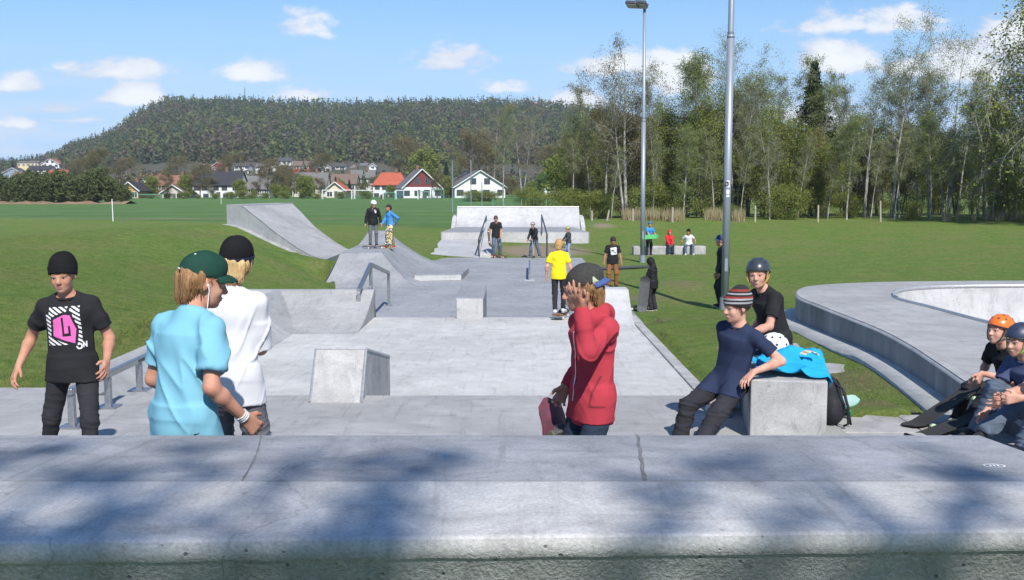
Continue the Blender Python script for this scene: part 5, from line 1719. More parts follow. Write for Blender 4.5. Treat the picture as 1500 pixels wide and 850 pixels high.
# on the pyramid
J = person("boy in black jacket and white helmet on top of the pyramid ramp, looking down", at(547, 33.2, -.01), 12, 1.47,
           dict(lean=8, head=(20, 26, 0), lh=(.24, -.06, .72), rh=(-.25, -.06, .70), lf=(.10, .02, .06), rf=(-.10, -.02, .06)),
           dict(skin="fair", hair="brown", hairlen=.2, top=dict(kind="jacket", mat=BLACK_SHELL, loose=.8, hem=.07, seed=131), trousers=dict(mat=GREY_P, loose=.3), hat=dict(kind="helmet", mat=HELM_WHITE)), .015, rf=1.25)
print_on(J, J["shirt"], lambda u, v: 0 if (u - .5) ** 2 + (v - .4) ** 2 < .1 or (v > .75 and u < .5) else -1, J["pel"] * .2 + J["shc"] * .8 + J["lx"] * .07, .09, .11, [M_WHITEP], .011, "chest_badge", J["lx"], J["up"], .006)
J = person("boy in sky blue jacket on the pyramid ramp holding a patterned skateboard upright", at(572, 33.5, -.1), -52, 1.42,
           dict(lean=3, head=(10, 4, 0), lh=(.17, .10, .80), le=(.9, .5, .3), rh=(-.06, -.3, .72), lf=(.10, .06, .06), rf=(-.10, -.06, .06)),
           dict(skin="tan", hair="black", hairlen=.35, shoe=REDSHOE, top=dict(kind="jacket", mat=SKY_J, loose=.6, hem=.07, seed=141), trousers=dict(mat=cloth("khaki_trousers", (0.2, 0.17, 0.1), .9), loose=.6)), .015, rf=1.25)
# at the far end of the lower floor
J = person("tall boy in black tee and blue jeans stepping on a board at the far end", at(727, 41.3, -.95), 4, 1.73,
           dict(lean=3, roll=-2, head=(-6, 22, 0), lh=(.16, -.16, .86), rh=(-.30, -.08, .80), lf=(.17, .1, .09), rf=(-.12, -.06, .12), rfy=-30),
           dict(skin="fair", hair="brown", hairlen=.5, shoe=REDSHOE, top=dict(kind="tee", mat=BLACK_T, loose=.7, hem=.06, seed=151), trousers=dict(mat=DENIM, loose=.7)), .016, rf=1.3)
J = person("boy in black jacket, jeans and red helmet leaning on a scooter at the far end", at(783, 41.6, -.95), -38, 1.42,
           dict(lean=10, head=(-6, 10, 0), lh=(.10, -.30, .74), rh=(-.16, -.30, .62), lf=(.16, .14, .06), rf=(-.12, -.14, .06)),
           dict(skin="fair", hair="brown", hairlen=.2, top=dict(kind="jacket", mat=BLACK_SHELL, loose=.8, hem=.05, seed=161), trousers=dict(mat=DENIM, loose=.8), hat=dict(kind="helmet", mat=HELM_RED)), .016, rf=1.3)
J = person("small child in grey jacket and olive green helmet at the edge of the far floor", at(833, 41.0, -.95), -64, 1.24,
           dict(lean=2, head=(-4, 8, 0), lh=(.10, -.26, .66), rh=(-.12, -.26, .64)),
           dict(skin="fair", hair="brown", hairlen=.2, top=dict(kind="jacket", mat=GREY_J, loose=.7, hem=.05, seed=171), trousers=dict(mat=LTDENIM, loose=.6), hat=dict(kind="helmet", mat=HELM_GREEN)), .016, rf=1.3)
# ------------------------------------------------------------------ skateboards and other belongings
M_GRIP = pmat("grip_tape", (0.02, 0.02, 0.021), (0.035, 0.035, 0.035), 200, 2, 0.95, obj=True)
M_WHEEL = pmat("urethane_wheel", (0.62, 0.60, 0.52), rough=0.5, obj=True)
M_WHEELG = pmat("green_wheel", (0.45, 0.62, 0.42), rough=0.5, obj=True)
M_WHEELP = pmat("peach_wheel", (0.75, 0.48, 0.36), rough=0.5, obj=True)
M_WHEELD = pmat("dark_wheel", (0.10, 0.10, 0.07), rough=0.5, obj=True)
M_TRUCK = pmat("truck_alloy", (0.45, 0.46, 0.47), (0.35, 0.36, 0.37), 30, 2, 0.4, metal=0.8, obj=True)
BOARD_GROUP = "skateboards"


def pattern_board():
    m = bpy.data.materials.new("camouflage_deck"); m.use_nodes = True
    t = NT(m.node_tree); b = m.node_tree.nodes["Principled BSDF"]
    ob = t.n("ShaderNodeTexCoord").outputs["Object"]
    c = t.mix(t.mapr(t.noise(ob, 14, 2), .49, .51), (.55, .45, .2), (.03, .03, .03))
    c = t.mix(t.mapr(t.noise(ob, 19, 2, dist=.5), .58, .6), c, (.65, .6, .45))
    t.l(c, b.inputs["Base Color"]); b.inputs["Roughness"].default_value = .5
    return m


def skateboard(label, pos, M, under=None, top=None, wheel=None, L=.78, W_=.20, side=None, group=None):
    """deck lies in local XY, length along Y, wheels towards -Z; pos is the middle of the deck"""
    t = bpy.data.objects.new("skateboard", None); COL.objects.link(t)
    t.matrix_world = Matrix.Translation(pos) @ M.to_4x4()
    t.matrix_basis = Matrix.Translation(pos) @ M.to_4x4()
    tag(t, label, "skateboard", group)
    under = under or pmat("maple_deck", (0.35, 0.2, 0.1), (0.28, 0.15, 0.07), 6, 3, .5, obj=True)
    n, k = 22, 9
    def pt(i, j, z):
        v = -1 + 2 * i / n; u = -1 + 2 * j / (k - 1)
        y = v * L / 2
        e = max(abs(v) - .78, 0) / .22
        w = W_ / 2 * math.sqrt(max(1 - e ** 2.2, .02))
        kick = (max(abs(y) - L * .33, 0) ** 1.35) * .95
        conc = .010 * (abs(u) ** 2) * (1 - e)
        return (u * w, y, z + kick + conc)
    for nm, z0, z1, mat in (("deck", -.004, .0055, under), ("grip_tape", .0058, .0072, top or M_GRIP)):
        vs, fs = [], []
        for z in (z0, z1):
            for i in range(n + 1):
                for j in range(k):
                    vs.append(pt(i, j, z))
        q = (n + 1) * k
        for i in range(n):
            for j in range(k - 1):
                a = i * k + j
                fs += [(a, a + k, a + k + 1, a + 1), (a + q, a + 1 + q, a + k + 1 + q, a + k + q)]
        rim = [i * k for i in range(n + 1)] + [n * k + j for j in range(1, k)] + [i * k + k - 1 for i in range(n - 1, -1, -1)] + [j for j in range(k - 2, 0, -1)]
        for a, b in zip(rim, rim[1:] + rim[:1]):
            fs.append((a, b, b + q, a + q))
        m = MB(); m.add(vs, fs)
        m.build(nm, (side if nm == "deck" and side else mat), t)
    for s in (-1, 1):
        y = s * L * .275
        m = MB(); m.box((0, y, -.016), (.055, .075, .022)); m.tube([(-.075, y, -.038), (.075, y, -.038)], .009, 8); m.box((0, y, -.03), (.05, .03, .02))
        tr = m.build("truck", M_TRUCK, t)
        for q in (-1, 1):
            m = MB(); m.tube([(q * .072, y, -.041), (q * .076, y, -.041), (q * .100, y, -.041), (q * .104, y, -.041)], [.021, .026, .026, .021], 14); m.tube([(q * .1045, y, -.041), (q * .1055, y, -.041)], .008, 8)
            m.build("wheel", wheel or M_WHEEL, tr, smooth=False)
    return t


def basis(length, up):
    y = Vector(length).normalized(); z = Vector(up); z = (z - y * z.dot(y)).normalized(); x = y.cross(z)
    return Matrix((x, y, z)).transposed()


PINK = pmat("pink_deck", (0.55, 0.10, 0.18), (0.50, 0.08, 0.15), 8, 2, .5, obj=True)
# held upright by the boy in red: wheels face the camera side
w = RED_BOY["root"].matrix_basis
hand_w = Matrix.Rotation(R(-66), 3, "Z") @ (RED_BOY["wR"] + Vector((0, -.05, -.075))) + RED_BOY["loc"]
skateboard("worn pink edged skateboard held upright by the boy in the red hoodie", Vector((hand_w.x + .0, hand_w.y, hand_w.z - .38)), basis((-.03, .02, 1), (-.75, .62, 0)), under=pmat("worn_dark_deck", (0.06, 0.03, 0.04), (0.20, 0.05, 0.08), 9, 4, .6, obj=True), top=PINK, wheel=M_WHEELD, side=None)
skateboard("white bellied skateboard held on edge beside the boy in striped beanie", Q(1063, 566, 8.25), basis((.20, -.1, 1), (.5, .85, 0)), under=pmat("white_deck", (0.62, 0.56, 0.54), (0.5, 0.3, 0.3), 7, 3, .5, obj=True))
GW = lambda px, py, z: G(px, py, z)
p = G(1236, 606, .09)
skateboard("pale green skateboard lying behind the backpack by the block", Vector((2.52, 8.12, .082)), basis((.8, .6, 0), (0, 0, 1)), top=pmat("pale_green_grip", (.42, .62, .55), rough=.7), under=pmat("green_deck", (.05, .25, .12), rough=.5), wheel=pmat("dark_green_wheel", (.04, .2, .06), rough=.5))
skateboard("black skateboard propped up on its tail with green and white wheels at right", Q(1384, 597, 8.0), basis((.86, .25, .46), (-.46, -.02, .88)), wheel=M_WHEELG, under=M_GRIP)
skateboard("black skateboard lying on its edge with peach wheels by the red shoes", Q(1394, 625, 7.7), basis((.9, .25, .24), (-.25, .02, .96)), wheel=M_WHEELP, under=M_GRIP)
yk = Vector((.885, 18.42, -.425))
skateboard("skateboard under the boy in the yellow tee", yk, basis((.25, 1, 0), (0, 0, 1)))
p = at(549, 33.1, -.03)
skateboard("skateboard under the feet of the boy in the white helmet on the pyramid ramp", p, basis((1, .25, 0), (0, 0, 1)))
p = at(570, 33.2, .27)
skateboard("patterned skateboard stood upright in front of the boy in the sky blue jacket", p, basis((.04, .0, 1), (.2, 1, 0)), under=pattern_board(), L=.8)
p = at(733, 41.0, -.87)
skateboard("skateboard under the foot of the tall boy at the far end", p, basis((.8, -.6, 0), (0, 0, 1)), wheel=M_WHEELP)
p = at(716, 41.1, -.12)
skateboard("dark skateboard hanging from the hand of the tall boy at the far end", p, basis((-.1, .2, 1), (1, .5, 0)))
p = at(943, 23.6, gh(2.98, 23.6) + .41)
skateboard("grey longboard stood on end beside the boy in the black hooded top", p, basis((.10, .0, 1), (-.25, -1, 0)), top=pmat("grey_grip", (.10, .105, .11), (.07, .07, .075), 40, 2, .8, obj=True), L=.86, W_=.23)
p = at(936, 24.0, gh(2.9, 24.0) + .09)
skateboard("dark skateboard lying on the grass left of the longboard", p, basis((1, .3, 0), (0, 0, 1)))
p = at(942, 42.5, .02 - .62 + .62)
skateboard("green skateboard held across the waist of the boy in bright blue", at(951, 42.45, -.18), basis((1, 0, .05), (0, -1, .6)), under=pmat("bright_green_deck", (.06, .42, .10), rough=.5), top=pmat("bright_green_grip", (.06, .36, .10), rough=.7))

# scooter by the jacket boy at the far end
t = empty("kick_scooter", at(776, 41.1, -.95), R(35), "thin kick scooter leaning by the boy in the black jacket", "scooter")
m = MB(); m.tube([(0, -.28, .1), (.0, -.16, .72)], .018, 8); m.build("steering_column", M_TRUCK, t)
m = MB(); m.tube([(-.2, -.16, .72), (.2, -.16, .72)], .016, 8); m.build("handlebar", M_DARK, t)
m = MB(); m.box((0, .05, .07), (.11, .5, .02)); m.build("deck", M_DARK, t)
for y in (-.30, .36):
    m = MB(); m.tube([(-.014, y, .055), (.014, y, .055)], .055, 14); m.build("wheel", M_WHEELD, t)

# ---- the pile on the block
bz = .452
Bm = Matrix.Rotation(R(-9), 3, "Z")
Bl = lambda x, y, z: Vector((2.18, 8.33, 0)) + Bm @ Vector((x, y, z))
# crumpled blue cloth
n = 54
V = np.zeros((n, n, 3))
for i in range(n):
    for j in range(n):
        u, v = i / (n - 1) * 2 - 1, j / (n - 1) * 2 - 1
        a = math.atan2(v, u); r = math.hypot(u, v)
        x = u * (.31 + .03 * math.sin(3 * a + 1)); y = v * (.30 + .03 * math.sin(4 * a))
        V[i, j] = (x, y, 0)
P2 = V.reshape(-1, 3)
hgt = .075 * (1 - np.abs(snoise(P2 * np.array((1, 1, 0)), 13, 44, 4))).clip(0, 1) ** 1.5 + .065 * (1 - np.abs(snoise(P2, 24, 45, 4))).clip(0, 1) ** 2 + .02 + .05 * np.exp(-(P2[:, 0] ** 2 + P2[:, 1] ** 2) / .03)
P2[:, 2] = bz + hgt
# hang over the right and front edges of the block
lx_ = P2[:, 0] + .075
over = np.maximum(lx_ - .285, 0)
P2[:, 0] = np.where(over > 0, .285 + .018 + .25 * over, lx_); P2[:, 2] -= over * .95 + np.where(over > 0, .02, 0)
P2[:, 1] += -.56
ov = np.maximum(-.90 - P2[:, 1], 0)
P2[:, 1] = np.where(ov > 0, -.90 - .05 * ov, P2[:, 1])
W3 = np.array([tuple(Bl(*p)) for p in P2])
o = sheet("blue_cloth", W3.reshape(n, n, 3), n, n, cloth("turquoise_blue_cloth", (0.02, 0.33, 0.62), .9, .85))
md = o.modifiers.new("thickness", "SOLIDIFY"); md.thickness = .004
tag(o, "crumpled bright blue jacket thrown on the concrete block", "jacket")
t = empty("skate_helmet", Bl(-.02, .02, bz + .06), R(35), "white skate helmet with round vents lying beside the blue jacket", "helmet")
F = Field(); F.ell((0, 0, .05), (.105, .128, .112)); F.plane((0, 0, -.012), (0, 0, -1), .01)
sh_ = link("shell", F.mesh("shell", .006), HELM_WHITE, t, smooth=True)
for az, el in [(a, e) for a in range(0, 360, 45) for e in (14, 46)] + [(0, 78), (180, 78)]:
    a, e = R(az + (22 if el > 40 else 0)), R(el)
    d = Vector((math.sin(a) * math.cos(e), -math.cos(a) * math.cos(e), math.sin(e)))
    p = Vector((d.x * .105, d.y * .128, .05 + d.z * .112)); nn_ = Vector((d.x / .105, d.y / .128, d.z / .112)).normalized()
    m = MB(); m.cyl(p - nn_ * .004, p + nn_ * .0012, .0105, n=12); m.build("vent", M_BLACKP, sh_)
t = empty("yellow_trim", Bl(.18, -.62, bz + .12), R(20), "white and yellow striped band lying on the blue jacket", "wrist band")
m = MB()
for k in range(7):
    m.cur = k % 2
    a0, a1 = -1.0 + k * .3, -1.0 + (k + 1) * .3
    m.add([(.075 * math.sin(a0), -.03, .05 * math.cos(a0)), (.075 * math.sin(a1), -.03, .05 * math.cos(a1)), (.075 * math.sin(a1), .035, .05 * math.cos(a1)), (.075 * math.sin(a0), .035, .05 * math.cos(a0))], [(0, 1, 2, 3)])
o = m.build("band", [M_WHITEP, pmat("ochre_cloth", (.55, .35, .05), rough=.9)], t); o.modifiers.new("thickness", "SOLIDIFY").thickness = .006

# backpack slumped against the right side of the block
t = empty("backpack", Bl(.385, -.30, 0), R(-14), "black backpack with dangling straps slumped against the block", "backpack"); t.scale = (.85, .85, .86)
BP = cloth("black_nylon", (0.02, 0.02, 0.024), .6, 1.5, .15)
F = Field(); F.ell((0, 0, .20), (.115, .17, .23)); F.ell((.04, -.05, .14), (.10, .13, .13), k=.04); F.cap((-.02, -.08, .36), (-.02, .08, .36), .06, k=.05); F.plane((0, 0, .004), (0, 0, -1))
me = F.mesh("body", .009); ruffle(me, folds(.012, 77, (1, 1, .7), 22)); bk = link("bag_body", me, BP, t, smooth=True)
m = MB(); m.tube([(.02, -.10, .40), (.10, -.16, .36), (.15, -.17, .2), (.16, -.16, .04), (.12, -.14, .012)], .013, 6); m.build("strap", BP, t, smooth=True)
m = MB(); m.tube([(.05, -.02, .42), (.13, -.08, .30), (.17, -.10, .12), (.19, -.06, .012)], .009, 6); m.build("strap", BP, t, smooth=True)
m = MB(); m.tube([(-.02, -.04, .41), (-.01, -.02, .45), (-.01, .03, .45), (-.02, .05, .41)], .010, 6); m.build("grab_handle", BP, t, smooth=True)

# ------------------------------------------------------------------ lamp poles
def lamp_pole(label, x, y, r0, r1, hgt, heads, lean=0.0):
    z0 = gh(x, y)
    t = empty("lamp_pole", (x, y, z0), 0, label, "lamp pole")
    L = lambda z: (lean * z, 0, z)
    m = MB(); m.tube([L(-.2), L(hgt * .55)], [r0, r0 * .95], 20); m.build("lower_shaft", M_POLE, t, smooth=True)
    m = MB(); m.tube([L(hgt * .55), L(hgt * .55 + .12), L(hgt)], [r0 * .95, r1, r1 * .8], 20); m.build("upper_shaft", M_POLE, t, smooth=True)
    m = MB(); m.tube([L(hgt * .55 - .04), L(hgt * .55 + .03)], [r0 * 1.02, r0 * 1.02], 20); m.build("sleeve_joint", M_POLE, t, smooth=True)
    m = MB(); m.tube([L(-.1), L(.28)], [r0 * 1.35, r0 * 1.3], 20); m.build("foot_collar", M_POLE, t)
    m = MB(); m.box((0, -r0 - .004, 1.05), (.07, .01, .30)); m.build("access_door", M_POLE, t)
    return t, L


t, L = lamp_pole("near thick grey lamp pole with two stickers, running out of the top of the photo", 4.97, 23.79, .088, .068, 11.4, True, .0022)
for k, (z, hh, mt) in enumerate(((2.62 + .22, .16, M_BLKP), (2.62, .17, M_WHITEP))):
    m = MB(); vs = []
    for i in range(7):
        a = R(-115 + 50 * i / 6)
        for zz in (z, z + hh):
            vs.append((math.cos(a) * .0895 + .0022 * z, math.sin(a) * .0895, zz))
    m.add(vs, [(2 * i, 2 * i + 2, 2 * i + 3, 2 * i + 1) for i in range(6)])
    st_ = m.build("sticker", mt if k else M_WHITEP, t)
    if k == 0:
        m = MB()
        cz_, N = z + hh / 2, 18
        for q, (a0, a1, rr_) in enumerate(((0, 360, .055),)):
            vs = []
            for i in range(N):
                a = 2 * math.pi * i / N
                vs.append((math.cos(a) * rr_ * .8 - .016, -.0915, cz_ + math.sin(a) * rr_))
            m.add(vs, [tuple(range(N))])
        m.build("round_mark", M_BLKP, st_)
        m = MB()
        for dx in (-.02, .018):
            m.box((dx - .016, -.0925, cz_ + .012), (.012, .001, .018))
        m.box((-.017, -.0925, cz_ - .02), (.05, .001, .009)); m.build("face_mark", M_WHITEP, st_)
    else:
        m = MB()
        for i in range(3):
            m.box((-.03 + .03 * i, -.0925, z + .06), (.012, .001, .03))
        m.build("lettering", M_BLKP, st_)
t, L = lamp_pole("far thin lamp pole with twin floodlights at the top", 4.99, 39.1, .088, .066, 9.78, True, -.004)
zt = 9.66
m = MB(); m.tube([(-.5 - .04, 0, zt), (.15 - .04, 0, zt)], .04, 8); m.build("crossarm", M_DARK, t)
for dx, tilt in ((-.52, 24), (-.18, 30)):
    m = MB(); m.box((dx, -.12, zt - .02), (.44, .34, .13), M=mrot(-28, -tilt, 8)); fl = m.build("floodlight", M_DARK, t, bevel=.02)
    m = MB(); m.box((dx - .01, -.15, zt - .098), (.38, .27, .012), M=mrot(-28, -tilt, 8)); m.build("glass", pmat("lamp_glass", (.35, .36, .36), rough=.15), fl)
# ------------------------------------------------------------------ foliage
def leafmat(name, a, b, c=None, tr=0.3, sc=1.3):
    m = bpy.data.materials.new(name); m.use_nodes = True
    t = NT(m.node_tree); bs = m.node_tree.nodes["Principled BSDF"]
    ob = t.n("ShaderNodeNewGeometry").outputs["Position"]
    col = t.mix(t.mapr(t.noise(ob, sc, 4, .7), .35, .65), a, b)
    if c:
        col = t.mix(t.mapr(t.noise(ob, sc * 5, 2), .5, .68), col, c)
    t.l(col, bs.inputs["Base Color"]); bs.inputs["Roughness"].default_value = .8; bs.inputs["Specular IOR Level"].default_value = .15
    tl = t.n("ShaderNodeBsdfTranslucent"); t.l(col, tl.inputs[0])
    mx = t.n("ShaderNodeMixShader"); mx.inputs[0].default_value = tr
    t.l(bs.outputs[0], mx.inputs[1]); t.l(tl.outputs[0], mx.inputs[2])
    t.l(mx.outputs[0], m.node_tree.nodes["Material Output"].inputs[0])
    return m


L_OLIVE = leafmat("olive_leaves", (0.172, 0.218, 0.049), (0.259, 0.282, 0.072), (0.111, 0.140, 0.036))
L_SPRING = leafmat("spring_leaves", (0.160, 0.208, 0.061), (0.227, 0.263, 0.079), (0.119, 0.153, 0.046))
L_BROWN = leafmat("brown_catkins", (0.165, 0.128, 0.062), (0.222, 0.187, 0.081), (0.122, 0.113, 0.046))
L_GREY = leafmat("grey_twigs", (0.188, 0.215, 0.095), (0.246, 0.276, 0.113), (0.145, 0.172, 0.068))
L_DARK = leafmat("dark_needles", (0.024, 0.051, 0.024), (0.045, 0.075, 0.033), (0.018, 0.033, 0.018), tr=.1)
L_PINE = leafmat("pine_needles", (0.030, 0.052, 0.024), (0.05, 0.07, 0.03), tr=.1)
L_HEDGE = leafmat("hedge_needles", (0.081, 0.108, 0.043), (0.132, 0.147, 0.059), (0.051, 0.067, 0.029), tr=.15)
L_BUSH = leafmat("bright_bush_leaves", (0.10, 0.17, 0.04), (0.14, 0.21, 0.055))
L_REED = leafmat("dry_reed", (0.42, 0.36, 0.22), (0.30, 0.24, 0.13), tr=.2)
BARK_BIRCH = pmat("birch_bark", (0.42, 0.41, 0.38), (0.10, 0.09, 0.08), 5, 5, .8, stretch=(1, 1, .55), obj=False)
BARK_GREY = pmat("grey_bark", (0.13, 0.12, 0.10), (0.07, 0.06, 0.05), 6, 5, .9)
BARK_DARK = pmat("dark_bark", (0.06, 0.05, 0.042), (0.035, 0.03, 0.026), 6, 5, .9)


class Tree:
    def __init__(s, seed):
        s.r = np.random.default_rng(seed); s.V = []; s.F = []; s.n = 0; s.tips = []

    def tube(s, P, R_, k):
        P = np.array(P); m = len(P)
        T = np.gradient(P, axis=0); T /= np.linalg.norm(T, axis=1)[:, None] + 1e-9
        ref = np.where(np.abs(T[:, 2:3]) > .9, np.array([[1., 0, 0]]), np.array([[0, 0, 1.]]))
        A = np.cross(T, ref); A /= np.linalg.norm(A, axis=1)[:, None] + 1e-9
        B = np.cross(T, A)
        an = np.arange(k) * 2 * np.pi / k
        ring = P[:, None] + (A[:, None] * np.cos(an)[None, :, None] + B[:, None] * np.sin(an)[None, :, None]) * np.array(R_)[:, None, None]
        s.V.append(ring.reshape(-1, 3))
        i, j = np.meshgrid(np.arange(m - 1), np.arange(k), indexing="ij")
        a = s.n + i * k + j; b = s.n + i * k + (j + 1) % k
        s.F.append(np.stack([a, b, b + k, a + k], -1).reshape(-1, 4)); s.n += m * k

    def path(s, p, d, L, n, droop, wig):
        P = [np.array(p, float)]; d = np.array(d, float); d /= np.linalg.norm(d)
        for i in range(n):
            d = d + s.r.normal(size=3) * wig + np.array([0, 0, -droop * (i + 1) / n]); d /= np.linalg.norm(d)
            P.append(P[-1] + d * L / n)
        return np.array(P)

    def grow(s, h, r0, base, spread, nl, elev, droop, sub=5, twig=4, lean=0.0, trunks=1, shape="oval", trunkwig=.035, drop=.13, fan=.10, tip=.12):
        for q in range(trunks):
            a0 = s.r.random() * 6.28 if trunks < 4 else q * 6.283 / trunks + s.r.normal() * .3
            hh = h * (1 - drop * q)
            d0 = np.array([math.cos(a0) * (lean + fan * (trunks > 1)), math.sin(a0) * (lean + fan * (trunks > 1)), 1])
            TP = s.path((.25 * q * math.cos(a0), .25 * q * math.sin(a0), -.15), d0, hh, 10, -.02, trunkwig)
            s.tube(TP, np.linspace(r0, r0 * tip, 11) * max(1 - .25 * q, .55), 7)
            for i in range(nl // trunks):
                f = base + (.98 - base) * (i + s.r.random()) / (nl / trunks)
                x = f * 10; k = min(int(x), 9); p = TP[k] + (TP[k + 1] - TP[k]) * (x - k)
                g_ = (f - base) / (1 - base)
                pr = {"oval": math.sin(math.pi * min(.12 + .83 * g_, 1)) ** .7, "cone": 1.02 - g_, "top": .35 + .65 * math.sin(math.pi * min(.05 + .8 * g_, 1))}[shape]
                L = spread * h * pr * s.r.uniform(.75, 1.2)
                az = i * 2.4 + s.r.normal() * .4; el = R(elev + s.r.normal() * 9)
                P = s.path(p, (math.cos(az) * math.cos(el), math.sin(az) * math.cos(el), math.sin(el)), L, 5, droop, .09)
                rr = max(r0 * .36 * (1 - .75 * f), .012)
                s.tube(P, np.linspace(rr, rr * .25, 6), 4)
                for j in range(sub):
                    ff = s.r.uniform(.25, 1); x = ff * 5; k = min(int(x), 4); p2 = P[k] + (P[k + 1] - P[k]) * (x - k)
                    dd = (P[k + 1] - P[k]); dd /= np.linalg.norm(dd) + 1e-9
                    d2 = dd + s.r.normal(size=3) * .65; L2 = L * s.r.uniform(.25, .5)
                    P2 = s.path(p2, d2, L2, 3, droop * 1.5, .12)
                    s.tube(P2, np.linspace(rr * .4, .006, 4), 3)
                    s.tips += [P2[1], P2[2], P2[3]]
                    for t_ in range(twig):
                        p3 = P2[s.r.integers(1, 4)]
                        P3 = s.path(p3, s.r.normal(size=3) + (0, 0, .2 - 2.2 * droop), L2 * s.r.uniform(.3, .8), 2, droop * 2.5, .1)
                        s.tube(P3, [.009, .007, .004], 3)
                        s.tips += [P3[1], P3[2]]
        return s

    def trunk_mesh(s, name):
        return npmesh(name, np.concatenate(s.V), np.concatenate(s.F))

    def leaf_mesh(s, name, n, size, jit, flat=.0, extra=None):
        T = np.array(s.tips if extra is None else list(s.tips) + list(extra))
        c = T[s.r.integers(0, len(T), n)] + s.r.normal(size=(n, 3)) * jit
        return quads(name, c, size * s.r.uniform(.6, 1.4, n), s.r)


def quads(name, c, sz, r, droop=0.0):
    n = len(c)
    a = r.normal(size=(n, 3)); a[:, 2] -= droop; a /= np.linalg.norm(a, axis=1)[:, None]
    b = np.cross(a, r.normal(size=(n, 3))); b /= np.linalg.norm(b, axis=1)[:, None] + 1e-9
    s1 = sz[:, None]; w = .62
    V = np.stack([c - a * s1, c + b * s1 * w, c + a * s1, c - b * s1 * w], 1).reshape(-1, 3)
    return npmesh(name, V, np.arange(4 * n).reshape(-1, 4))


def tree_proto(name, tr, bark, leaf, n, size, jit, extra=None):
    t = empty(name, (0, 0, 0))
    link("trunk", tr.trunk_mesh("trunk"), bark, t, smooth=True)
    link("crown", tr.leaf_mesh("crown", n, size, jit, extra=extra), leaf, t)
    return t


def spruce(seed, h, spread, n, size):
    tr = Tree(seed); r = tr.r
    tr.tube(np.array([(0, 0, -.2), (0, 0, h * .5), (0, 0, h)]), [h * .014, h * .009, .01], 6)
    tr.tips = []
    lv = int(h * 2.6)
    for i in range(lv):
        f = (i + .5) / lv; z = h * (.06 + .92 * f); L = spread * h * (1 - f) ** 1.0 * r.uniform(.75, 1.15) + .03
        for k in range(7):
            a = k * .9 + i * 1.7 + r.normal() * .2
            P = tr.path((0, 0, z), (math.cos(a), math.sin(a), .12), L, 3, .22, .04)
            tr.tube(P, [.02, .015, .01, .005], 3)
            for q in np.linspace(.12, 1, 6):
                x = q * 3; j = min(int(x), 2); tr.tips.append(P[j] + (P[j + 1] - P[j]) * (x - j))
    return tr


PROTO = {}
PROTO["weeping"] = tree_proto("birch_tree", Tree(3).grow(12.2, .15, .30, .30, 26, 48, .20, 6, 5, trunks=2, shape="top"), BARK_BIRCH, L_BROWN, 12000, .046, .17)
PROTO["birch"] = tree_proto("birch_tree", Tree(4).grow(12, .12, .28, .20, 30, 52, .09, 6, 4, shape="oval"), BARK_BIRCH, L_SPRING, 13000, .050, .22)
PROTO["sparse"] = tree_proto("birch_tree", Tree(5).grow(13, .12, .34, .24, 24, 56, .06, 6, 5, trunks=2, shape="top"), BARK_BIRCH, L_GREY, 9500, .042, .18)
PROTO["thin"] = tree_proto("birch_tree", Tree(6).grow(11.5, .09, .40, .14, 22, 55, .05, 5, 4, shape="oval", lean=.05), BARK_BIRCH, L_GREY, 6500, .042, .17)
PROTO["alder"] = tree_proto("alder_tree", Tree(7).grow(10.5, .12, .10, .20, 40, 52, .04, 6, 4, trunks=2, shape="oval"), BARK_GREY, L_OLIVE, 15500, .060, .30)
PROTO["alder2"] = tree_proto("alder_tree", Tree(8).grow(9.5, .11, .08, .24, 40, 48, .05, 6, 4, trunks=3, shape="oval"), BARK_GREY, L_OLIVE, 15500, .060, .32)
PROTO["curtain"] = tree_proto("birch_tree", Tree(17).grow(12, .17, .22, .30, 44, 30, .42, 8, 6, trunks=2, shape="oval"), BARK_BIRCH, L_OLIVE, 17000, .052, .12)
PROTO["bush"] = tree_proto("willow_bush", Tree(9).grow(3.2, .05, .02, .55, 26, 35, .10, 6, 4, trunks=2, shape="oval"), BARK_GREY, L_OLIVE, 13000, .055, .26)
PROTO["bare"] = tree_proto("bare_tree", Tree(10).grow(10, .20, .22, .36, 28, 45, .04, 7, 6, trunks=1, shape="oval"), BARK_GREY, L_BROWN, 10000, .085, .3)
PROTO["spruce"] = tree_proto("spruce_tree", spruce(11, 13, .30, 0, 0), BARK_DARK, L_DARK, 15000, .115, .10)
PROTO["hedge"] = tree_proto("cypress_bush", Tree(12).grow(5.0, .09, .03, .30, 30, 50, .03, 6, 4, trunks=3, shape="oval"), BARK_DARK, L_HEDGE, 9000, .15, .30)
PROTO["yew"] = tree_proto("garden_tree", Tree(13).grow(6.5, .12, .10, .34, 28, 40, .05, 6, 4, shape="oval"), BARK_GREY, L_SPRING, 6500, .15, .36)
_used = set()


def plant(kind, x, y, sc, label, group=None, z=None, rz=None, leaf=None, sxy=1.0):
    p = PROTO[kind]
    if kind in _used:
        o = copy_tree(p)
    else:
        o = p; _used.add(kind)
    o.location = (x, y, (gh(x, y) if z is None else z) - .05)
    o.rotation_euler = (0, 0, random.random() * 6.28 if rz is None else rz)
    o.scale = (sc * sxy, sc * sxy, sc)
    for k in ("label", "category", "group"):
        if k in o:
            del o[k]
    tag(o, label, "bush" if "bush" in p.name else "tree", group)
    if leaf:
        for ch in o.children:
            if ch.name.startswith("crown"):
                ch.material_slots[0].link = "OBJECT"; ch.material_slots[0].material = leaf
    return o


def px_x(px, y):
    return (px - 750) / 1500 * (y * math.cos(TH) + 2.2 * math.sin(TH))


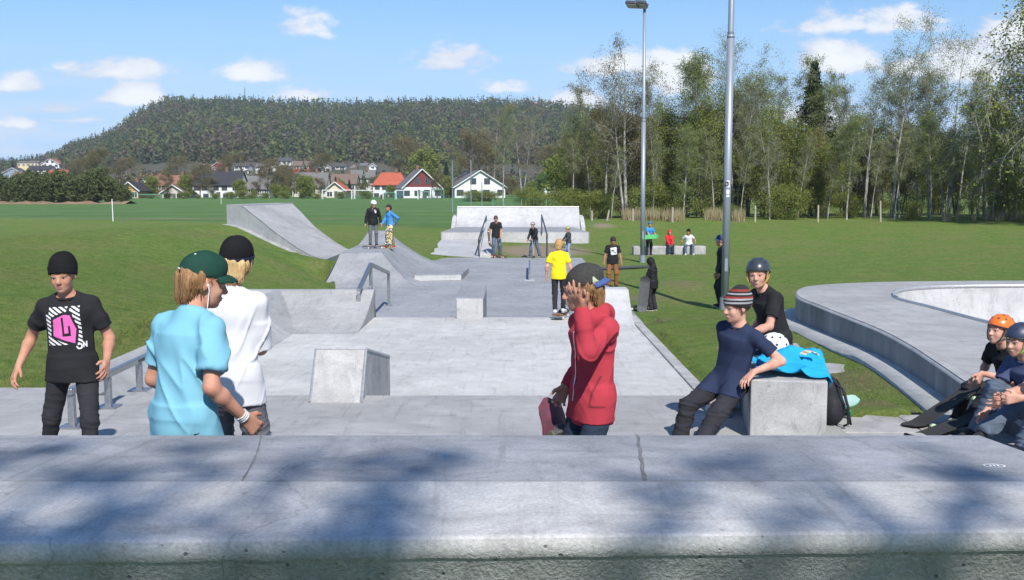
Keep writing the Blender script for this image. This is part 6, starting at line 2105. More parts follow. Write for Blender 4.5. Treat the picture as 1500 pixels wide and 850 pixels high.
# ------------------------------------------------------------------ the wood on the right
def pole_top(kind, px, top, y, label, group=None, **kw):
    H0 = {"weeping": 12.0, "birch": 11.7, "sparse": 12.6, "thin": 11.3, "alder": 10.4, "alder2": 9.4, "curtain": 11.6, "bush": 3.1, "bare": 9.6, "spruce": 13, "hedge": 5, "yew": 6.3}[kind]
    x = px_x(px, y); z0 = gh(x, y)
    zt = Q(px, top, y).z
    return plant(kind, x, y, (zt - z0) / H0, label, group, **kw)


pole_top("thin", 838, 168, 74, "slender white birch with few leaves at the left end of the wood")
pole_top("weeping", 918, 86, 72, "large birch with drooping brown twigs and forked white trunk left of the thin lamp pole", rz=.5, sxy=1.05)
pole_top("birch", 1027, 88, 73, "tall birch in fresh green leaf between the two lamp poles", sxy=.95)
pole_top("sparse", 1096, 78, 80, "thinly leaved birch rising just right of the near lamp pole")
pole_top("thin", 1150, 84, 78, "bare pale grey birch left of the dark spruce")
pole_top("spruce", 1187, 86, 78, "dark pointed spruce standing above the wood")
pole_top("thin", 1232, 104, 76, "thin birch with a white trunk right of the dark spruce", sxy=.9)
pole_top("sparse", 1305, 52, 72, "tallest sparse birch in the right part of the wood", sxy=.95)
pole_top("sparse", 1388, 74, 71, "broad sparse birch with forked white stems left of the drooping birch", rz=2.2, sxy=1.1)
pole_top("thin", 1345, 108, 75, "slim birch standing between the two tall sparse birches")
pole_top("birch", 1120, 120, 82, "green birch half hidden behind the sparse birch by the near pole")
pole_top("curtain", 1535, -90, 62, "big birch with hanging leafy twigs at the right edge of the photo", rz=1.0, sxy=1.2)
pole_top("curtain", 1545, 10, 58, "brown twigged birch behind the big drooping birch at the right edge", rz=3.0)
pole_top("thin", 1445, 150, 66, "pale leaning birch stem under the drooping birch at right", sxy=1.1)
for (px, top, y, k) in ((1212, 185, 69, "thin"), (1168, 200, 68.5, "thin"), (1045, 190, 70, "thin"), (1420, 185, 68, "thin"), (1275, 205, 68.5, "thin"), (955, 205, 69, "thin"), (1000, 190, 68, "birch"), (1085, 200, 68.5, "thin"), (1128, 190, 68, "sparse"), (1240, 175, 68, "birch"), (1310, 190, 68.5, "thin"), (1365, 170, 68, "birch"), (1385, 195, 68.5, "thin"), (1455, 165, 67, "birch"), (895, 215, 69, "thin"), (1485, 190, 67, "thin")):
    pole_top(k, px, top, y, "small white stemmed birch at the front of the wood", "small birches at the front of the wood")
r_ = np.random.default_rng(21)
alders = []
for i, px in enumerate(np.arange(832, 1640, 19)):
    y = 76 + r_.uniform(-4, 9)
    top = np.interp(px, [820, 860, 900, 1000, 1060, 1100, 1200, 1300, 1400, 1500, 1640], [200, 168, 158, 172, 152, 160, 185, 192, 182, 160, 150]) + r_.uniform(-24, 22)
    if px > 1440:
        y -= 8
    if 1165 < px < 1212:
        top = max(top, 186); y = 72
    pole_top("alder" if i % 2 else "alder2", px + r_.uniform(-6, 6), top, y, "dense olive green alder in the wood behind the grass", "alders in the wood", sxy=r_.uniform(.85, 1.1), leaf=(L_BROWN if px < 930 and i % 3 == 1 else L_SPRING if i % 5 == 2 else None))
for i, px in enumerate((862, 886, 958, 1008, 1062, 1078, 1136, 1196, 1250, 1262, 1320, 1362, 1404, 1430)):
    pole_top(("thin", "sparse", "thin", "birch")[i % 4], px + r_.uniform(-5, 5), float(np.interp(px, [860, 960, 1080, 1200, 1300, 1430], [128, 120, 104, 128, 112, 108])) + r_.uniform(-14, 16), 73 + r_.uniform(-2, 6), "slim birch among others rising out of the wood", "slim birches rising out of the wood", sxy=.9)
for i, px in enumerate((834, 872, 950, 1075, 1152, 1242, 1345, 1470, 1560)):
    y = 69.5 + r_.uniform(-1, 2.5)
    pole_top("bush", px + r_.uniform(-8, 8), 292 + r_.uniform(-20, 14), y, "low bushy willow at the foot of the wood", "bushes at the foot of the wood", sxy=r_.uniform(.9, 1.25))

# dry reeds and long grass along the wood's foot
def blades(name, P, hgt, wid, mat, r, lean=.25):
    n = len(P)
    a = r.uniform(0, 2 * np.pi, n); w = np.stack([np.cos(a), np.sin(a), np.zeros(n)], 1) * (wid * r.uniform(.6, 1.3, n))[:, None]
    b = r.uniform(0, 2 * np.pi, n); hh = hgt * r.uniform(.55, 1.25, n)
    L = np.stack([np.cos(b) * lean, np.sin(b) * lean, np.ones(n)], 1) * hh[:, None] * r.uniform(.8, 1, (n, 1))
    V = np.stack([P - w, P + w, P + L], 1).reshape(-1, 3)
    return tag(link(name, npmesh(name, V, np.arange(3 * n).reshape(-1, 3)), mat), kind="stuff")


n = 5200
px = np.concatenate([r_.uniform(905, 1090, int(n * .75)), r_.uniform(1380, 1560, n - int(n * .75))])
cl = (np.sin(px * .11) + np.sin(px * .047 + 1) + np.sin(px * .31)) > -.5
px = px[cl]; y = 66.3 + r_.uniform(-.6, 1.3, len(px)) + .6 * np.sin(px * .05)
x = (px - 750) / 1500 * y
blades("dry_reeds", np.stack([x, y, gh(x, y) - .03], 1), .85, .02, L_REED, r_, .22)

# ------------------------------------------------------------------ fence posts
M_WOODP = pmat("weathered_post", (0.42, 0.37, 0.30), (0.28, 0.25, 0.2), 7, 3, .9)
for i, (px, top, bot, lean, lab) in enumerate(((867, 305, 318, 0, "short pale fence post nearest to the far quarter pipe"), (888, 303, 317, .25, "leaning pale fence post at the left of the wood"), (927, 304, 320, 0, "fence post in the reeds left of the thin lamp pole"), (985, 302, 322, 0, "fence post in the reeds between the lamp poles"),
                                         (1106, 302, 324, 0, "fence post right of the near lamp pole"), (1198, 302, 325, 0, "fence post under the dark spruce"), (1290, 295, 324, -.05, "tall pale fence post in front of the tallest sparse birch"))):
    y = 64.5; x = px_x(px, y); z = gh(x, y); h_ = (bot - top) / 1500 * y + .08
    m = MB(); m.tube([(0, 0, -.3), (lean * h_, 0, h_)], [.065, .055], 8)
    tag(m.build("fence_post", M_WOODP, loc=(x, y, z)), lab, "fence post")

# ------------------------------------------------------------------ field furniture
M_WHITE = pmat("white_paint", (0.75, 0.75, 0.75), (0.68, 0.68, 0.68), 10, 2, .6)
M_GREENPT = pmat("green_paint", (0.10, 0.30, 0.22), (0.08, 0.25, 0.18), 10, 2, .6)
M_NET = pmat("green_net", (0.06, 0.24, 0.17), rough=.8)
for (px, y, h_, lab) in ((165.5, 73, 1.55, "white corner post standing on the field at left"), (324, 150, 1.5, "small white post at the far side of the field")):
    x = px_x(px, y)
    m = MB(); m.tube([(0, 0, -.1), (-.02, 0, h_)], .032, 8); m.tube([(-.02, 0, h_), (-.02, 0, h_ + .03)], .045, 8)
    tag(m.build("corner_post", M_WHITE, loc=(x, y, gh(x, y))), lab, "post")
LINE = pmat("field_line", (0.42, 0.47, 0.38), rough=.9)
m = MB()
for (x0, y0, x1, y1) in ((-70, 104, -4, 108), (-62, 79, -24, 79), (-20, 96, -4, 108), (-75, 190, -10, 196)):
    d_ = Vector((x1 - x0, y1 - y0, 0)).normalized(); nn_ = Vector((-d_.y, d_.x, 0)) * .09
    N = 12
    for k in range(N):
        a = Vector((x0, y0, 0)).lerp(Vector((x1, y1, 0)), k / N); b = Vector((x0, y0, 0)).lerp(Vector((x1, y1, 0)), (k + 1) / N)
        q = [a - nn_, b - nn_, b + nn_, a + nn_]
        m.add([(v.x, v.y, gh(v.x, v.y) + .02) for v in q], [(0, 1, 2, 3)])
tag(m.build("field_markings", LINE), kind="structure")


def goal(px0, px1, top, y, mat, label, net=True):
    x0, x1 = px_x(px0, y), px_x(px1, y); z = gh((x0 + x1) / 2, y); w = x1 - x0; h_ = Q(px0, top, y).z - z
    t = empty("football_goal", ((x0 + x1) / 2, y, z), 0, label, "goal")
    rr = .075
    for s in (-1, 1):
        m = MB(); m.tube([(s * w / 2, 0, 0), (s * w / 2, 0, h_)], rr, 8); m.build("post", mat, t)
        m = MB(); m.tube([(s * w / 2, 0, h_), (s * w / 2, h_ * .35, h_), (s * w / 2, h_ * .8, .05)], .05, 6); m.build("stay", mat, t)
    m = MB(); m.tube([(-w / 2, 0, h_), (w / 2, 0, h_)], rr, 8); m.build("crossbar", mat, t)
    if net:
        m = MB()
        for k in range(13):
            xx = -w / 2 + w * k / 12; m.tube([(xx, h_ * .36, h_), (xx, h_ * .8, .03)], .014, 3)
        for k in range(7):
            f = k / 6; m.tube([(-w / 2, h_ * (.36 + .44 * f), h_ * (1 - f) + .03), (w / 2, h_ * (.36 + .44 * f), h_ * (1 - f) + .03)], .014, 3)
        m.build("net", M_NET, t)


goal(472, 515, 278.8, 215, M_WHITE, "white football goal at the left of the row across the field", False)
goal(519, 561, 279, 216, M_WHITE, "second white goal from the left across the field")
goal(564, 578, 282, 205, M_GREENPT, "small green goal between two white ones across the field")
goal(580, 612, 279, 212, M_WHITE, "white goal in front of the maroon gabled house")
goal(614, 628, 281, 206, M_GREENPT, "small green goal below the maroon gabled house")
goal(632, 650, 278, 214, M_GREENPT, "tall green framed goal at the right of the row across the field")
goal(191, 236, 285, 222, M_GREENPT, "green netted goal in front of the ochre house")


def net_fence(label, pts, h_, mat_post, dense=True, hp_=None):
    t = empty("net_fence", pts[0], 0, label, "fence"); o = Vector(pts[0])
    for i, p in enumerate(pts):
        p = Vector(p) - o
        m = MB(); m.tube([p + Vector((0, 0, -.2)), p + Vector((0, 0, (hp_ or [h_] * len(pts))[i]))], .05, 6); m.build("post", mat_post, t)
    m = MB()
    for a, b in zip(pts, pts[1:]):
        a, b = Vector(a) - o, Vector(b) - o; L = (b - a).length; k = max(int(L / .45), 2)
        for q in range(k + 1):
            p = a.lerp(b, q / k); m.tube([p, p + Vector((0, 0, h_))], .011, 3)
        for q in range(int(h_ / .35) + 1):
            z = Vector((0, 0, q * h_ / int(h_ / .35) + .02)); m.tube([a + z, b + z], .011, 3)
    m.build("mesh", M_NET, t)


def gp(px, y):
    x = px_x(px, y); return (x, y, gh(x, y))


net_fence("green mesh ball fence with tall pale posts behind the far quarter pipe", [gp(663, 98), gp(690, 104), gp(706, 104)], 1.6, M_POLE, True, [5.0, 5.2, 3.0])
net_fence("low green wire fence behind the far quarter pipe running to the wood", [gp(722, 100), gp(764, 99), gp(800, 97), gp(832, 95)], 1.3, M_GREENPT)

# ------------------------------------------------------------------ wooded hill
RIDGE = [(-700, 268), (-300, 262), (0, 252), (60, 246), (92, 236), (112, 222), (150, 213), (178, 200), (205, 176), (250, 158), (300, 160), (365, 159), (420, 162), (500, 163), (600, 162), (700, 160), (760, 160), (810, 164), (860, 172), (920, 184), (1000, 196), (1150, 205), (1350, 220), (1600, 235), (2200, 260)]
RX = np.array([p[0] for p in RIDGE]); RY = np.array([p[1] for p in RIDGE])
D0, D1 = 420.0, 980.0


def hill_z(px, y):
    zr = (275 - np.interp(px, RX, RY)) / 1500 * D1 + CZ
    t = np.clip((y - D0) / (D1 - D0), 0, 1.6)
    rise = np.where(t < 1, t ** 1.12, 1 - (t - 1) ** 2 * 1.2)
    wob = 1 + .05 * np.sin(px * .021 + y * .008) * np.sin(np.pi * np.clip(t, 0, 1))
    return -.6 + (zr + .6) * rise * wob


hp_ = np.linspace(-700, 2200, 240); hy = np.concatenate([np.linspace(D0 - 15, D1, 44), np.linspace(1010, 1500, 8)])
HP, HY = np.meshgrid(hp_, hy, indexing="ij")
HX = (HP - 750) / 1500 * HY
M_HILL = pmat("hill_floor", (0.055, 0.055, 0.03), (0.085, 0.075, 0.05), .05, 5, .95)
hz = hill_z(HP, HY); hz[:, 0] = -1.2
tag(sheet("hill", np.stack([HX, HY, hz], -1), len(hp_), len(hy), M_HILL), kind="structure")


def far_wood(name, N, seed, region, mats, weights, size, k=34):
    """thousands of far trees as one mass: each a small cloud of leaf clumps"""
    r = np.random.default_rng(seed)
    px, y, z = region(r, N)
    N = len(px)
    x = (px - 750) / 1500 * y
    kind = r.choice(len(mats), N, p=weights(px, y) if not callable(weights) else None) if not callable(weights) else np.array([r.choice(len(mats), p=w) for w in weights(px, y)])
    h_ = size * r.uniform(.65, 1.3, N)
    con = np.isin(kind, [0, 1])
    u = r.random((N, k)); a = r.uniform(0, 6.283, (N, k))
    rad_c = .27 * (1.02 - u) * h_[:, None]; rad_d = .36 * np.sqrt(np.clip(1 - (2 * np.clip(u, .1, 1) - 1.05) ** 2, .05, 1)) * h_[:, None] * np.sqrt(r.random((N, k)))
    rd = np.where(con[:, None], rad_c, rad_d)
    c = np.stack([x[:, None] + np.cos(a) * rd, y[:, None] + np.sin(a) * rd, z[:, None] + u * h_[:, None] * np.where(con, 1.15, .95)[:, None]], -1)
    s_ = (h_[:, None] * np.where(con[:, None], .115 * (1.35 - u), .11 if k < 50 else .06)) * r.uniform(.7, 1.3, (N, k))
    me = quads(name, c.reshape(-1, 3), s_.reshape(-1), r)
    me.polygons.foreach_set("material_index", np.repeat(kind, k).astype(np.int32))
    return tag(link(name, me, mats), kind="stuff")


def reg_hill(r, N):
    px = r.uniform(-60, 1250, N); t = r.uniform(.16, 1.02, N) ** .85
    y = D0 + (D1 - D0) * t
    ok = ~((px < 92) & (t < .55)) & ~((px > 60) & (px < 570) & (t < .24))
    px, y = px[ok], y[ok]
    return px, y, hill_z(px, y) - .5


def w_hill(px, y):
    t = (y - D0) / (D1 - D0)
    n1_ = 1.3 * (np.sin(px * .031 + y * .012) + np.sin(px * .013 - y * .021 + 1)) + .8 * np.sin(px * .083 + y * .031)
    w = np.stack([.26 + .2 * t + .10 * n1_, .30 + 0 * t, np.clip(.22 - .08 * t + .08 * n1_, .02, 1), np.clip(.36 - .42 * t - .08 * n1_, .02, 1), .10 - .05 * t], 1)
    w = np.clip(w, .01, None)
    return w / w.sum(1, keepdims=True)


F_MATS = [leafmat("far_spruce", (0.038, 0.062, 0.036), (0.057, 0.083, 0.040), tr=.1, sc=.05), leafmat("far_pine", (0.068, 0.098, 0.046), (0.099, 0.122, 0.053), tr=.1, sc=.05), leafmat("far_spring_green", (0.120, 0.145, 0.048), (0.163, 0.176, 0.061), sc=.05),
          leafmat("far_bare_brown", (0.109, 0.086, 0.056), (0.144, 0.117, 0.077), sc=.05), leafmat("far_bare_grey", (0.122, 0.109, 0.097), (0.149, 0.136, 0.118), sc=.05)]
far_wood("hill_forest", 13000, 5, reg_hill, F_MATS, w_hill, 9.6, 30)


def reg_low(r, N):
    px = r.uniform(60, 830, N); y = r.uniform(330, 470, N)
    return px, y, np.where(y < 430, -.6, hill_z(px, y)) - .3


far_wood("lower_woods", 480, 6, reg_low, F_MATS, lambda px, y: np.tile([.08, .10, .22, .42, .18], (len(px), 1)), 7.0, 90)
m = MB(); z = float(hill_z(364, 985)); x = (364 - 750) / 1500 * 985
m.tube([(0, 0, -2), (0, 0, 19)], [.5, .2], 6)
for k in range(4):
    m.box((0, 0, 9 + k * 2.6), (1.2, 1.2, .25))
tag(m.build("radio_mast", M_DARK, loc=(x, 985, z)), "thin radio mast on the crest of the wooded hill", "mast")

# ------------------------------------------------------------------ houses
M_PANE = pmat("window_glass", (0.05, 0.065, 0.08), rough=.12)
M_CHIM = pmat("chimney_brick", (0.20, 0.10, 0.07), (0.14, 0.08, 0.06), 3, 3, .9)
WALLS = dict(ochre=(.50, .30, .10), pink=(.52, .45, .42), white=(.72, .72, .71), cream=(.60, .55, .45), dark=(.10, .095, .09), red=(.30, .05, .04), maroon=(.16, .035, .035), yellow=(.62, .52, .28), blue=(.20, .27, .36), beige=(.45, .38, .30), grey=(.30, .30, .30), brown=(.18, .10, .06))
ROOFS = dict(black=(.035, .035, .04), grey=(.16, .155, .15), brown=(.17, .12, .095), red=(.42, .10, .055), rust=(.28, .13, .09), dkgrey=(.075, .075, .08))
M_WALL = {k: pmat("wall_" + k, v, tuple(c * .9 for c in v), .8, 3, .85) for k, v in WALLS.items()}
M_ROOF = {k: pmat("roof_" + k, v, tuple(c * .78 for c in v), 1.2, 4, .85) for k, v in ROOFS.items()}


def house(label, px0, px1, top, bot, y, wall, roof, side="e", yaw=0.0, roofpart=.5, win=3, upper=None, chimney=True, depth=8.0, hip=False, cat="house", floors=1):
    """px span, roof top and foot rows measured in the photograph at depth y; side 'g' shows the gable, 'e' the eaves"""
    xa, xb = (px0 - 750) / 1500 * y, (px1 - 750) / 1500 * y
    w = xb - xa; zt = Q(750, top, y).z; zb_ = Q(750, bot, y).z
    h_ = zt - zb_; hw = h_ * (1 - roofpart); hr = h_ * roofpart
    t = empty("house", ((xa + xb) / 2, y, zb_), R(yaw), label, cat)
    c_ = abs(math.cos(R(yaw))); w = w / max(c_ + .25 * abs(math.sin(R(yaw))) * depth / w, .5)
    m = MB()
    if side == "e":
        W2, D2 = w / 2, depth / 2; ov = .45
        m.bx(-W2 + .3, W2 - .3, 0, depth, -3, hw)
        if not hip:
            for s in (-1, 1):
                m.add([(s * (W2 - .302), 0, hw), (s * (W2 - .302), depth, hw), (s * (W2 - .302), D2, hw + hr - .2)], [(0, 1, 2)])
        o = m.build("wall", M_WALL[wall], t)
        m = MB()
        e = hr / D2 * ov; ri = W2 * .55 if hip else W2
        A_ = [(-W2, -ov, hw - e), (W2, -ov, hw - e), (ri, D2, hw + hr), (-ri, D2, hw + hr), (-W2, depth + ov, hw - e), (W2, depth + ov, hw - e)]
        fs = [(0, 1, 2, 3), (3, 2, 5, 4)] + ([(1, 5, 2), (0, 3, 4)] if hip else [])
        m.add(A_, fs); rf = m.build("roof", M_ROOF[roof], t); md = rf.modifiers.new("thickness", "SOLIDIFY"); md.thickness = .22; md.offset = 0
        front = [(-W2 + .3, W2 - .3, 0.0, hw)]
        ridge = (W2 * .3, D2, hw + hr)
    else:
        W2 = w / 2
        m.bx(-W2 + .35, W2 - .35, 0, depth, -3, hw)
        if not upper:
            m.add([(-W2 + .35, 0, hw), (W2 - .35, 0, hw), (0, 0, hw + hr - .25), (-W2 + .35, depth, hw), (W2 - .35, depth, hw), (0, depth, hw + hr - .25)], [(0, 1, 2), (5, 4, 3)])
        o = m.build("wall", M_WALL[wall], t)
        if upper:
            m = MB(); m.add([(-W2 + .33, -.03, hw), (W2 - .33, -.03, hw), (0, -.03, hw + hr - .25), (-W2 + .33, .3, hw), (W2 - .33, .3, hw), (0, .3, hw + hr - .25)], [(0, 1, 2), (5, 4, 3), (0, 3, 4, 1), (1, 4, 5, 2), (2, 5, 3, 0)]); m.build("gable", M_WALL[upper], t)
        m = MB(); e = hr / W2 * .5; ov = .5
        A_ = [(-W2 - .1, -ov, hw - e), (0, -ov, hw + hr), (W2 + .1, -ov, hw - e), (-W2 - .1, depth + ov, hw - e), (0, depth + ov, hw + hr), (W2 + .1, depth + ov, hw - e)]
        m.add(A_, [(0, 1, 4, 3), (1, 2, 5, 4)]); rf = m.build("roof", M_ROOF[roof], t); md = rf.modifiers.new("thickness", "SOLIDIFY"); md.thickness = .22; md.offset = 0
        m = MB()
        for s in (-1, 1):
            m.tube([(s * (W2 + .12), -ov - .03, hw - e), (0, -ov - .03, hw + hr)], .13, 4)
        m.build("bargeboard", M_WALL["white"], rf)
        ridge = (0, depth * .6, hw + hr)
    if chimney:
        m = MB(); m.box((ridge[0], ridge[1], ridge[2] + .35), (.7, .7, 1.5)); m.build("chimney", M_CHIM, rf)

    def window(cx, cz, ww, wh, yy=-.02):
        m = MB(); m.bx(cx - ww / 2 - .1, cx + ww / 2 + .1, yy - .04, yy + .02, cz - wh / 2 - .1, cz + wh / 2 + .1)
        f = m.build("window", M_WALL["white"] if wall != "white" else M_WALL["dark"], t)
        m = MB()
        for q in (-1, 1):
            m.bx(cx + q * ww / 4 - ww / 4 + .05, cx + q * ww / 4 + ww / 4 - .05, yy - .06, yy - .045, cz - wh / 2, cz + wh / 2)
        m.build("pane", M_PANE, f)
    for fl in range(floors):
        zc = hw * ((fl + .55) / floors)
        wh = min(1.2, hw / floors * .5)
        for k in range(win):
            window(-w / 2 + w * (k + .5 + .12 * math.sin(k * 3 + fl)) / win, zc, min(1.5, w / win * .5), wh)
    if side == "g" and hr > 2:
        for q in (-1, 1):
            window(q * w * .13, hw + hr * .34, w * .10, min(1.25, hr * .32), -.06)
    m = MB(); dx = w * .06; m.bx(dx - .5, dx + .5, -.05, .03, -.1, min(2.1, hw * .85)); m.build("door", M_WALL["dark"] if wall != "dark" else M_WALL["white"], t)
    return t


house("ochre gabled house with dark roof at the left edge of the field", 176, 207, 267, 294, 232, "ochre", "black", "g", roofpart=.42, win=2, depth=9)
house("low pinkish house with white bargeboards right of the ochre house", 237, 274, 271, 293, 236, "pink", "brown", "g", roofpart=.5, win=2, depth=8)
house("long low house with a faded rusty roof behind the pinkish house", 228, 284, 257, 280, 285, "brown", "rust", "e", win=4, roofpart=.6)
house("large white house with a black roof on the far side of the field", 282, 353, 251, 294, 252, "white", "black", "e", roofpart=.45, win=5, floors=2, depth=9)
house("grey house with a grey roof right of the large white house", 353, 398, 258, 294, 258, "grey", "grey", "e", roofpart=.5, win=4, floors=2)
house("red cottage alone on the lower slope of the hill", 312, 331, 238, 250, 478, "red", "red", "g", win=2)
house("white two storey house on the slope right of the red cottage", 345, 367, 240, 254, 470, "white", "dkgrey", "e", roofpart=.25, win=3, floors=2)
house("cream house with a long grey roof in mid row", 428, 480, 253, 290, 272, "cream", "grey", "e", roofpart=.55, win=4)
house("small beige house with an orange roof behind the goals", 476, 508, 267, 292, 243, "cream", "red", "g", roofpart=.45, win=2)
house("brown roofed house half hidden behind the small beige one", 484, 524, 255, 282, 305, "beige", "brown", "e", win=3)
house("white house with grey roof under the hill left of the orange roofed villa", 512, 550, 249, 272, 345, "white", "grey", "e", win=4)
house("white villa with a bright orange red hipped roof", 546, 597, 253, 293, 266, "white", "red", "e", roofpart=.42, win=4, hip=True, floors=2)
house("large house with a maroon gable above white ground floor walls", 588, 650, 248, 293, 237, "white", "grey", "g", roofpart=.58, win=4, upper="maroon", yaw=14, depth=12)
house("white gabled house with grey roof beside the ball fence", 662, 745, 250, 293, 243, "white", "grey", "g", roofpart=.55, win=4, yaw=16, depth=15)
house("small white house highest on the slope in the middle", 408, 429, 231, 241, 540, "white", "dkgrey", "e", win=3)
house("red wooden house on the slope left of the white one with dark roof", 430, 456, 236, 249, 500, "red", "brown", "e", win=3)
house("white house with black gabled roof on the middle slope", 463, 488, 238, 253, 495, "white", "black", "g", win=2)
house("tiny pale cottage on the slope above the orange roofed villa", 541, 553, 240, 247, 520, "white", "grey", "g", win=1)
for k_, (a_, b_, t_, f_, w_, r_k) in enumerate(((376, 392, 240, 248, "white", "grey"), (396, 407, 236, 243, "white", "brown"), (492, 508, 240, 248, "white", "dkgrey"), (514, 526, 243, 250, "cream", "red"), (528, 540, 239, 246, "white", "grey"), (296, 309, 241, 249, "white", "rust"), (556, 572, 243, 251, "white", "dkgrey"))):
    house("small pale house scattered on the lower hillside", a_, b_, t_, f_, 505 + 9 * k_, w_, r_k, "g" if k_ % 2 else "e", win=2)["group"] = "small pale houses on the lower hillside"
house("long yellow block among trees on the far left hillside", 30, 62, 236, 246, 590, "yellow", "grey", "e", roofpart=.2, win=5)
house("white house with a pointed roof on the far left hillside", 64, 92, 233, 247, 580, "white", "rust", "g", win=3)
house("blue grey gabled house at the far left", 8, 38, 246, 262, 500, "blue", "dkgrey", "g", win=2)
house("white house with black roof below the yellow block", 44, 78, 243, 254, 520, "white", "black", "e", win=4)
house("low house with an orange roof at the far left", 72, 102, 249, 260, 490, "cream", "red", "e", roofpart=.6, win=3)
house("dark roofed white house above the left hedge", 20, 50, 251, 266, 440, "white", "brown", "e", win=3)
house("white bungalow among bare trees above the ochre house", 176, 200, 252, 264, 430, "white", "grey", "g", win=2)
house("pale house with rust roof among trees right of the bungalow", 204, 236, 255, 268, 415, "cream", "rust", "e", win=3)

# the caravan by the wood
y = 190; x = px_x(807, y); z = Q(807, 288, y).z
t = empty("caravan", (x, y, z), R(8), "white caravan parked at the left end of the wood", "caravan")
m = MB(); m.prism_x([(-1.1, .4), (-1.1, 1.5), (-.9, 1.9), (.9, 1.9), (1.1, 1.5), (1.1, .4)], -1.3, 1.3)
pr = [(-1.35, .35), (-1.4, 1.1), (-.9, 1.75), (-.2, 1.9), (1.1, 1.85), (1.4, 1.3), (1.4, .35)]
m = MB(); n = len(pr); m.add([(p[0], -1, p[1]) for p in pr] + [(p[0], 1, p[1]) for p in pr], [tuple(range(n)), tuple(range(n, 2 * n))[::-1]] + [(i, i + n, (i + 1) % n + n, (i + 1) % n) for i in range(n)])
m.build("body", M_WHITE, t, bevel=.06)
for cx in (-.6, .75):
    m = MB(); m.bx(cx - .3, cx + .3, -1.02, -1.0, .95, 1.45); m.build("window", M_PANE, t)
m = MB(); m.tube([(0, -1.02, .3), (0, -.85, .3)], .3, 14); m.build("wheel", M_BLACKP, t)

# ------------------------------------------------------------------ trees beyond the field
for i, px in enumerate(np.arange(-60, 190, 17)):
    y = 156 + r_.uniform(-3, 7); x = px_x(px, y)
    zt = Q(px, 254 + r_.uniform(-6, 9) + (8 if px > 150 else 0), y).z
    plant("hedge", x, y, (zt + .55) / 5.0, "dark olive evergreen in the tall hedge at the left end of the field", "evergreens in the left hedge", z=-.6, sxy=1.15)
m = MB()
N = 44
bank = [(px_x(-80 + 268 * k / N, 152), 152 + .6 * math.sin(k)) for k in range(N + 1)]
rows = [[(x, y - 1.6, -.6), (x, y - .5, -.45 + .12 * math.sin(k * 1.3)), (x, y + 1.0, -.25 + .2 * math.sin(k * .9) * math.sin(k * .31)), (x, y + 4, -.6)] for k, (x, y) in enumerate(bank)]
tag(sheet("soil_bank", np.array(rows), N + 1, 4, pmat("bare_soil", (0.30, 0.19, 0.11), (0.16, 0.11, 0.06), .8, 4, .95)), kind="structure")
EDGE = [("bare", 293, 246, 238, "broad bare tree in front of the large white house"), ("bare", 392, 240, 246, "dense bare tree right of the large white house"), ("bare", 418, 246, 262, "tall bare tree left of the long grey roof"),
        ("yew", 452, 262, 232, "rounded olive bush in front of the long grey roof"), ("yew", 418, 275, 228, "low olive bush at the field's edge below the bare trees"), ("yew", 222, 262, 240, "small green tree between the ochre and the pinkish house"),
        ("bare", 598, 210, 330, "tall leafing tree behind the maroon gabled house"), ("yew", 622, 226, 300, "yellow green tree above the maroon gabled house"), ("spruce", 654, 236, 280, "dark narrow spruce between the two gabled houses"),
        ("birch", 672, 225, 300, "green birch behind the white gabled house"), ("bare", 704, 205, 250, "brown tree behind the white gabled house"), ("thin", 738, 158, 128, "white birch trunk behind the far quarter pipe"),
        ("sparse", 765, 162, 270, "big brown tree right of the white birch trunk"), ("sparse", 722, 178, 300, "brown twigged tree left of the white birch trunk"), ("yew", 796, 258, 230, "bright green bush above the caravan"), ("bush", 772, 278, 105, "low brown bush behind the wire fence"),
        ("bush", 790, 284, 100, "small round bush by the wire fence left of the wood"), ("bare", 806, 222, 300, "pale brown tree between the hill and the wood"), ("yew", 822, 235, 150, "green tree at the left end of the wood"), ("bare", 140, 226, 300, "yellow brown tree above the left hedge"), ("bare", 115, 240, 330, "brown tree at the foot of the hill's left end"),
        ("spruce", 512, 262, 260, "small dark spruce behind the goals"), ("spruce", 492, 258, 268, "slim dark conifer by the small beige house"), ("yew", 340, 282, 236, "low hedge bush below the large white house"), ("yew", 372, 280, 234, "green bush below the grey house"), ("yew", 262, 284, 226, "low bush below the pinkish house"), ("bare", 545, 262, 300, "bare tree left of the orange roofed villa"), ("bush", 690, 281, 180, "long dark hedge in front of the white gabled house"), ("bush", 712, 281, 181, "dark hedge end right of the ball fence posts"),
        ("spruce", 20, 236, 520, "dark pine on the far left hillside"), ("bare", 470, 232, 330, "bare tree on the slope above the long grey roof"), ("bare", 335, 232, 360, "brown tree below the red cottage"), ("bare", 258, 236, 350, "brown tree above the rusty roof"), ("bare", 182, 238, 345, "brown tree above the white bungalow")]
for i, px in enumerate((186, 214, 240, 268, 290, 306, 330, 352, 366, 388, 410, 436, 460, 500, 528, 556)):
    EDGE.append(("bush", px + (i * 7) % 9, 280 + (i * 5) % 7, 222 + (i * 3) % 7, "low olive garden hedge bush in front of the houses"))
for i, px in enumerate((246, 272, 312, 352, 376, 404, 430, 446, 470, 498, 530, 572, 640, 655, 750, 780)):
    EDGE.append((("bare", "yew", "bare", "yew")[i % 4], px, 257 + (i * 37) % 17, 226 + (i * 13) % 30, ("leafless brown garden tree in front of the row of houses" if i % 2 == 0 else "olive garden tree in front of the row of houses")))
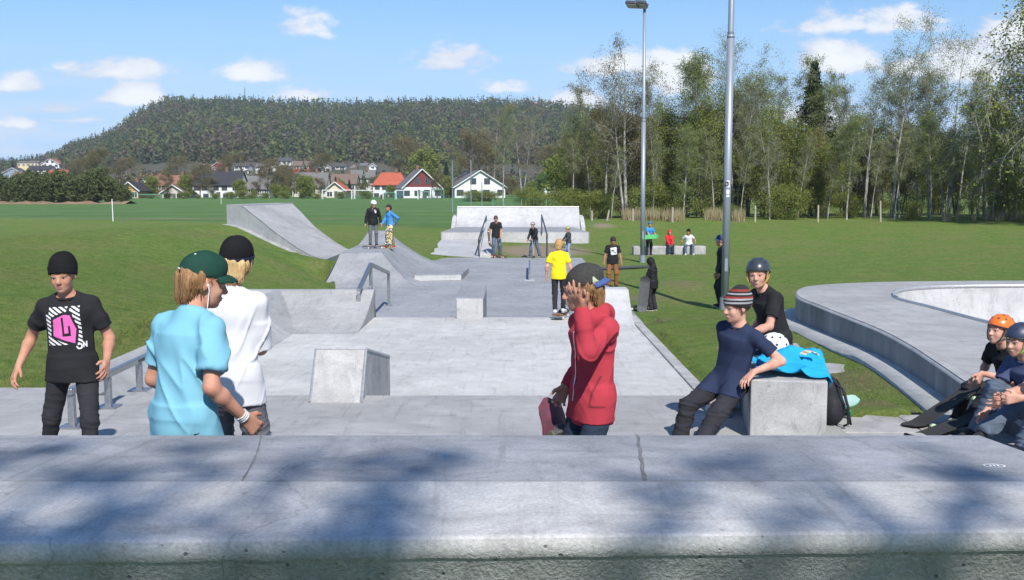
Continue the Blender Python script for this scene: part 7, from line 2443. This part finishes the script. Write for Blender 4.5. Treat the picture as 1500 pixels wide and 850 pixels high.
for (k, px, top, y, lab) in EDGE:
    x = px_x(px, y); zb_ = gh(x, y) if y < D0 else float(hill_z(px, y))
    H0 = {"sparse": 12.6, "thin": 11.3, "birch": 11.7, "bare": 9.6, "yew": 6.3, "spruce": 13, "bush": 3.1}[k]
    plant(k, x, y, (Q(px, top, y).z - zb_) / H0, lab, group=("garden trees in front of the houses" if "row of houses" in lab else "hedge bushes in front of the houses" if "garden hedge bush" in lab else None), z=zb_, sxy=(2.2 if k == "bush" and px in (690, 712) else 1.5 if "garden hedge" in lab else 1.15 if k != "spruce" else 1.0), leaf=(L_BROWN if k == "sparse" else L_OLIVE if k == "yew" and px not in (796,) else L_BUSH if px == 796 else None))
# ------------------------------------------------------------------ short grass on the near slopes
def turf_z(x, y):
    z = gh(x, y)
    for poly, zt in BORDERS:
        k = inside(poly, x, y)
        z[k] = np.minimum(z[k], zt if zt is not None else kerb_z(y[k]) - 0.03)
    return z


def grass(name, N, seed, xr, yr, hgt, wid, mat, keep):
    r = np.random.default_rng(seed)
    y = np.exp(r.uniform(np.log(yr[0]), np.log(yr[1]), N)); x = xr(r, y)
    ok = keep(x, y)
    for poly, _z in HOLES:
        ok &= ~inside(poly, x, y)
    ok &= ~inside(offset_loop(BOWL_OUT, .30 * sgn), x, y)
    x, y = x[ok], y[ok]
    patch = snoise(np.stack([x, y, 0 * x], 1), 1.4, 3) + .7 * snoise(np.stack([x, y, 0 * x], 1), 4.0, 4)
    k = r.random(len(x)) < np.clip(.55 + .35 * patch, .12, 1)
    x, y = x[k], y[k]
    return blades(name, np.stack([x, y, turf_z(x, y) - .012], 1), hgt, wid, mat, r, .75)


L_GRASS = leafmat("grass_blades", (0.105, 0.185, 0.035), (0.205, 0.265, 0.064), (0.30, 0.27, 0.12), tr=.35, sc=1.8)
grass("turf", 230000, 31, lambda r, y: r.uniform(-.56, -.13, len(y)) * y, (9.3, 26), .034, .0045, L_GRASS, lambda x, y: x < -3.6)
grass("turf", 190000, 32, lambda r, y: r.uniform(.07, .56, len(y)) * y, (8.7, 28), .032, .0045, L_GRASS, lambda x, y: (x > 1.8))

# ------------------------------------------------------------------ the birches behind the photographer, whose shadow falls on the ledge
def shade_tree(base, fork, limbs, seed):
    """a tall tree whose limbs reach out over the ledge; limbs are given by where their shadow runs on the ledge"""
    tr = Tree(seed); r = tr.r
    up = lambda p, t: np.array(p, float) + np.array((SUN_DIR.x, SUN_DIR.y, SUN_DIR.z)) * t
    b = np.array((base[0], base[1], gh(base[0], base[1]) - .2))
    f = up(fork, 14.0)
    mid = (b + f) / 2 + (.25, .2, .6)
    rel = lambda P: [np.array(p) - b for p in P]
    tr.tube(rel([b, b * .7 + mid * .3, mid, f]), [.30, .24, .2, .15], 9)
    for k, (pts, w, t0) in enumerate(limbs):
        P = [f] + [up(p, t0 + 1.3 * q) for q, p in enumerate(pts)]
        n = len(P); fine = []
        for a in range(n - 1):
            for u in np.linspace(0, 1, 6, endpoint=a == n - 2):
                fine.append(P[a] * (1 - u) + P[a + 1] * u + r.normal(size=3) * .05)
        fine = rel(fine)
        tr.tube(fine, np.linspace(.08, .02, len(fine)), 6)
        m0 = 4
        for q in range(m0, len(fine)):
            for z in range(3):
                d = r.normal(size=3); d /= np.linalg.norm(d)
                T_ = tr.path(fine[q], d, w * r.uniform(.3, .85), 3, .1, .1)
                tr.tube(T_, [.011, .008, .006, .004], 3)
                tr.tips += [T_[1], T_[2], T_[3], T_[1] * .5 + T_[2] * .5]
    return tr, b


def _sl(px, py):
    v = G(px, py, .955); return (v.x, min(v.y, 4.05), .955)


LIMBS = [([_sl(300, 880), _sl(335, 770), _sl(440, 655)], .22, 15.0), ([_sl(120, 850), _sl(230, 740), _sl(340, 650)], .15, 16.0), ([_sl(-160, 760), _sl(-30, 690), _sl(90, 645)], .16, 15.5),
         ([_sl(400, 860), _sl(480, 740), _sl(570, 650)], .24, 14.5), ([_sl(520, 800), _sl(590, 710), _sl(690, 655)], .17, 16.2), 
         ([_sl(30, 900), _sl(60, 800), _sl(190, 690)], .14, 15.8), ([_sl(-60, 850), _sl(20, 760), _sl(120, 700)], .12, 16.4), ([_sl(480, 900), _sl(545, 800), _sl(600, 740)], .12, 16.0)]
tr_, b_ = shade_tree((2.2, -15.0), (-.55, 1.0, .955), LIMBS, 43)
SHADE = tree_proto("birch_tree", tr_, BARK_BIRCH, L_SPRING, 400, .07, .06)
SHADE.location = b_
tag(SHADE, "tall birch behind the photographer whose shadow streaks the left of the ledge", "tree")
LIMBS = [([_sl(1170, 900), _sl(1160, 770), _sl(1060, 655)], .15, 15.2), ([_sl(1340, 860), _sl(1270, 760), _sl(1150, 660)], .13, 15.7), ([_sl(900, 840), _sl(1010, 740), _sl(1070, 660)], .12, 16.2), ([_sl(1400, 760), _sl(1440, 700), _sl(1380, 660)], .13, 15.0)]
tr_, b_ = shade_tree((4.6, -15.6), (.95, 1.0, .955), LIMBS, 44)
SHADE2 = tree_proto("birch_tree", tr_, BARK_BIRCH, L_SPRING, 110, .07, .06)
SHADE2.location = b_
tag(SHADE2, "tall birch behind the photographer whose shadow falls on the right of the ledge", "tree")

# ------------------------------------------------------------------ thin spring haze over the valley
m = MB(); m.bx(-1900, 1900, -1700, 1900, -4.0, 190)
hz_m = bpy.data.materials.new("haze"); hz_m.use_nodes = True
nt = hz_m.node_tree
for nd in list(nt.nodes):
    nt.nodes.remove(nd)
h_ = NT(nt); pv = h_.n("ShaderNodeVolumePrincipled"); om = h_.n("ShaderNodeOutputMaterial")
pv.inputs["Density"].default_value = 0.00018; pv.inputs["Color"].default_value = (.86, .93, 1, 1); pv.inputs["Anisotropy"].default_value = .1
nt.links.new(pv.outputs[0], om.inputs["Volume"])
tag(m.build("haze", hz_m), kind="stuff")
